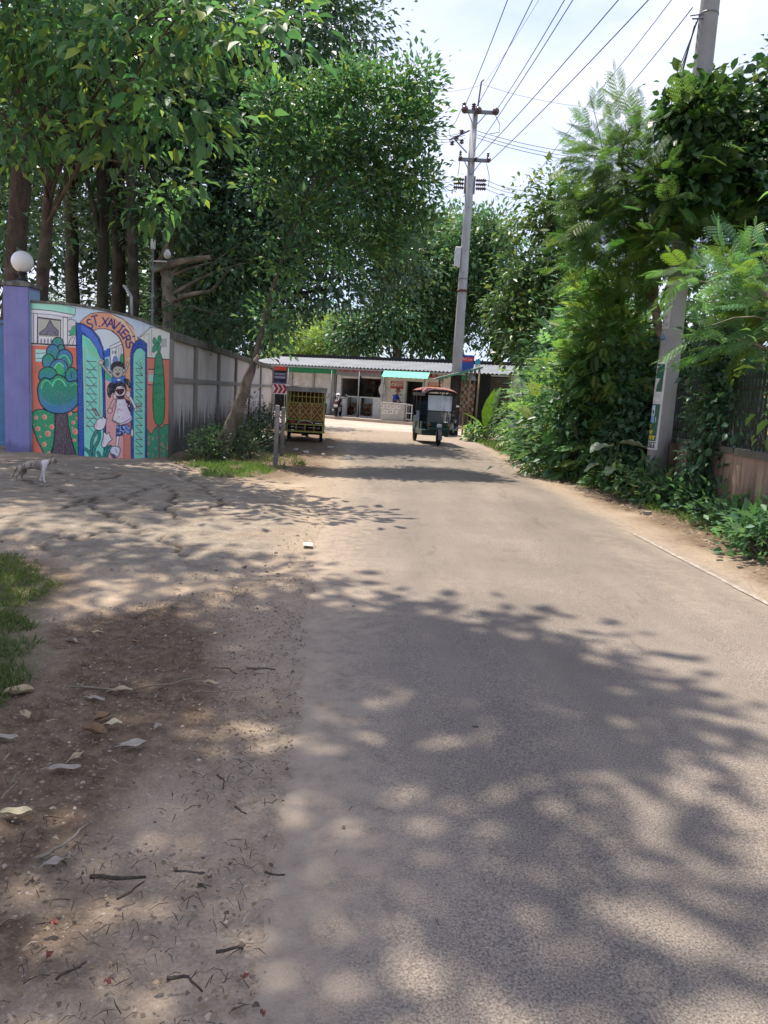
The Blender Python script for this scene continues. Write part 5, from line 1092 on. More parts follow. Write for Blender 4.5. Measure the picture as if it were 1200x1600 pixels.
def poster_pole():
    b = P(1021, 776, 13.2); T = thing('utility_pole', 'thick concrete pole with a torn green and white poster by the roadside', 'utility pole', (b.x, b.y, -.05))
    H = 10.2; rad = lambda z: .188 - .0055 * z
    MB().tube([(0, 0, z) for z in np.linspace(0, H, 8)], [rad(z) for z in np.linspace(0, H, 8)], 28).build('shaft', M_conc, T)
    view = math.atan2(-b.y, -b.x)             # towards the camera
    zz = lambda py: P(1035, py, 13.2).z + .05
    cv = Canvas(211, 985, (206, 206, 204), 1.0); gr = (18, 84, 58)
    cv.poly([(20, 22), (192, 22), (186, 332), (20, 332)], gr); cv.poly([(10, 150), (60, 150), (70, 180), (150, 185), (110, 260), (100, 335), (10, 335)], (196, 196, 196)); cv.stroke([(60, 40), (62, 120)], 26, (214, 214, 210)); cv.stroke([(40, 60), (110, 55)], 12, (214, 214, 210))
    for y in range(345, 470, 14): cv.stroke([(20, y), (170 + (y * 7) % 30, y + 2)], 3, (150, 150, 152))
    cv.poly([(20, 470), (190, 470), (182, 890), (20, 890)], gr); cv.poly([(30, 486), (128, 486), (128, 680), (30, 680)], (178, 204, 222)); cv.poly([(30, 610), (128, 600), (128, 680), (30, 680)], (110, 160, 206)); cv.ell(98, 560, 20, 22, (70, 66, 96)); cv.stroke([(150, 620), (150, 670)], 10, (190, 190, 190))
    Yl = (222, 196, 40)
    for y0, xs in ((705, ('ক',)), (775, ('ত', 'ল')), (835, ('ব', 'স', 'া'))): 
        cv.stroke([(30, y0), (50 + 40 * len(xs), y0)], 8, Yl)
        for k in range(len(xs)): x = 45 + 42 * k; cv.stroke([(x + 22, y0), (x + 22, y0 + 38)], 8, Yl); cv.stroke([(x + 20, y0 + 12), (x - 4, y0 + 22), (x + 20, y0 + 34)], 7, Yl)
    cv.poly([(14, 898), (184, 898), (182, 966), (14, 966)], (28, 30, 34))
    for k, ch in enumerate('98799'):
        x = 38 + 32 * k; g = {'9': [(16, 20), (2, 20), (2, 0), (16, 0), (16, 44), (4, 44)], '8': [(8, 20), (0, 10), (8, 0), (16, 10), (8, 20), (0, 34), (8, 44), (16, 34), (8, 20)], '7': [(0, 0), (16, 0), (6, 44)]}[ch]
        cv.stroke([(x + a, 910 + c) for a, c in g], 6, (214, 214, 214))
    def wrap(z0, z1, a0, a1, off=.004):
        def f(u, v):
            z = z0 + (z1 - z0) * v; a = view - a1 + 0 * u; ang = view + (a0 + (a1 - a0) * u); r = .188 - .0055 * z + off
            return np.c_[r * np.cos(ang), r * np.sin(ang), z]
        return f
    # angle increases to the viewer's right when negative x side is on the left: left edge = view - 100 deg
    painted('poster', cv, 60, 200, wrap(zz(566), zz(703), -R(105), -R(8)), M_print, T)
    cv = Canvas(100, 120, (150, 150, 150)); cv.poly([(10, 60), (50, 20), (90, 60), (90, 110), (10, 110)], (92, 120, 160)); cv.stroke([(14, 96), (90, 92)], 16, (70, 84, 120)); painted('sticker', cv, 20, 20, wrap(zz(518), zz(534), -R(75), -R(30)), M_print, T)
    cv = Canvas(100, 200, (176, 176, 172)); [cv.poly([(x, y), (x + 30, y + 8), (x + 22, y + 40), (x - 6, y + 30)], (140, 140, 138)) for x, y in ((10, 20), (50, 60), (20, 110), (60, 140))]; painted('torn_paper', cv, 14, 20, wrap(zz(484), zz(514), -R(80), -R(20), .003), M_print, T)
    for py in (545, 590, 635, 680): z = zz(py); a = view + R(12); MB().lathe([(.012, 0), (.012, .012)], ((rad(z) - .005) * math.cos(a), (rad(z) - .005) * math.sin(a), z), 8, 'y').build('step_hole', M_black, T)
    for py in (20, 132): z = zz(py); MB().lathe([(rad(z) + .006, 0), (rad(z) + .006, .025)], (0, 0, z), 24).build('strap', M_galv, T)
    MB().tube([(-.12, -.1, zz(30)), (-.30, -.15, zz(34))], .012, 6).tube([(-.12, -.12, zz(24)), (-.34, -.16, zz(30))], .010, 6).build('wire_anchor', M_wire2, T)
    return b
ppb = poster_pole()
for k in range(4):
    e0, e1 = P(1094 - 3 * k, 22 + 6 * k, 13.15), P(1016 + 4 * k, 205 + 8 * k, 18)
    wire('cable in the slack bundle dropping from the poster pole, number %s from the pole side' % ('one', 'two', 'three', 'four')[3 - k], [e0, e1, e1 + (e1 - e0) * 1.2], .12 + .05 * k, .009, M_wire2, 14, 'cable bundle on the poster pole')

# ================================================================ LOW WALL AND RAILINGS ON THE FAR SIDE
M_pink = stained('pinkish_plaster', (.36, .26, .20), .55, 1.4, (.05, .045, .04)); M_pier = stained('brown_pier', (.13, .085, .06), .5, 3.0); M_iron = plain('dark_iron', (.03, .032, .03), .6)
rx = lambda y: 4.72 + .055 * (y - 9.5)
lw = thing('railing_wall', 'low pinkish plastered wall topped with dark iron railings behind the plants', 'wall'); lw['kind'] = 'thing'
def lbox(y0, y1, off0, off1, z0, z1): 
    vs = [(rx(y) + o, y, z) for y in (y0, y1) for o in (off0, off1) for z in (z0, z1)]
    return MB().add(vs, [(0, 1, 3, 2), (4, 6, 7, 5), (0, 4, 5, 1), (2, 3, 7, 6), (0, 2, 6, 4), (1, 5, 7, 3)])
PB = [3.6, 7.6, 11.75, 15.9, 20.0, 24.2]
for a, b in zip(PB[:-1], PB[1:]):
    lbox(a + .2, b - .2, 0, .14, -.2, .96).build('panel', M_pink, lw); lbox(a + .2, b - .2, -.03, .17, .962, 1.05).build('coping', M_cope, lw); lbox(a + .2, b - .2, -.03, .0 - .003, -.2, .28).build('footing', M_pier, lw)
    for z in (1.18, 1.86): lbox(a + .2, b - .2, .05, .085, z, z + .03).build('rail', M_iron, lw)
    y = a + .3; first = None
    while y < b - .25:
        if first is None: first = MB().box((0, 0, .475), (.022, .022, .95)).add([(-.02, -.02, .952), (.02, -.02, .952), (.02, .02, .952), (-.02, .02, .952), (0, 0, 1.06)], [(0, 1, 4), (1, 2, 4), (2, 3, 4), (3, 0, 4)]).build('railing_bar', M_iron, lw); o = first
        else: o = first.copy(); C.objects.link(o)
        o.location = (rx(y) + .067, y, 1.05); y += .125
for y in PB: pr = lbox(y - .19, y + .19, -.10, .28, -.2, 2.75).build('pier', M_pier, lw); MB().box((rx(y) + .09, y, 2.79), (.46, .46, .07)).build('cap', M_cope, pr)
cv = Canvas(80, 150, (190, 186, 182)); cv.poly([(0, 100), (80, 100), (80, 150), (0, 150)], (170, 40, 52)); cv.poly([(0, 0), (80, 0), (80, 22), (0, 22)], (150, 36, 46)); [cv.stroke([(12, 34 + 16 * k), (66, 30 + 16 * k)], 6, (90, 70, 74)) for k in range(4)]
y_ = PB[2] - .194; x_ = rx(y_)
painted('bill', cv, 10, 14, lambda u, v: np.c_[x_ + .02 + .2 * u, np.full(u.shape, y_ - .012), 2.28 - .36 * v], M_print, lw)
tag(MB().sheet(lambda u, v: (5.3 + 40 * u, 2 + 60 * v, .12 + .3 * u), 10, 20).build('lawn', dirt_mat('lawn_grass', (.16, .20, .03), (.26, .30, .05), 2.0)), kind='structure')
yh = thing('yellow_house', 'pale yellow house wall glimpsed through the iron railings', 'house', (12.2, 21, 0))
M_yelw = plain('yellow_wash', (.62, .56, .20), .85); MB().box((3, 2.5, 1.7), (7, 5, 3.4)).build('wall', M_yelw, yh); MB().box((3, 2.5, 3.5), (7.6, 5.6, .2)).build('roof', M_cope, yh)
for x in (.8, 3.4): w_ = MB().box((x, -.01, 1.6), (1.1, .06, 1.2)).build('window', M_white, yh); MB().box((x, -.045, 1.6), (.95, .02, 1.05)).build('pane', M_glass, w_)

# two short concrete posts, a camera mast in the trees
for k, (px, py, pt) in enumerate(((430, 730, 633), (440, 712, 636))):
    q = G(px, py); h = P(px + 5, pt, q.y).z
    t = thing('concrete_post', ('taller', 'farther')[k] + ' of two square concrete posts standing on the verge near the cargo rickshaw', 'post', (q.x, q.y, -.05), R(12), 'concrete posts on the verge')
    MB().box((0, 0, (h + .05) / 2), (.085, .085, h + .05), None, .96, .012).build('shaft', M_post, t)
    for z in (.25, .7, 1.0): MB().lathe([(.066, 0), (.067, .008)], (0, 0, z), 8).build('wire_wrap', M_galv, t)
cm = P(238, 470, 17.5); t = thing('camera_mast', 'thin pale mast with a small camera and lamp among the dark trees', 'mast', (cm.x, cm.y, 0))
zt = P(240, 380, 17.5).z; MB().tube([(0, 0, 0), (0, 0, zt)], .022, 8).build('pole', M_galv, t); MB().box((0, 0, zt - .02), (.09, .09, .22), None, 1, .015).build('aerial', M_white, t); MB().tube([(0, 0, zt - .38), (.32, -.05, zt - .38)], .018, 6).build('arm', M_white, t); MB().lathe([(.03, .14), (.075, .06), (.08, 0), (.04, -.05), (.001, -.06)], (.33, -.05, zt - .26), 12).build('camera_dome', M_white, t)

# ================================================================ PLANTS
def norm(a): return a / (np.linalg.norm(a, axis=1, keepdims=True) + 1e-9)
# leaf templates: (along, side, up) vertices and quads
T_DIA = (np.array([(0, 0, 0), (.45, -.5, .06), (1, 0, -.08), (.45, .5, .06)], float), np.array([(0, 1, 2, 3)]))
T_FOLD = (np.array([(0, 0, 0), (.42, -.5, .12), (1, 0, -.12), (.45, 0, 0), (.42, .5, .12)], float), np.array([(0, 1, 2, 3), (0, 3, 2, 4)]))
T_BROAD = (np.array([(0, 0, 0), (.22, -.36, .07), (.58, -.46, .06), (1, 0, -.22), (.58, 0, -.03), (.22, 0, 0), (.22, .36, .07), (.58, .46, .06)], float), np.array([(0, 1, 5, 5), (1, 2, 4, 5), (2, 3, 4, 4), (0, 5, 6, 6), (5, 4, 7, 6), (4, 3, 7, 7)]))
T_BROAD = (T_BROAD[0], np.array([(0, 1, 2, 5), (5, 2, 3, 4), (0, 5, 7, 6), (5, 4, 3, 7)]))
def pinnate(pairs, ll, lw, droop=.25, terminal=True, ang=1.05):
    V, Fq = [], []
    for k in range(pairs):
        t = .12 + .85 * k / pairs; z = -droop * t * t; sc = (.55 + .9 * math.sin(math.pi * (.18 + .72 * t))) * .8
        for s in (-1, 1):
            d = np.array((math.cos(ang), s * math.sin(ang), -.28)); p = np.array((t, 0, z)); sd = np.array((-s * math.sin(ang), math.cos(ang), 0)) * lw * sc * .5; L = ll * sc
            n = len(V); V += [p, p + d * L * .5 + sd, p + d * L, p + d * L * .5 - sd]; Fq.append((n, n + 1, n + 2, n + 3))
    if terminal: n = len(V); p = np.array((.95, 0, -droop)); V += [p, p + (ll * .5, lw * .5, -.03), p + (ll, 0, -.08), p + (ll * .5, -lw * .5, -.03)]; Fq.append((n, n + 1, n + 2, n + 3))
    n = len(V); V += [(0, -.008, 0), (0, .008, 0), (.5, .006, -droop * .25), (.5, -.006, -droop * .25), (1, 0.003, -droop), (1, -.003, -droop)]; Fq += [(n, n + 1, n + 2, n + 3), (n + 3, n + 2, n + 4, n + 5)]
    return np.array([np.array(v, float) for v in V]), np.array(Fq)
def bipinnate(pairs, sub, droop=.3):
    """feathery leaf: side branches that each carry rows of small leaflets"""
    v1, f1 = pinnate(sub, .17, .095, .12, True, 1.15); V, Fq = [], []; n = 0
    for k in range(pairs):
        t = .15 + .8 * k / pairs; L = .48 * math.sin(math.pi * (.22 + .62 * t))
        for s in (-1, 1):
            a = 1.0; x = np.array((math.cos(a), s * math.sin(a), -.25)); y = np.array((-s * math.sin(a), math.cos(a), 0.)); z = np.cross(x, y) * (1 if s > 0 else 1)
            q = np.array((t, 0, -droop * t * t)) + (v1[:, :1] * x + v1[:, 1:2] * y + v1[:, 2:] * np.array((0, 0, 1.))) * L; V.append(q); Fq.append(f1 + n); n += len(q)
    q = np.array((.95, 0, -droop * .9)) + v1 * .36; V.append(q); Fq.append(f1 + n); n += len(q)
    r_ = np.array([(0, -.006, 0), (0, .006, 0), (.5, .005, -droop * .25), (.5, -.005, -droop * .25), (1, .002, -droop), (1, -.002, -droop)]); V.append(r_); Fq.append(np.array([(0, 1, 2, 3), (3, 2, 4, 5)]) + n)
    return np.vstack(V), np.vstack(Fq)
T_NEEM = pinnate(8, .36, .13, .30); T_PINN = pinnate(6, .34, .17, .22); T_FEATHER = bipinnate(6, 7); T_SPRAY = pinnate(3, .55, .26, .15)
def leaf_arrays(pos, d, n, L, W, tmpl, c):
    v, f = tmpl; d = norm(d); s = norm(np.cross(n, d)); u = np.cross(d, s); k = len(v); N = len(pos)
    V = pos[:, None] + d[:, None] * (v[None, :, :1] * L[:, None, None]) + s[:, None] * (v[None, :, 1:2] * W[:, None, None]) + u[:, None] * (v[None, :, 2:] * L[:, None, None])
    Fq = (f[None] + (np.arange(N) * k)[:, None, None]).reshape(-1, 4)
    return V.reshape(-1, 3), Fq, np.repeat(c, k, 0)
def leaf_cols(rng, N, c1, c2, young=None, py=0.0):
    t = rng.random(N)[:, None]; c1, c2 = np.array(c1) * 1.42, np.array(c2) * 1.42; c = np.array(c1) * (1 - t) + np.array(c2) * t; c *= rng.uniform(.8, 1.2, (N, 1))
    if young is not None: m = rng.random(N) < py; c[m] = np.array(young) * rng.uniform(.8, 1.15, (m.sum(), 1))
    return np.clip(c, .004, 1)
def crown_points(rng, lobes, n):
    w = np.array([l[2] if len(l) > 2 else l[1][0] * l[1][1] + l[1][1] * l[1][2] for l in lobes], float); w /= w.sum()
    idx = rng.choice(len(lobes), n, p=w); c = np.array([l[0] for l in lobes])[idx]; r = np.array([l[1] for l in lobes])[idx]
    q = norm(rng.normal(size=(n, 3))); rad = rng.random((n, 1)) ** .42
    q2 = q * rad * (1 + .22 * np.sin(q[:, :1] * 5 + q[:, 1:2] * 7 + idx[:, None]))
    return c + q2 * r, norm(q * r + np.array((0, 0, .25)))
def crown_mesh(name, parent, mat, rng, lobes, ncl, per, L, W, tmpl, c1, c2, young=None, py=0.0, cr=.45, droop=.35, flat=.7, keep=None, base=(0, 0, 0), upn=1.0):
    cc, out = crown_points(rng, lobes, ncl)
    if keep is not None: m = keep(cc); cc, out = cc[m], out[m]
    N = len(cc) * per; c = np.repeat(cc, per, 0); o = np.repeat(out, per, 0); off = rng.normal(size=(N, 3)) * cr * .5; off[:, 2] *= flat
    d = norm(off) * .9 + o * .7 + rng.normal(size=(N, 3)) * .35; d[:, 2] -= droop
    n = np.array((0, 0, upn)) + o * .35 + rng.normal(size=(N, 3)) * .45
    Ls = L * rng.uniform(.45, 1.35, N); tone = np.repeat(rng.uniform(.72, 1.3, (len(cc), 1)) * (1 + rng.normal(size=(len(cc), 3)) * (.10, .03, .12)), per, 0)
    V, Fq, cl = leaf_arrays(c + off - np.array(base), d, n, Ls, Ls * W * np.clip(rng.normal(1, .12, N), .7, 1.4), tmpl, np.clip(leaf_cols(rng, N, c1, c2, young, py) * tone, .004, 1))
    return mesh_np(name, V, Fq, mat, parent, False, cl), cc
def limb(mb, a, b, r0, r1, rng, bend=.25, n=6, k=6):
    a, b = Vector(a), Vector(b); L = (b - a).length; m = a.lerp(b, .5) + Vector((rng.uniform(-1, 1) * bend * L * .4, rng.uniform(-1, 1) * bend * L * .4, bend * L * .5)); pts = []
    for i in range(n + 1): t = i / n; pts.append(a * (1 - t) ** 2 + m * 2 * t * (1 - t) + b * t * t)
    mb.tube(pts, [r0 + (r1 - r0) * (i / n) for i in range(n + 1)], k, False); return pts
def tree(name, label, trunk, radii, lobes, ncl, per, L, W, tmpl, c1, c2, lmat, bmat, seed, limbs=10, young=None, py=0.0, cr=.5, droop=.35, group=None, keep=None, cat='tree', starts=(.45, 1.0), limb_r=.35, upn=1.0, twigs=0):
    rng = np.random.default_rng(seed); b = Vector(trunk[0]); T = thing(name, label, cat, b, 0, group)
    tr = [Vector(p) - b for p in trunk]
    t_ = MB(); n = len(tr); fine, fr = [], []
    for i in range(n - 1):
        for k in range(4): t = k / 4; fine.append(tr[i].lerp(tr[i + 1], t) + Vector((rng.uniform(-1, 1), rng.uniform(-1, 1), 0)) * radii[i] * .12 * (i + k > 0)); fr.append((radii[i] * (1 - t) + radii[i + 1] * t) * rng.uniform(.93, 1.07))
    fine.append(tr[-1]); fr.append(radii[-1]); fr[0] *= 1.25
    t_.tube(fine, fr, 12).build('trunk', bmat, T)
    crn, cc = crown_mesh('crown', T, lmat, rng, lobes, ncl, per, L, W, tmpl, c1, c2, young, py, cr, droop, .7, keep, tuple(b), upn)
    if limbs:
        bm_ = MB(); sel = rng.choice(len(cc), min(limbs, len(cc)), replace=False)
        for i in sel:
            f = rng.uniform(*starts); k = min(int(f * (len(fine) - 1)), len(fine) - 2); r0 = max(.012, fr[k] * limb_r * rng.uniform(.6, 1.2))
            pts = limb(bm_, fine[k], Vector(cc[i]) - b, r0, .008, rng)
            for _ in range(twigs):
                j = rng.integers(2, len(pts) - 1); q = pts[j] + Vector(rng.normal(size=3)) * .5; limb(bm_, pts[j], q, r0 * .35, .005, rng, .2, 3, 5)
        bm_.build('branches', bmat, T)
    return T
LM = leafmat('leaf_glossy', .38, .38, .40); LM2 = leafmat('leaf_thin', .52, .45, .3); LMd = leafmat('leaf_leathery', .26, .34, .38, (1.1, 1.1, .5))
BK = bark('bark_grey', (.07, .06, .05), (.16, .135, .11)); BKr = bark('bark_reddish', (.05, .036, .029), (.11, .08, .062), 9, .3); BKd = bark('bark_dark', (.035, .03, .025), (.09, .075, .06), 9, .4); BKl = bark('bark_scarred', (.06, .047, .037), (.17, .135, .105), 7, .3); BKp = bark('bark_pale', (.15, .125, .095), (.30, .255, .20), 8, .3)
g_dk1, g_dk2 = (.043, .084, .054), (.082, .146, .086); g_md1, g_md2 = (.056, .120, .064), (.100, .190, .090); g_lt1, g_lt2 = (.098, .195, .075), (.17, .29, .105); g_y = (.27, .38, .10)
def lobe(px, py, Y, rx_, ry, rz, w=None): c = P(px, py, Y); return ((c.x, c.y, c.z), (rx_, ry, rz)) + ((w,) if w else ())
def tr_at(px_list, Ys): return [P(px, py, Y) for (px, py), Y in zip(px_list, Ys)]

# ---- tree whose crown spreads over the road from outside the picture and shades the near ground
def SL(px, py, z, rx_, ry, w):
    """a lobe of the high crown whose shade falls where the photograph shows it"""
    g = G(px, py); k = z * math.cos(SUN_EL) / math.sin(SUN_EL); return ((g.x + k * math.sin(SUN_AZ), g.y + k * math.cos(SUN_AZ), z), (rx_, ry, .55), w)
SUNGAP = gp([(60, 1290), (230, 1175), (400, 1120), (470, 1130), (480, 1250), (330, 1300), (150, 1310)])
def kp(cc):
    k = cc[:, 2] * (math.cos(SUN_EL) / math.sin(SUN_EL)); return ~inpoly(cc[:, 0] - k * math.sin(SUN_AZ), cc[:, 1] - k * math.cos(SUN_AZ), SUNGAP)
tree('shade_tree', 'tall spreading tree whose dappled shade covers the near road', [(-6.2, 3.0, -.1), (-6.0, 3.6, 4.0), (-4.6, 4.6, 8.0), (-1.2, 6.2, 11.4)], [.36, .30, .24, .12],
     [SL(700, 1040, 12.2, .85, .95, 7), SL(560, 985, 12.0, .6, .8, 3.5), SL(900, 1110, 12.4, .45, .2, 1.4), SL(600, 1320, 11.8, .5, .28, 1.5), SL(930, 1340, 12.2, .22, .12, .5), SL(640, 1560, 11.6, .5, .2, 1.0), SL(150, 1020, 11.6, 1.3, 1.0, 5.5), SL(40, 1180, 11.2, .8, .45, 2.4), SL(40, 1480, 10.8, .6, .35, 2.0), SL(330, 1000, 11.8, .6, .6, 2), SL(380, 1420, 11.4, .4, .2, .5), SL(-250, 1150, 11, 1.2, 1.0, 4), SL(330, 900, 12, 1.3, .8, 2.0), SL(60, 880, 11.5, 1.6, .9, 4.5), SL(60, 770, 16, 1.6, 1.0, 5.5), SL(190, 800, 16, 1.0, .8, 2.6), SL(140, 742, 16, 1.2, 1.0, 2.6), SL(-150, 780, 15, 1.5, 1.2, 3)], 390, 26, .22, .52, T_FOLD, g_md1, g_lt1, LM, BK, 3, 26, None, 0, .55, .4, None, kp)

# ---- the wood behind the school wall
big = tree('jackfruit_tree', 'huge dark evergreen tree with dense crown behind the boundary wall', tr_at([(300, 690), (305, 560), (330, 420), (360, 250), (400, 60)], [23, 23, 23, 23.2, 23.5]), [.40, .36, .30, .22, .10],
     [lobe(430, 60, 23.5, 3.0, 2.6, 2.6), lobe(520, 20, 24, 1.5, 1.6, 2.2), lobe(330, 200, 22.5, 2.2, 2.4, 2.2), lobe(480, 230, 23.5, 2.2, 2.4, 2.2), lobe(410, 330, 22.0, 2.2, 2.2, 2.0), lobe(580, 310, 22.5, 1.4, 1.9, 1.6), lobe(520, 400, 22, 1.9, 2.0, 1.7), lobe(400, 440, 22.5, 1.7, 1.8, 1.2), lobe(270, 60, 23, 2.5, 2.4, 2.4), lobe(330, 440, 23.0, 1.6, 1.8, 1.4), lobe(630, 400, 23.5, .8, 1.2, .8)],
     1500, 30, .20, .48, T_FOLD, g_dk1, g_dk2, LMd, BKd, 5, 46, (.10, .15, .03), .03, .75, .35, None, None, 'tree', (.3, 1.0), .45, .9, 2)
# leaning tree in front of the boundary wall
q = G(344, 719); Yl = q.y
lean = tree('leaning_tree', 'leaning roadside tree with scarred trunk growing before the grey wall', [q] + tr_at([(352, 690), (371, 640), (384, 603), (398, 562), (420, 470), (452, 370), (490, 285), (540, 205)], [Yl, Yl, Yl + .1, Yl + .1, Yl + .2, Yl + .3, Yl + .4, Yl + .6]), [.17, .15, .125, .11, .062, .042, .032, .024, .014],
     [lobe(490, 165, 16.0, .5, .7, .38), lobe(545, 140, 16.2, .48, .7, .36), lobe(605, 135, 16.5, .45, .6, .38), lobe(652, 125, 16.6, .3, .5, .42), lobe(640, 200, 16.5, .45, .7, .42), lobe(570, 215, 16.0, .55, .7, .42), lobe(500, 235, 15.6, .5, .6, .40), lobe(650, 275, 16.6, .42, .7, .42), lobe(595, 290, 16.2, .5, .7, .42), lobe(530, 305, 15.8, .48, .6, .40), lobe(655, 345, 16.8, .36, .6, .36), lobe(600, 375, 16.5, .5, .7, .36), lobe(540, 390, 16.0, .45, .6, .36), lobe(465, 335, 15.5, .34, .4, .5), lobe(445, 415, 15.4, .3, .35, .42), lobe(432, 500, 15.3, .22, .28, .42), lobe(440, 215, 15.8, .45, .5, .36), lobe(425, 150, 16.0, .42, .5, .34), lobe(420, 285, 15.9, .36, .4, .36)],
     560, 26, .15, .46, T_FOLD, g_md1, g_lt1, LM, BKl, 9, 13, g_y, .10, .42, .15, None, None, 'tree', (.74, 1.0), .42, .8, 2)
st_ = MB(); limb(st_, P(398, 565, Yl) - q, P(405, 556, Yl) - q, .05, .045, np.random.default_rng(1), .0, 2, 8); st_.tube([P(405, 556, Yl) - q, P(405.4, 555.6, Yl) - q], [.045, .001], 8); st_.build('cut_stub', BKp, lean)
# slender and stout trunks just behind the painted wall, carrying big pale leaves
bl_ = tree('big_leaf_tree', 'slender tree with large bright leaves overhanging the painted wall', tr_at([(60, 560), (66, 440), (75, 320), (82, 200), (88, 90)], [15.4, 15.3, 15.2, 15, 14.8]), [.13, .12, .10, .08, .05],
     [lobe(90, 70, 13.6, 1.4, 1.5, .9), lobe(220, 60, 12.4, 1.3, 1.4, .85), lobe(330, 30, 11.4, 1.0, 1.1, .5), lobe(310, 185, 12.0, .75, .9, .45), lobe(190, 200, 13, .9, 1.1, .6), lobe(250, 300, 13.6, .55, .8, .5), lobe(40, 210, 14, .8, .9, .5), lobe(10, 20, 13, 1.2, 1.3, .8), lobe(420, 40, 11.0, .55, .7, .3)],
     300, 10, .24, .46, T_BROAD, g_md1, g_lt1, LM2, BKr, 14, 26, g_y, .16, .5, .55, None, None, 'tree', (.45, 1.0), .4, 1.1, 2)
tree('stout_tree', 'stout reddish trunk rising behind the gate pillar', tr_at([(16, 560), (22, 420), (34, 250), (42, 110), (50, -60)], [17, 17, 16.9, 16.8, 16.6]), [.24, .22, .19, .16, .12],
     [lobe(30, 30, 17, 2.0, 1.8, 1.6), lobe(-60, 180, 17, 1.6, 1.6, 1.5), lobe(110, 130, 17.6, 1.2, 1.3, 1.2), lobe(10, 330, 18.2, 1.0, 1.2, 1.3), lobe(0, -160, 16.5, 1.9, 1.6, 1.0), lobe(-150, -120, 15, 1.8, 1.8, 1.0), lobe(100, -420, 13.5, 1.8, 1.6, .8), lobe(-120, -420, 12.5, 1.8, 1.6, .8)], 640, 20, .22, .45, T_FOLD, g_dk2, g_md2, LM, BKr, 15, 22, None, 0, .6, .4, None, None, 'tree', (.5, 1), .4, 1.0, 1)
# dark trunks deeper in the wood: one object each
rngw = np.random.default_rng(77)
wood = [(158, 19.5, .15, 'dark straight trunk nearest the camera mast side of the wood, above the painted gate'), (184, 21.0, .19, 'thick dark trunk standing behind the painted archway'), (207, 19.0, .13, 'thin dark trunk just behind the bent steel bracket'), (112, 22.0, .21, 'wide dark trunk behind the painted tree'), (246, 22.5, .15, 'dark trunk beside the camera mast'), (282, 25.0, .17, 'dark trunk deep in the wood above the grey wall start')]
for k, (px, Y, r, lab) in enumerate(wood):
    dx = rngw.uniform(-14, 14)
    tree('wood_tree', lab, tr_at([(px, 620), (px + 2, 470), (px + dx * .4, 300), (px + dx, 120), (px + dx * 1.5, -80)], [Y] * 5), [r, r * .95, r * .8, r * .6, r * .4],
         [lobe(px + dx, 60, Y, 2.0, 1.9, 2.0), lobe(px + dx - 40, 200, Y + 1, 1.5, 1.5, 1.1), lobe(px + 50, 160, Y + 1.2, 1.6, 1.6, 1.3), lobe(px + 10, 330 + 20 * (k % 2), Y + 1.5, .9, 1.2, .6)], 330, 20, .20, .48, T_DIA, g_dk1, g_dk2, LMd, BKd, 100 + k, 16, (.12, .18, .04), .03, .7, .35, 'trees of the wood behind the school wall', None, 'tree', (.4, 1), .4, 1.0, 1)
# pale crooked limbs of a low tree
low = tree('crooked_tree', 'low crooked tree with pale bare limbs above the boundary wall', tr_at([(262, 560), (264, 500), (262, 452), (258, 415)], [19.5, 19.4, 19.4, 19.5]), [.17, .16, .14, .12], [lobe(300, 500, 19.2, .9, 1.0, .55), lobe(350, 400, 19.8, 1.2, 1.2, 1.0), lobe(270, 340, 19.6, .9, 1.0, .8), lobe(380, 505, 19.5, 1.2, 1.1, .6)], 170, 18, .19, .46, T_FOLD, g_dk2, g_md1, LM, BKp, 31, 8, g_y, .06, .5, .35)
lb = MB(); r1 = np.random.default_rng(4); bs = P(262, 560, 19.5)
for a, b, ra, rb in (((258, 415), (330, 402), .11, .05), ((244, 420), (262, 380), .07, .04), ((262, 380), (300, 300), .05, .025), ((262, 470), (330, 455), .08, .04), ((330, 455), (360, 420), .04, .02), ((258, 415), (236, 425), .10, .06)): limb(lb, P(*a, 19.4) - bs, P(*b, 19.1) - bs, ra, rb, r1, .12, 6, 8)
lb.build('bare_limbs', BKp, low)
# trees closing the view deeper behind the wall
deep = tree('far_wood_tree', 'dark broad tree closing the wood behind the gate pillar', [P(-40, 600, 32), P(-40, 450, 32), P(-36, 200, 32)], [.3, .26, .15], [((P(-40, 330, 32).x, 32, P(-40, 330, 32).z), (4.2, 3.0, 4.0)), ((P(20, 200, 32).x, 33, P(20, 160, 32).z), (3.4, 3.0, 3.2))], 620, 20, .34, .5, T_DIA, g_dk1, g_dk2, LMd, BKd, 51, 14, None, 0, 1.1, .35, 'far trees of the wood')
for k, (px, py, Y, s, lab) in enumerate(((70, 520, 40, .5, 'dark tree far behind the painted tree on the wall'), (230, 470, 36, .9, 'dark tree far behind the camera mast'), (330, 470, 33, .85, 'dark tree filling the gap under the big evergreen crown'), (290, 520, 30, .6, 'low dark tree behind the near panels of the grey wall'))):
    c = copy_tree(deep); o = P(px, 620, Y); c.location = (o.x, o.y, 0); c.scale = (s, s, s * .8); c.rotation_euler = (0, 0, 1.3 + 2.1 * k); c['label'] = lab
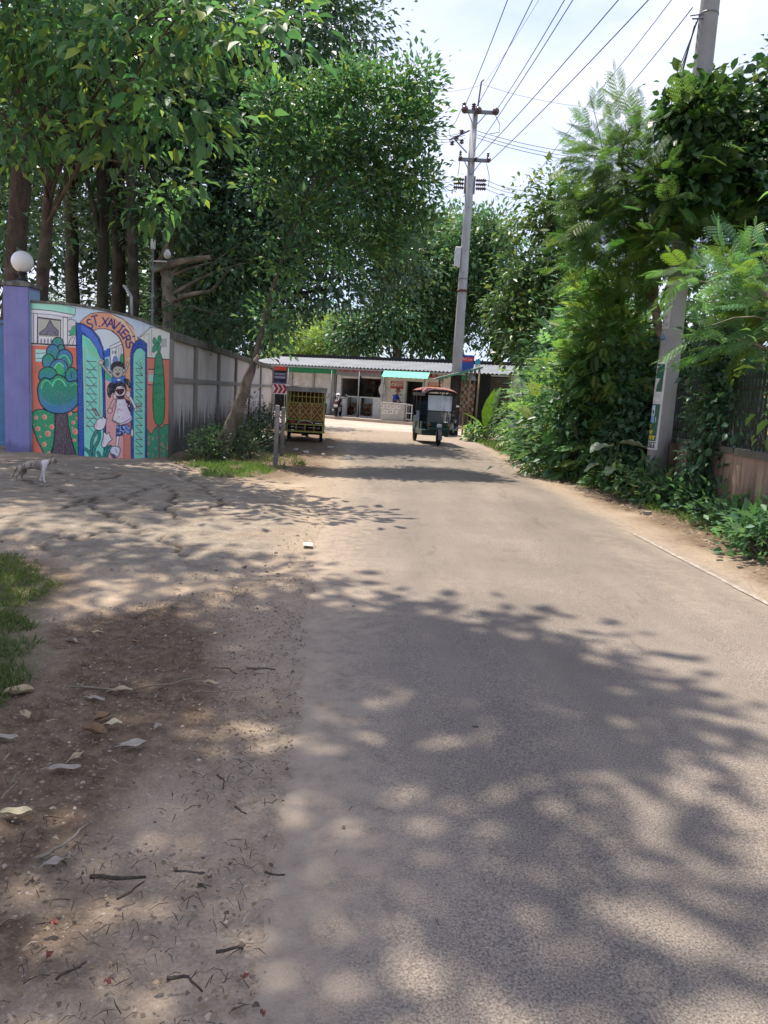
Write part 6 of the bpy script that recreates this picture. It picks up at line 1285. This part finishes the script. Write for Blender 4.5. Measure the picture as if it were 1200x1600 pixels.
# ---- trees behind the shops
far1 = tree('backdrop_tree', 'broad dark tree rising behind the turquoise awning shop', [P(620, 640, 56), P(620, 560, 56), P(625, 480, 56)], [.4, .34, .2], [lobe(615, 480, 56, 3.2, 3, 2.8), lobe(665, 430, 57, 3.4, 3, 3.0), lobe(640, 395, 58, 2.6, 2.6, 1.8), lobe(560, 520, 56, 2.2, 2.4, 1.8)], 900, 22, .34, .5, T_DIA, g_md1, g_md2, LM, BKd, 61, 16, (.17, .22, .08), .2, 1.0, .3, 'trees behind the shops')
far2 = tree('backdrop_tree', 'pale yellow green tree seen in the gap above the shuttered shops', [P(520, 640, 62), P(520, 560, 62), P(522, 520, 62)], [.3, .25, .15], [lobe(505, 535, 62, 2.6, 2.4, 1.7), lobe(545, 530, 62, 2.4, 2.4, 1.9), lobe(470, 545, 63, 2.4, 2.4, 1.5), lobe(525, 510, 63, 1.4, 1.6, 1.0)], 420, 20, .34, .4, T_DIA, (.13, .20, .05), (.24, .31, .09), LM2, BK, 63, 12, None, 0, .9, .2, 'trees behind the shops')
for k, (px, Y, s, zs, lab) in enumerate(((700, 62, 1.05, 1.18, 'dark tree behind the concrete power pole'), (765, 58, 1.0, 1.12, 'dark tree behind the roadside stall'), (850, 58, .9, .95, 'tall dark tree far behind the roadside shrubs'), (455, 70, .9, .75, 'low tree behind the chevron sign'))):
    c = copy_tree(far1); o = P(px, 640, Y); c.location = (o.x, o.y, 0); c.scale = (s, s, s * zs); c.rotation_euler = (0, 0, .9 + 1.7 * k); c['label'] = lab
tree('teak_tree', 'tall broad leaved tree with pale glossy leaves beside the power pole', tr_at([(850, 690), (850, 560), (852, 430), (858, 320)], [33, 33, 33, 33]), [.22, .2, .15, .08],
     [lobe(862, 325, 33, 1.35, 1.5, 1.4), lobe(890, 350, 33.5, 1.3, 1.4, 1.5), lobe(795, 362, 33, .5, .5, .35), lobe(835, 430, 32.6, 1.3, 1.4, 1.0), lobe(880, 440, 33, 1.6, 1.6, 1.4), lobe(800, 480, 32.6, 1.2, 1.4, 1.0), lobe(830, 520, 32, 1.7, 1.6, 1.3), lobe(900, 520, 32.5, 1.6, 1.6, 1.3)], 520, 18, .27, .55, T_BROAD, (.04, .09, .03), (.09, .145, .045), LM, BK, 71, 26, (.22, .27, .08), .14, .7, .45, None, None, 'tree', (.35, 1), .4, 1.0, 1)

# ---- right hand roadside thicket
def bush(name, label, px, py, Y, h, w, ncl, per, L, W, tmpl, c1, c2, seed, young=None, py_=0.0, cr=.35, droop=.3, lm=None, group=None, stems=7, dpt=None, lift=.12):
    rng = np.random.default_rng(seed); b = P(px, py, Y); b.z = -.05; T = thing(name, label, 'shrub', b, 0, group); dpt = dpt or w
    lobes = [((b.x + rng.uniform(-.35, .35) * w, Y + rng.uniform(-.3, .3) * dpt, h * (lift + .55 * f)), (w * .5 * (1.05 - .35 * f), dpt * .5 * (1.05 - .35 * f), h * .34)) for f in (0.1, .35, .6, .85, 1.05)]
    _, cc = crown_mesh('foliage', T, lm or LM, rng, lobes, ncl, per, L, W, tmpl, c1, c2, young, py_, cr, droop, .8, lambda q: q[:, 2] > .05, tuple(b))
    s = MB()
    for i in rng.choice(len(cc), min(stems, len(cc)), replace=False): limb(s, (rng.uniform(-.1, .1), rng.uniform(-.1, .1), 0), Vector(cc[i]) - b, .022 + .006 * h, .006, rng, .12, 6, 6)
    s.build('stems', BK, T); return T
bush('tall_shrub', 'tall bright green feathery shrub beside the poster pole', 930, 760, 16.2, 4.4, 1.9, 270, 13, .33, .9, T_NEEM, g_lt1, g_lt2, 81, g_y, .35, .5, .05, LM2, None, 14)
bush('tall_shrub', 'bright leafy shrub rising between the teak tree and the tall feathery shrub', 888, 740, 18.6, 3.3, 1.8, 190, 15, .26, .9, T_SPRAY, g_md2, g_lt2, 82, (.22, .32, .08), .2, .5, .2, LM2, None, 10)
bush('roadside_bush', 'rounded dark bush at the road edge below the bright shrubs', 842, 716, 20.2, 1.7, 1.2, 150, 18, .17, .5, T_FOLD, g_md1, g_md2, 83, g_lt2, .1, .35, .25)
bush('roadside_bush', 'small leafy bush near the big banana leaves', 892, 690, 23.0, 2.9, 1.4, 150, 12, .34, .9, T_PINN, g_md1, g_lt2, 84, g_y, .1, .5, .2, LM2)
bush('roadside_bush', 'dense dark bush filling the hollow behind the taro leaves', 915, 752, 15.8, 2.3, 1.7, 220, 18, .16, .5, T_FOLD, g_dk2, g_md1, 85, None, 0, .4, .3)
bush('roadside_bush', 'dark creeper clad bush close beside the poster pole', 972, 765, 15.0, 2.6, 1.1, 170, 18, .14, .6, T_FOLD, g_dk2, g_md1, 86, None, 0, .35, .4)
bush('roadside_bush', 'dark thicket behind the low wall beyond the poster pole', 1000, 720, 17.5, 4.2, 3.6, 420, 18, .20, .5, T_FOLD, g_dk1, g_md1, 87, None, 0, .5, .35)
bush('roadside_bush', 'shady thicket filling the space behind the tall shrubs', 925, 700, 22.0, 4.6, 3.6, 480, 18, .22, .5, T_FOLD, g_dk1, g_md1, 88, None, 0, .6, .35)
bush('roadside_bush', 'shady thicket behind the rounded road edge bush', 868, 690, 28.5, 4.0, 2.8, 340, 18, .24, .5, T_FOLD, g_dk2, g_md1, 89, g_lt2, .05, .6, .3)
tree('feathery_tree', 'feathery moringa like tree arching over the poster pole', tr_at([(1060, 740), (1040, 560), (1010, 430), (985, 320), (965, 230)], [14.8, 14.8, 14.6, 14.4, 14.2]), [.09, .08, .065, .045, .02],
     [lobe(955, 250, 14.2, .75, .8, .75), lobe(1000, 300, 14.0, 1.0, 1.0, .8), lobe(1060, 300, 13.4, .8, .9, .7), lobe(980, 390, 14.3, 1.1, 1.0, .7), lobe(1040, 385, 13.6, .6, .6, .35), lobe(1115, 370, 12.8, .6, .7, .45), lobe(1075, 210, 12.6, .4, .3, .45), lobe(1065, 300, 12.5, .45, .3, .5), lobe(1050, 370, 12.5, .4, .3, .3)], 270, 5, .37, .95, T_FEATHER, (.05, .115, .03), (.11, .19, .05), LM2, BKp, 91, 30, (.15, .235, .05), .18, .45, .1, None, None, 'tree', (.35, 1), .6, 1.4, 2)
tree('feathery_tree', 'young feathery branches hanging over the iron railings', tr_at([(1330, 800), (1290, 640), (1240, 520), (1180, 440)], [9.6, 9.6, 9.5, 9.5]), [.06, .055, .045, .02],
     [lobe(1180, 465, 10.0, .35, .4, .2), lobe(1100, 430, 10.6, .3, .4, .16), lobe(1190, 415, 9.8, .4, .4, .2), lobe(1170, 530, 10.2, .3, .4, .12), lobe(1240, 490, 9.6, .5, .5, .3)], 60, 5, .34, .95, T_FEATHER, g_md2, g_lt1, LM2, BKp, 92, 22, (.17, .26, .05), .25, .35, .2, None, None, 'tree', (.4, 1), .6, 1.4, 1)
tree('vine_clad_tree', 'dark tree smothered in broad leaved vines above the railings', tr_at([(1180, 800), (1175, 560), (1170, 380), (1165, 230)], [13.6, 13.6, 13.6, 13.6]), [.2, .18, .14, .08],
     [lobe(1088, 175, 12.7, .32, .2, .35, 1.2), lobe(1078, 270, 12.6, .3, .2, .45, 1.2), lobe(1130, 190, 13.6, .65, .8, .6), lobe(1180, 170, 13.8, .8, .9, .7), lobe(1150, 280, 13.3, .8, .9, .8), lobe(1210, 260, 13.2, .8, .9, .9), lobe(1100, 160, 13.6, .3, .4, .28), lobe(1200, 360, 12.8, .7, .8, .7), lobe(1230, 120, 13.8, .8, .8, .5)], 330, 18, .17, .85, T_BROAD, (.02, .05, .02), (.05, .10, .035), LM, BKd, 93, 12, (.11, .17, .06), .10, .4, .6)
bush('leafy_shrub', 'pale young shrub with pointed leaves against the vine clad tree', 1235, 850, 9.0, 4.3, .7, 46, 9, .2, .4, T_BROAD, g_lt1, g_lt2, 94, g_y, .3, .3, .2, LM2, None, 6, None, .42)
bush('wall_creeper', 'dark creeper climbing the brown pier beside the railings', 1096, 800, 11.4, 3.1, .42, 150, 14, .11, .7, T_FOLD, g_dk2, g_md1, 95, (.10, .15, .07), .06, .25, .5)
bush('wall_creeper', 'dark hanging creeper over the railings beyond the brown pier', 1135, 800, 11.0, 2.7, .6, 90, 14, .12, .7, T_FOLD, g_dk1, g_md1, 96, None, 0, .28, .6, None, None, 5, 1.3, .48)
bush('thicket', 'dark shrubbery behind the iron railings', 1120, 760, 15.0, 4.2, 2.2, 320, 18, .19, .5, T_FOLD, g_dk1, g_dk2, 97, None, 0, .5, .35)
# low plants along the verge: one plant each
rngp = np.random.default_rng(123)
low_plants = [(1040, 800, .42, 'low leafy weed at the foot of the poster pole'), (1000, 792, .55, 'pale veined weed clump before the poster pole'), (955, 772, .5, 'bushy weed under the large taro leaf'), (905, 752, .45, 'low dark weed left of the taro'), (868, 738, .5, 'bright yellow green weed clump at the verge'), (838, 726, .4, 'small grey green weed beside the rounded bush'), (1080, 815, .36, 'shaded weed below the brown pier'), (1130, 838, .26, 'shaded weed at the foot of the pinkish wall'), (1180, 866, .28, 'dark weed cut by the picture edge below the wall'), (1215, 884, .4, 'dark weed beyond the wall foot at the picture edge'), (770, 692, .35, 'low weed under the banana leaves'), (800, 700, .3, 'grassy weed beside the road bend')]
for k, (px, py, h, lab) in enumerate(low_plants):
    q = G(px, py - 8); bright = k in (4, 10, 11)
    bush('verge_weed', lab, px, py, q.y, h * 1.35, .75 if k != 4 else .6, 70, 8, .13, .55, T_BROAD if k in (0, 1, 2) else T_FOLD, g_lt1 if bright else g_md1, g_lt2 if bright else g_md2, 200 + k, (.22, .30, .12) if k in (0, 1, 2) else None, .25, .22, .2, LM2, 'weeds along the verge', 8, .8, .1)
# taro with broad grey green leaves
def big_leaf(mb, base, tip, w, up, n=10, fold=.18, wave=.04):
    base, tip = Vector(base), Vector(tip); ax = tip - base; L = ax.length; ax.normalize(); sd = ax.cross(Vector(up)).normalized(); u_ = sd.cross(ax)
    def f(a, b):
        s = b * 2 - 1; t = a; prof = math.sin(math.pi * min(1, t * .96 + .04)) ** .75 * (1.12 - .45 * t); return base + ax * (L * t) + sd * (s * w * .5 * prof) + u_ * (-.22 * L * t * t + abs(s) * fold * w * prof + wave * w * math.sin(t * 22) * s * s)
    mb.sheet(f, n, 6)
def leafy(name, label, cat, b, leaves, mat, stem_r, stemmat, group=None):
    T = thing(name, label, cat, b, 0, group)
    for k, (s, t, w) in enumerate(leaves):
        st = MB(); limb(st, (0, 0, 0), s, stem_r, stem_r * .6, np.random.default_rng(k), .1, 6, 6); st.build('stalk', stemmat, T); m = MB(); big_leaf(m, s, t, w, (0, 0, 1)); m.build('leaf', mat, T)
    return T
def simple_leaf(name, col, tr=.3, vein=(.3, .4, .2)):
    t = NT(name); v = t.pos(True); n = t.noise(v, 9, 4); c = t.mix(t.ramp(n, .3, .7), tuple(x * .75 for x in col), tuple(x * 1.2 for x in col)); q = t.bsdf(c, .45, .35); s = t.n('ShaderNodeBsdfTranslucent'); t.l(t.mix(1.0, c, (1.3, 1.2, .5), 'MULTIPLY'), s.inputs['Color']); m = t.n('ShaderNodeMixShader'); m.inputs[0].default_value = tr; t.l(q.outputs[0], m.inputs[1]); t.l(s.outputs[0], m.inputs[2]); return t.done(m.outputs[0])
M_taro, M_ban, M_stalk = simple_leaf('taro_leaf', (.36, .42, .32), .2), simple_leaf('banana_leaf', (.10, .21, .04), .4), plain('green_stalk', (.09, .13, .04), .6)
q = G(952, 765); leafy('taro_plant', 'taro plant holding two broad pale leaves above the verge weeds', 'plant', (q.x, q.y, 0), [((-.08, -.1, .80), (-.52, -.35, .78), .42), ((.08, -.05, .86), (.55, -.25, .90), .46), ((.0, -.2, .42), (-.22, -.45, .36), .26), ((.15, -.15, .40), (.30, -.40, .30), .24), ((-.2, .1, .45), (-.5, .05, .35), .25)], M_taro, .016, M_stalk)
q = P(757, 688, 28.0); leafy('banana_plant', 'banana plant with one upright bright leaf beside the stall', 'plant', (q.x, q.y, 0), [((0, 0, .55), (.05, -.1, 1.95), .46), ((.15, .1, .6), (.75, .3, 1.75), .55), ((-.1, 0, .5), (-.75, -.2, 1.15), .28), ((.2, -.1, .5), (.9, -.3, .95), .40), ((.1, .2, .7), (.35, .5, 2.1), .55), ((-.05, -.2, .35), (-.25, -.7, .55), .3), ((.3, 0, .5), (1.3, .1, 1.3), .42)], M_ban, .035, M_stalk)
q = G(742, 690); bush('leafy_shrub', 'small pale shrub at the corner by the stall bench', 742, 684, 27.5, .55, .5, 26, 8, .2, .5, T_BROAD, g_md2, g_lt2, 98, (.3, .34, .2), .15, .25, .2, LM2)
# shrubs at the foot of the grey wall
for k, (px, py, h, w, lab) in enumerate(((322, 722, .7, .55, 'dark shrub at the wall foot beside the leaning trunk'), (385, 716, .75, .7, 'dark shrub between the leaning trunk and the concrete posts'), (412, 705, .95, .7, 'shaded shrub right behind the concrete posts'), (398, 690, 1.2, 1.0, 'dark shrub against the far panels of the grey wall'), (352, 712, .7, .6, 'small sprout bush around the leaning trunk foot'))):
    q = G(px, py); bush('wall_shrub', lab, px, py, q.y + .1, h, w, 90, 14, .08, .45, T_DIA, (.022, .045, .026), (.05, .09, .045), 300 + k, None, 0, .3, .2, LM, 'shrubs at the foot of the grey wall', 8)

# ================================================================ GRASS, LITTER, SMALL THINGS
def grass(name, label, poly, n, h, c1, c2, seed, fl=.35):
    rng = np.random.default_rng(seed); pts = np.array(gp(poly)); lo, hi = pts.min(0), pts.max(0); q = rng.uniform(lo, hi, (n * 3, 2))
    wx, wy = q[:, 0] + (fbm(q[:, 0] * 3, q[:, 1] * 3, 3) - .5) * .3, q[:, 1] + (fbm(q[:, 0] * 3, q[:, 1] * 3, 9) - .5) * .4
    q = q[inpoly(wx, wy, pts) & (fbm(q[:, 0] * 4, q[:, 1] * 4, 5) > fl)][:n]; N = len(q); pos = np.c_[q, np.full(N, .0)]
    d = rng.normal(size=(N, 3)) * .55; d[:, 2] = rng.uniform(.5, 1.3, N); nn = rng.normal(size=(N, 3)); nn[:, 2] *= .3; L = h * rng.uniform(.5, 1.3, N)
    V, Fq, cl = leaf_arrays(pos, d, nn, L, L * .10 + .004, (np.array([(0, -.5, 0), (.5, -.4, -.06), (1, 0, -.3), (.5, .4, -.06), (0, .5, 0)], float)[[0, 1, 2, 3]], np.array([(0, 1, 2, 3)])), leaf_cols(rng, N, c1, c2))
    return tag(mesh_np(name, V, Fq, LM2, None, False, cl), label, 'grass', None, 'stuff')
grass('grass', 'tuft of green grass at the edge of the dark soil', [(-140, 950), (20, 965), (58, 1000), (52, 1060), (5, 1105), (-140, 1110)], 3800, .075, (.06, .085, .03), (.12, .14, .055), 1, .32)
grass('grass', 'thin grass on the bank below the concrete apron', [(-140, 862), (20, 870), (95, 905), (50, 945), (-140, 960)], 2600, .06, (.06, .10, .02), (.13, .15, .05), 2, .45)
grass('grass', 'bright sunlit grass patch before the leaning tree', [(290, 728), (330, 722), (400, 726), (425, 738), (395, 748), (330, 746)], 3600, .085, (.075, .14, .035), (.15, .23, .06), 3, .40)
grass('grass', 'sparse grass along the verge beside the concrete posts', [(262, 716), (340, 716), (460, 712), (480, 728), (400, 742), (270, 728)], 2200, .10, (.06, .09, .025), (.11, .14, .05), 4, .5)
grass('grass', 'grass strip beneath the roadside bushes', [(735, 690), (800, 715), (870, 748), (1000, 792), (1210, 880), (1290, 860), (1000, 760), (800, 690)], 7000, .16, (.05, .09, .02), (.10, .16, .04), 5, .35)
def litter(name, label, poly, n, seed, dens=.35):
    """crumbs of leaf, twig and grit nobody could count"""
    rng = np.random.default_rng(seed); pts = np.array(gp(poly)); lo, hi = pts.min(0), pts.max(0); q = rng.uniform(lo, hi, (n * 4, 2)); q = q[inpoly(q[:, 0], q[:, 1], pts) & (fbm(q[:, 0] * 2.5, q[:, 1] * 2.5, seed) > dens)][:n]; N = len(q)
    a = rng.uniform(0, 6.28, N); d = np.c_[np.cos(a), np.sin(a), rng.normal(size=N) * .12]; tw = rng.random(N) < .6; L = np.where(tw, rng.uniform(.015, .06, N), rng.uniform(.006, .02, N)); W = np.where(tw, .0028, L * .7)
    nn = np.c_[rng.normal(size=(N, 2)) * .4, np.ones(N)]; col = np.where(tw[:, None], np.array((.055, .042, .035)), np.array((.16, .12, .08))) * rng.uniform(.5, 1.6, (N, 1)); pale = rng.random(N) < .05; col[pale] = (.36, .31, .24)
    zz = np.full(N, .012)
    V, Fq, cl = leaf_arrays(np.c_[q, zz], d, nn, L, W, (np.array([(0, -.5, 0), (.5, -.5, .25), (1, -.2, .05), (1, .2, .05), (.5, .5, .25), (0, .5, 0)], float), np.array([(0, 1, 4, 5), (1, 2, 3, 4)])), col)
    return tag(mesh_np(name, V, Fq, M_lit, None, False, cl), label, 'litter', None, 'stuff')
def lit_mat():
    t = NT('dry_litter'); return t.done(t.bsdf(t.attr('Col').outputs['Color'], .9, .1))
M_lit = lit_mat()
litter('leaf_litter', 'fine dark leaf crumbs and twigs strewn over the near verge', [(-60, 1640), (-60, 1000), (120, 960), (300, 930), (470, 900), (480, 1000), (455, 1150), (430, 1350), (400, 1640)], 3600, 1, .36)
litter('leaf_litter', 'fine litter on the cracked concrete apron', [(0, 735), (270, 725), (430, 760), (500, 830), (470, 900), (250, 910), (0, 860)], 2400, 2, .42)
litter('leaf_litter', 'dry leaf litter under the leaning tree', [(262, 716), (415, 690), (540, 680), (530, 740), (300, 742)], 3200, 3, .25)
litter('leaf_litter', 'dry litter along the far road edge', [(790, 730), (900, 770), (1060, 830), (1230, 910), (1230, 850), (1000, 780), (850, 730)], 2600, 4, .25)
litter('leaf_litter', 'grit and crumbs scattered on the asphalt', [(400, 1640), (470, 1000), (560, 760), (850, 780), (1200, 960), (1200, 1640)], 420, 6, .5)
def gravel(name, label, poly, n, seed, smin, smax, dens):
    rng = np.random.default_rng(seed); pts = np.array(gp(poly)); lo, hi = pts.min(0), pts.max(0); q = rng.uniform(lo, hi, (n * 4, 2)); q = q[inpoly(q[:, 0], q[:, 1], pts) & (fbm(q[:, 0] * 2, q[:, 1] * 2, seed) > dens)][:n]; N = len(q)
    base = np.array([(-1, -.7, -.4), (1, -.8, -.4), (.8, .9, -.4), (-.9, .7, -.4), (-.5, -.4, .5), (.6, -.3, .6), (.4, .5, .45), (-.4, .4, .55)]); s = smin + (smax - smin) * rng.random(N) ** 3
    a = rng.uniform(0, 6.28, N); ca, sa = np.cos(a), np.sin(a); j = base[None] * rng.uniform(.6, 1.3, (N, 8, 3)) * s[:, None, None]
    V = np.stack([j[..., 0] * ca[:, None] - j[..., 1] * sa[:, None] + q[:, :1], j[..., 0] * sa[:, None] + j[..., 1] * ca[:, None] + q[:, 1:], j[..., 2] * .6 + .012 + .2 * s[:, None]], -1).reshape(-1, 3)
    f = np.array([(4, 5, 6, 7), (0, 1, 5, 4), (1, 2, 6, 5), (2, 3, 7, 6), (3, 0, 4, 7)]); Fq = (f[None] + (np.arange(N) * 8)[:, None, None]).reshape(-1, 4)
    col = np.array((.21, .165, .125)) * rng.uniform(.4, 1.45, (N, 1)); return tag(mesh_np(name, V, Fq, M_lit, None, False, np.repeat(col, 8, 0)), label, 'gravel', None, 'stuff')
gravel('gravel', 'loose grit and small stones along the near road edge', [(-60, 1640), (60, 1100), (300, 900), (480, 870), (500, 900), (470, 1100), (440, 1350), (410, 1640)], 1300, 21, .003, .010, .4)
gravel('gravel', 'broken stones and grit on the cracked apron', [(0, 735), (270, 725), (430, 760), (530, 800), (490, 900), (250, 920), (0, 870)], 1500, 22, .004, .02, .40)
gravel('gravel', 'grit along the far side of the road', [(790, 725), (900, 765), (1060, 830), (1230, 925), (1230, 850), (1000, 780), (850, 725)], 1500, 23, .006, .03, .3)
# fallen leaves one can pick out
def dry_mat(name, col):
    t = NT(name); v = t.pos(True); n = t.noise(v, 18, 5, .7); return t.done(t.bsdf(t.mix(t.ramp(n, .35, .65), tuple(x * .7 for x in col), col), .8, .2, 0, n, .4, .006))
D = [dry_mat('dry_leaf_tan', (.42, .34, .21)), dry_mat('dry_leaf_brown', (.22, .14, .08)), dry_mat('dry_leaf_pale', (.55, .47, .30)), dry_mat('dry_leaf_grey', (.36, .31, .25))]
def curled(mb, L, w, curl, rng):
    ph = rng.uniform(0, 6)
    def f(a, b):
        s = b * 2 - 1; pr = math.sin(math.pi * (a * .94 + .03)) ** .7; return ((a - .5) * L, s * w * .5 * pr, .012 + curl * (s * s * w * .55 * pr + .35 * L * (a - .5) ** 2) + .004 * math.sin(9 * a + ph + 4 * s))
    mb.sheet(f, 10, 6); mb.tube([(-.5 * L, 0, .014 + curl * .09 * L), (-.72 * L, .02 * L, .012)], [.0022, .0012], 5, False)
leaves = [(208, 1170, .105, .062, 30, .25, 3, 'pale tan fallen leaf lying alone on the dark soil'), (26, 1277, .10, .045, 10, .3, 2, 'yellowish fallen leaf on the sunlit soil near the picture edge'), (100, 1209, .12, .04, 12, .5, 3, 'narrow curled grey leaf below the leaf pair'), (148, 1152, .12, .06, -20, .9, 1, 'dark brown curled leaf beside a yellow leaf'), (178, 1138, .07, .05, 20, .5, 2, 'small yellow leaf touching the dark curled one'), (160, 1128, .09, .05, 60, .7, 1, 'brown cupped leaf behind the yellow leaf'), (30, 1090, .13, .07, 25, .8, 0, 'large curled tan leaf at the grass edge'), (40, 1125, .09, .04, -50, .7, 0, 'tan leaf standing on edge below the grass'), (8, 1160, .10, .04, 8, .4, 3, 'grey leaf cut by the picture edge'), (120, 1190, .08, .03, 70, .6, 0, 'upright curled leaf beside the narrow grey leaf'), (190, 1086, .10, .05, 15, .6, 0, 'tan leaf caught on the long pale twig'), (150, 1098, .09, .03, -10, .4, 3, 'flat grey leaf left of the long twig leaf'), (330, 1073, .09, .035, -12, .4, 0, 'tan leaf strip right of the long twig'), (150, 993, .08, .03, 6, .4, 0, 'small tan leaf on the bare soil beyond the grass'), (112, 1008, .08, .045, -20, .5, 3, 'crumpled grey leaf near the grass bank'), (84, 1358, .06, .035, 40, .5, 3, 'small grey leaf in the shaded rut'), (246, 1142, .05, .03, 80, .5, 3, 'small pale leaf near the tan leaf'), (336, 996, .05, .025, 30, .6, 2, 'tiny pale leaf in the middle of the verge'), (212, 1008, .06, .03, 10, .4, 1, 'small brown leaf beyond the tan leaves')]
for k, (px, py, L, w, rot, curl, mi, lab) in enumerate(leaves):
    q = G(px, py); mb = MB(); curled(mb, L, w, curl, np.random.default_rng(k)); o = mb.build('fallen_leaf', D[mi]); o.location = (q.x, q.y, .008); o.rotation_euler = (0, 0, R(rot)); tag(o, lab, 'leaf', 'fallen leaves on the verge')
M_twig = bark('twig_bark', (.05, .04, .032), (.12, .095, .075), 60); M_twigp = bark('twig_pale', (.2, .165, .12), (.32, .27, .2), 60)
twigs = [([(110, 1080), (190, 1085), (260, 1076), (300, 1066)], .006, 1, 'long pale twig lying across the dark soil'), ([(58, 1350), (100, 1332), (140, 1295)], .006, 1, 'bent pale twig on the shaded soil'), ([(142, 1382), (190, 1383), (228, 1380)], .007, 0, 'straight dark twig at the edge of the light soil'), ([(370, 1058), (350, 1049), (330, 1050)], .004, 0, 'short dark twig beyond the long pale twig'), ([(386, 1050), (430, 1052)], .006, 0, 'short thick stick near the road edge'), ([(300, 1086), (340, 1087), (372, 1084)], .004, 1, 'thin pale straw right of the long twig'), ([(340, 1220), (350, 1230), (347, 1240)], .004, 0, 'small hooked twig in the sunlit patch'), ([(366, 1270), (385, 1279)], .004, 0, 'short twig below the sunlit patch'), ([(262, 1539), (295, 1537), (316, 1560)], .005, 0, 'forked dark twig near the bottom of the verge'), ([(415, 1373), (445, 1375)], .004, 0, 'single short twig on the asphalt edge'), ([(340, 1497), (380, 1492)], .005, 0, 'short dark twig near the red petals'), ([(90, 1540), (120, 1520), (135, 1512)], .004, 0, 'thin curved twig near the lower picture edge'), ([(276, 1370), (320, 1372)], .004, 0, 'dark twig above the forked one'), ([(0, 1258), (22, 1232), (24, 1218)], .005, 1, 'pale upright straw at the picture edge'), ([(310, 1390), (322, 1396)], .004, 0, 'tiny dark twig on the pale soil'), ([(185, 1415), (225, 1386)], .004, 0, 'thin twig crossing the straight dark twig')]
for k, (pts, r, mi, lab) in enumerate(twigs):
    w3 = [G(*p) for p in pts]; c = w3[0].copy(); out = []; rg = np.random.default_rng(k + 50)
    for a, b in zip(w3[:-1], w3[1:]):
        for j in range(3): p = a.lerp(b, j / 3) - c; out.append((p.x + rg.normal() * .004, p.y + rg.normal() * .004, r + .008 + .006 * rg.random()))
    e = w3[-1] - c; out.append((e.x, e.y, r + .008)); o = MB().tube(out, [r * (1 - .5 * i / len(out)) for i in range(len(out))], 6).build('fallen_twig', (M_twig, M_twigp)[mi]); o.location = (c.x, c.y, .006); tag(o, lab, 'twig', 'fallen twigs on the verge')
M_petal = dry_mat('red_petal', (.26, .085, .07))
for k, (px, py, L, lab) in enumerate(((84, 1455, .022, 'red fallen petal nearer the long dark twig'), (78, 1504, .022, 'red fallen petal just below another red petal'), (168, 1547, .02, 'small crumpled red petal in the middle of the lower verge'), (383, 1538, .014, 'tiny dark red petal close to the asphalt'), (410, 1597, .018, 'dark red petal at the bottom edge of the picture'))):
    q = G(px, py); mb = MB(); curled(mb, L, L * .8, .6, np.random.default_rng(k + 9)); o = mb.build('fallen_petal', M_petal); o.location = (q.x, q.y, .012); o.rotation_euler = (0, 0, k * 1.3); tag(o, lab, 'petal', 'red petals on the verge')
q = G(481, 855); o = MB().box((0, 0, .012), (.09, .13, .003), Matrix.Rotation(.1, 3, 'Z'), .95).build('white_block', plain('white_paper', (.55, .53, .5), .7)); o.location = (q.x, q.y, .02); tag(o, 'small white slab lying at the road edge', 'slab')
rgd = np.random.default_rng(44)
spots = [(505, 688, 'white litter scrap nearest the cargo rickshaw wheel'), (516, 700, 'white litter scrap beside the dashed road edge'), (462, 704, 'pale litter scrap below the cargo rickshaw bumper'), (478, 708, 'pale litter scrap on the dark ground before the cargo rickshaw'), (505, 712, 'litter scrap on the dark verge toward the road'), (545, 716, 'litter scrap on the road edge in shade'), (1012, 805, 'grey stone scrap on the far verge'), (1110, 830, 'pale stone on the far verge below the pier'), (720, 783, 'small dark scrap in the middle of the road'), (742, 1143, 'dark dropping on the shaded asphalt'), (150, 735, 'pale scrap on the concrete near the cat')]
for k, (px, py, lab) in enumerate(spots):
    q = G(px, py); s = (.05 + .04 * rgd.random()) * (.35 if k in (8, 9) else 1); zt = .004 if k in (8, 9) else .02 + .02 * rgd.random(); vs = [(s * math.cos(a) * rgd.uniform(.6, 1.2), s * .7 * math.sin(a) * rgd.uniform(.6, 1.2), z) for z in (-.01, zt) for a in np.linspace(0, 6.28, 7)[:-1]]
    o = MB().add(vs, [(5, 4, 3, 2, 1, 0), (6, 7, 8, 9, 10, 11)] + [(i, (i + 1) % 6, 6 + (i + 1) % 6, 6 + i) for i in range(6)]).build('litter_scrap', plain('scrap_white', (.6, .58, .55), .7) if k < 6 or k > 9 else plain('scrap_grey', (.25, .23, .2), .8) if k < 8 else plain('scrap_dark', (.05, .045, .04), .9)); o.location = (q.x, q.y, .02); tag(o, lab, 'scrap', 'litter scraps')
